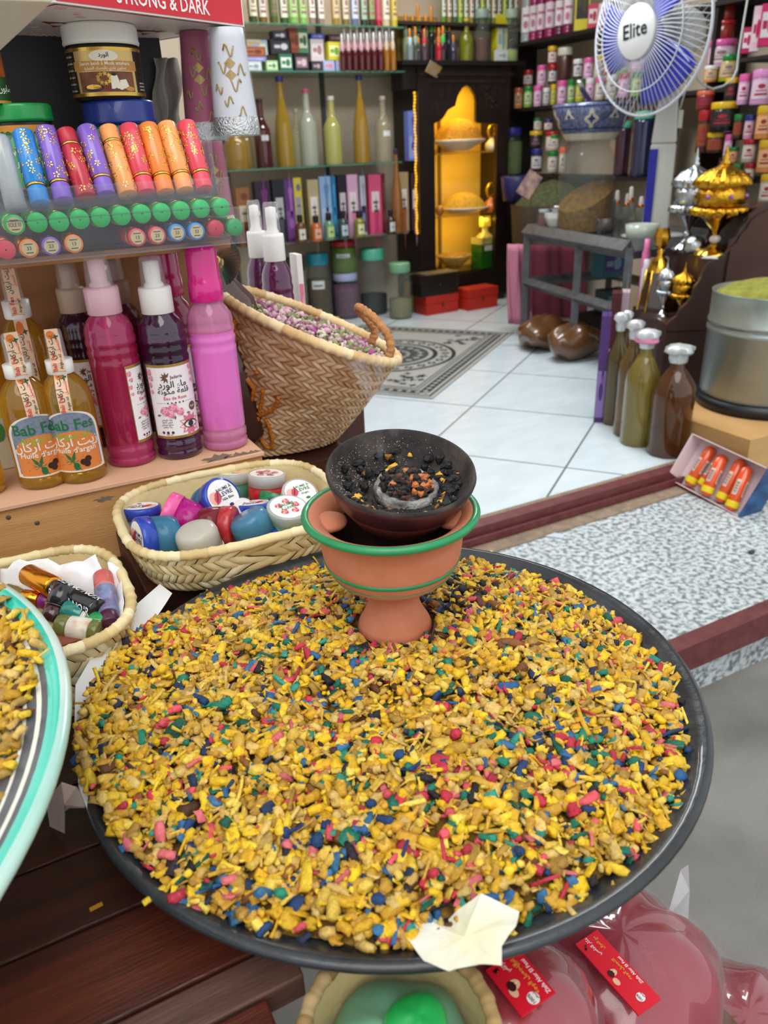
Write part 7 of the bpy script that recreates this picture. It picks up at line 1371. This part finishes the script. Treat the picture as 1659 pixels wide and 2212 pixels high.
# brown sacks
def sack(x, yb, w, hh, nm, ang=0, sq=.7):
    q = atz(x, yb-hh*.25, FZ); r = w/2*mpp(q); h = hh*mpp(q)*.36; b = B()
    b.sph((0, 0, h), (r, r*sq, h), 0, 26, None, lambda a, t_: 1+.10*math.sin(3*t_+a*2)+.05*math.sin(7*t_-3*a)); b.v = [(p[0], p[1], max(p[2], .002)) for p in b.v]
    b.solo('brown_sack', M('6a4526', .3, coat=.8, n=('523218', 8, 2), b=(.6, 18)), nm, 'bag', loc=q, rot=(0, 0, ang))
sack(1172, 772, 140, 92, 'shiny brown plastic sack lying flat beneath the steel table corner', R(20)); sack(1238, 800, 125, 104, 'rounder brown plastic sack in front under the steel table', R(-10))
# ================= TIN, CRATE AND CANDY BOX =================
zT0 = .435; Yt = 2.0; lft = aty(1540, 870, Yt-.1); rt_ = .235; tc_ = Vector((lft.x+rt_+.165, Yt, zT0))
o = thing('metal_tin', 'large round galvanised tin heaped with green powder at the right edge', 'tin', tc_); ht = topz(tc_+Vector((0, 0, 0)), 625)-zT0
b = B(); b.lathe([(.001, 0), (rt_*.98, 0), (rt_, .01), (rt_, ht*.62), (rt_*1.02, ht*.63), (rt_*1.02, ht*.66), (rt_, ht*.67), (rt_, ht*.70), (rt_*1.02, ht*.71), (rt_*1.02, ht*.73), (rt_, ht*.74), (rt_, ht*.985), (rt_*1.01, ht), (rt_*.985, ht), (rt_*.97, ht*.96), (.001, ht*.95)], 64, cap=False); b.part('tin_body', M('8f9896', .32, met=.75, n=('a8b0a8', 5, 2)), o)
b = B(); b.lathe([(rt_*.975, ht*.955), (rt_*.8, ht*1.02), (rt_*.5, ht*1.07), (.001, ht*1.10)], 48, fn=lambda a, i, r_: r_*(1+.02*math.sin(a*5+i)), cap=False); ob_ = b.part('green_powder', M('8f8f3a', .95, n=('6a6a24', 30, 2.2), b=(1, 90)), o); ob_['kind'] = 'stuff'
b = B(); b.lathe([(.001, 0), (rt_*1.04, 0), (rt_*1.06, .045), (.001, .045)], 48, cap=False); b.solo('black_tray', M('16181c', .4), 'round black tray under the galvanised tin', 'tray', loc=(tc_.x, tc_.y, zT0-.046))
xa = aty(1622, 950, 1.72).x
b = B(); b.box(.30, .24, 0, .60, .48, zT0-.046-.20); b.solo('plywood_crate', M('c09a66', .6, n=('a8804c', 3, 2), b=(.1, 40), st=(1, 1, 6)), 'pale plywood crate under the black tray at the right edge', 'crate', loc=(xa, 1.72, .20), bev=.002)
q = Vector((aty(1592, 990, 1.95).x, 1.95, .2)); g_item('flat', q, .075, zT0-.05-.2, 0, ['b8a8a4', 'a09090', '4a3838'], 'printed carton beneath the tin, left of the plywood crate', d=.10, name='small_carton')
O4 = atz(1440, 1032, .235); U4 = atz(1588, 1112, .215)-O4; V4 = atz(1503, 937, .40)-O4; N4 = U4.cross(V4).normalized()
if N4.dot(CP-O4) < 0: N4 = -N4
t = thing('open_candy_box', 'open red and white carton of orange wrapped sticks on the granite', 'box', O4); lu, lv = U4.length, V4.length; Un, Vn = U4.normalized(), (V4-U4*(V4.dot(U4)/U4.length_squared)).normalized(); N4 = Un.cross(Vn); N4 = N4 if N4.dot(CP-O4) > 0 else -N4
X4 = Matrix(((Un.x, Vn.x, N4.x, 0), (Un.y, Vn.y, N4.y, 0), (Un.z, Vn.z, N4.z, 0), (0, 0, 0, 1))); lv = lv*.97; dp = .07
b = B(); b.box(lu/2, lv/2, -dp, lu, lv, .003, 0, X4); b.box(0, lv/2, -dp, .003, lv, dp, 0, X4); b.box(lu/2, lv, -dp, lu, .003, dp, 0, X4); b.box(lu, lv/2, -dp, .003, lv, dp*.5, 0, X4); b.box(lu/2, 0, -dp, lu, .003, dp*.6, 0, X4); b.part('tray', M('dcc8cc', .5), t)
b = B(); b.box(lu/2, -.003, -dp, lu, .002, dp*.6, 0, X4); b.box(lu/2, lv/2, -dp-.003, lu, lv, .002, 0, X4); b.part('red_outside', M('8a1420', .4), t)
b = B(); b.box(lu+.004, lv/2, -dp*1.6, .003, lv*1.02, dp*1.4, 0, X4); b.part('blue_side', M('14305a', .35, n=('2a5a8a', 20, 3)), t)
wr = M('d8501c', .25, coat=.7); yw = M('d8c01c', .35)
for i, (u, v0, v1, dz_, rt0) in enumerate(((.20, .05, .95, 0, .02), (.36, .12, .9, .0, .05), (.50, .03, .85, .02, -.06), (.66, .05, .97, .0, -.03), (.84, .0, .9, .01, -.08))):
    p = X4 @ Vector((lu*u, lv*v0, -dp+.022+dz_)); q2 = X4 @ Vector((lu*(u+rt0), lv*v1, -dp+.022+dz_)); d = q2-p; Ld = d.length
    o = thing('wrapped_stick', ['orange wrapped stick nearest the white wall of the candy box', 'orange wrapped stick second from the white wall of the candy box', 'orange wrapped stick lying over the middle of the candy box', 'orange wrapped stick with barcode label right of the middle', 'orange wrapped stick against the blue side of the candy box'][i], 'candy', O4+p, rot=d.to_track_quat('Z', 'Y').to_euler())
    b = B(); b.lathe([(.001, 0), (.012, .002), (.021, .012), (.022, Ld*.5), (.021, Ld-.012), (.010, Ld-.002), (.001, Ld)], 20, cap=False); b.part('wrapper', wr, o)
    b = B(); b.lathe([(.0222, .014), (.0224, .016), (.0224, .035), (.0222, .037)], 20, cap=False); b.part('yellow_end', yw, o)
    b = B()
    for a in (0, PI/2, PI, -PI/2):
        mp = lambda u_, v_, l: (lambda A_: ((.0223+l)*math.cos(A_), (.0223+l)*math.sin(A_), v_))(u_/.0223+a)
        b.rect(mp, -.008, Ld*.35, .008, Ld*.68, .0006, 0, 4)
        for k in range(9): b.rect(mp, -.006, Ld*(.38+.03*k), .006, Ld*(.38+.03*k)+.0016*(1+k % 2), .0010, 1, 3)
    b.part('barcode_label', [M('d8c4b8', .4), M('4a4040', .5)], o)
# ================= BAGS UNDER THE TRAY =================
crm = M('6a4a34', .7, n=('4a3222', 6, 2))
film = M('b8b0b8', .06, al=.07, coat=1, b=(1.0, 60))
q2 = atz(1330, 2120, .62); q1 = atz(1095, 2215, .73)
b = B(); b.box(0, 0, 0, .30, .22, .50); b.solo('wooden_crate', crm, 'brown wooden crate under the bags below the chip tray', 'crate', loc=(q2.x, q2.y, 0), bev=.003)
b = B(); b.box(0, 0, 0, .11, .13, .65); b.solo('wooden_crate', crm, 'narrow brown crate under the red bag with the smaller card', 'crate', loc=(q1.x, q1.y-.01, 0), bev=.003)
def bag(cx, cy, cz, rx, ry, rz_, ang, col, label, seed=0, filmk=1.06):
    o = thing('pink_bag', label, 'bag', (cx, cy, cz-rz_), 0); f = lambda a, t_: 1+math.sin(a)*(.04*math.sin(4*t_+seed+a)+.03*math.sin(9*t_-a*5+seed))
    b = B(); b.sph((0, 0, rz_), (rx, ry, rz_), 0, 40, T(0, 0, 0, 0, 0, ang), f); b.part('red_contents', M(col, .30, n=('6a0f1c', 5, 1.6), b=(.6, 16), coat=1), o)
    b = B(); b.sph((0, 0, rz_), (rx*filmk, ry*filmk, rz_*filmk), 0, 60, T(0, 0, 0, 0, 0, ang), lambda a, t_: f(a, t_)+math.sin(a)*(.012*math.sin(23*t_+6*a+seed)+.010*math.sin(31*t_-13*a))+.008*math.sin(17*a)); b.part('clear_film', film, o); return o
q1 = atz(1095, 2215, .73); q2 = atz(1330, 2120, .62); q3 = atz(1620, 2190, .40)
bag(q1.x-.004, q1.y, .735, .076, .085, .066, .2, 'a01226', 'red filled clear bag with a red card, below the front of the tray', 1)
bag(q2.x, q2.y, .60, .115, .10, .095, .1, '98142a', 'larger red filled clear bag carrying the longer red card', 2)
bag(q3.x, q3.y, .27, .14, .13, .13, 0, '8f2a34', 'dull red bag at the lower right corner beside the street', 3)
b = B(); b.box(0, 0, 0, .3, .26, .14); b.solo('wooden_crate', crm, 'low brown crate under the dull red bag at the lower right corner', 'crate', loc=(q3.x+.0, q3.y, 0), bev=.003)
# loose clear film standing up at the right of the tray
P = [(1470, 1880), (1487, 1868), (1490, 1930), (1486, 1990), (1462, 2010), (1440, 1985)]
b = B(); W_ = [atz(x, y, z) for (x, y), z in zip(P, (.66, .67, .62, .58, .58, .62))]; c = sum(W_, Vector())/6; b.add([c+Vector((.01, 0, .01))]+W_, [(0, 1+i, 1+(i+1) % 6) for i in range(6)]); b.solo('film_corner', M('d8d8dc', .05, al=.45, coat=1), 'stiff corner of clear film sticking up right of the tray rim', 'film', solid=.0008)
# red cards
def card(p0, p1, p2, label, zc):
    """p0 start of the reading edge, p1 end of reading, p2 = p0 moved to the top of the letters"""
    a, c, d = atz(*p0, zc[0]), atz(*p1, zc[1]), atz(*p2, zc[2]); U = c-a; V = d-a; w = U.length; Un = U.normalized(); Vn = (V-Un*V.dot(Un)).normalized(); h = V.dot(Vn); N = Un.cross(Vn)
    X = Matrix(((Un.x, Vn.x, N.x, 0), (Un.y, Vn.y, N.y, 0), (Un.z, Vn.z, N.z, 0), (0, 0, 0, 1))); o = thing('red_card', label, 'card', a)
    b = B(); b.box(w/2, h/2, -.002, w, h, .002, 0, X); b.part('card_board', M('d0182c', .4), o)
    mp = lambda u, v, l: (u, v, l); b = B(); q = h
    b.text(mp, 'Zlafa Akar El Fassi', w*.42, q*.08, q*.145, .0006, 0, X, wmax=w*.74); b.blob(mp, w*.13, q*.52, circ(q*.15, 20), .0005, 0, 1, X); b.text(mp, '100%', w*.13, q*.53, q*.12, .0009, 2, X); b.text(mp, 'طبيعي', w*.13, q*.41, q*.09, .0009, 2, X)
    b.text(mp, 'للتجميل الوجه', w*.48, q*.30, q*.15, .0006, 1, X); b.text(mp, 'عكار الفاسي', w*.86, q*.55, q*.16, .0006, 0, X, wmax=w*.26); b.text(mp, 'مع الغزال', w*.86, q*.28, q*.14, .0006, 1, X, wmax=w*.26)
    b.blob(mp, w*.50, q*.68, circ(q*.12, 16, q*.15), .0006, 3, 1, X); b.blob(mp, w*.50, q*.76, circ(q*.13, 16, q*.10), .0007, 2, 1, X); b.blob(mp, w*.40, q*.80, circ(q*.14, 12, q*.10), .0005, 3, 1, X)
    for x in (-.04, .04): b.blob(mp, w*.50+q*x, q*.67, circ(q*.018, 8), .0009, 2, 1, X)
    b.blob(mp, w*.50, q*.61, circ(q*.03, 8, q*.012), .0009, 0, 1, X)
    for k in range(3): b.blob(mp, w*(.90+.03*(k-1)), q*.80, [(0, 0), (q*.05, q*.04), (q*.12, 0), (q*.05, -q*.04)], .0006, 2, 1, X, 1.2+k*1.2)
    b.part('printing', [M('eadfe0', .5), M('e0a83a', .5), M('3a0c14', .5), M('e0b090', .5)], o)
card((1135, 2202), (1050, 2105), (1200, 2142), 'red card with a face and 100% badge on the left red bag', (.655, .655, .655)) if False else None
card((1200, 2143), (1120, 2048), (1133, 2203), 'red card with a face and 100% badge on the left red bag', (.812, .812, .812))
card((1428, 2157), (1290, 2008), (1381, 2195), 'longer red card with gold writing and a face on the right red bag', (.703, .703, .703))
# basket at the lower edge with a green bag in it
c = Vector((.140, .286, .865)); rb = .064
t = thing('woven_basket', 'woven basket with a green bag at the lower edge beside the wooden stand', 'basket', (c.x, c.y, .745)); sf = lambda u, w: (lambda x, y: (x, y, .12*w))(*[(rb*(.70+.30*w))*k for k in (math.cos(2*PI*u), math.sin(2*PI*u))])
b = B(); b.grid(lambda u, v: tuple(Vector(sf(u, v))*.97), 50, 6, 1, True, None, True); b.add([tuple(Vector(sf(i/30, 0))*.97) for i in range(30)], [tuple(range(30))], 1); cells(b, sf, 44, 6, .9, .004, rnd=.05); b.part('woven_wall', STR, t)
b = B(); rim_wrap(b, [(rb*math.cos(2*PI*i/200), rb*math.sin(2*PI*i/200), .12) for i in range(200)], .0055, 8); b.part('wrapped_rim', [M(h, .65) for h in ('a88c5c', '98794a', 'b49a6c', '8a7044')], t)
b = B(); b.sph((0, 0, 0), (.054, .054, .040), 0, 30, None, lambda a, t_: 1+.05*math.sin(5*t_+a*3)); o = b.solo('green_bag', M('6aa880', .5, n=('4a8a64', 6, 2)), 'pale green bag under clear film inside the lower basket', 'bag', loc=(c.x, c.y, .828))
b = B(); b.sph((0, 0, 0), (.058, .058, .050), 0, 50, None, lambda a, t_: 1+.02*math.sin(19*t_+a*5)+.02*math.sin(27*t_-9*a)); f_ = b.part('clear_film', film, o)
q = atz(900, 2215, .872); b = B(); b.sph((0, 0, 0), (.022, .022, .012), 0, 24, None, lambda a, t_: 1+.05*math.sin(3*t_)); b.solo('green_soap', M('1f9a48', .4), 'bright green rounded soap at the lower edge on the green bag', 'soap', loc=q)
b = B(); b.box(0, 0, 0, .10, .10, .745); b.solo('wooden_crate', crm, 'tall brown crate under the woven basket at the lower edge', 'crate', loc=(c.x+.005, c.y-.005, 0), bev=.003)
b = B(); b.box(0, 0, 0, .010, .003, .0015); b.solo('stray_chip', M('b8801c', .6), 'single yellow chip lying on the dark wooden stand', 'incense chip', loc=atz(208, 1960, TZ+.0005), rot=(0, 0, .1))
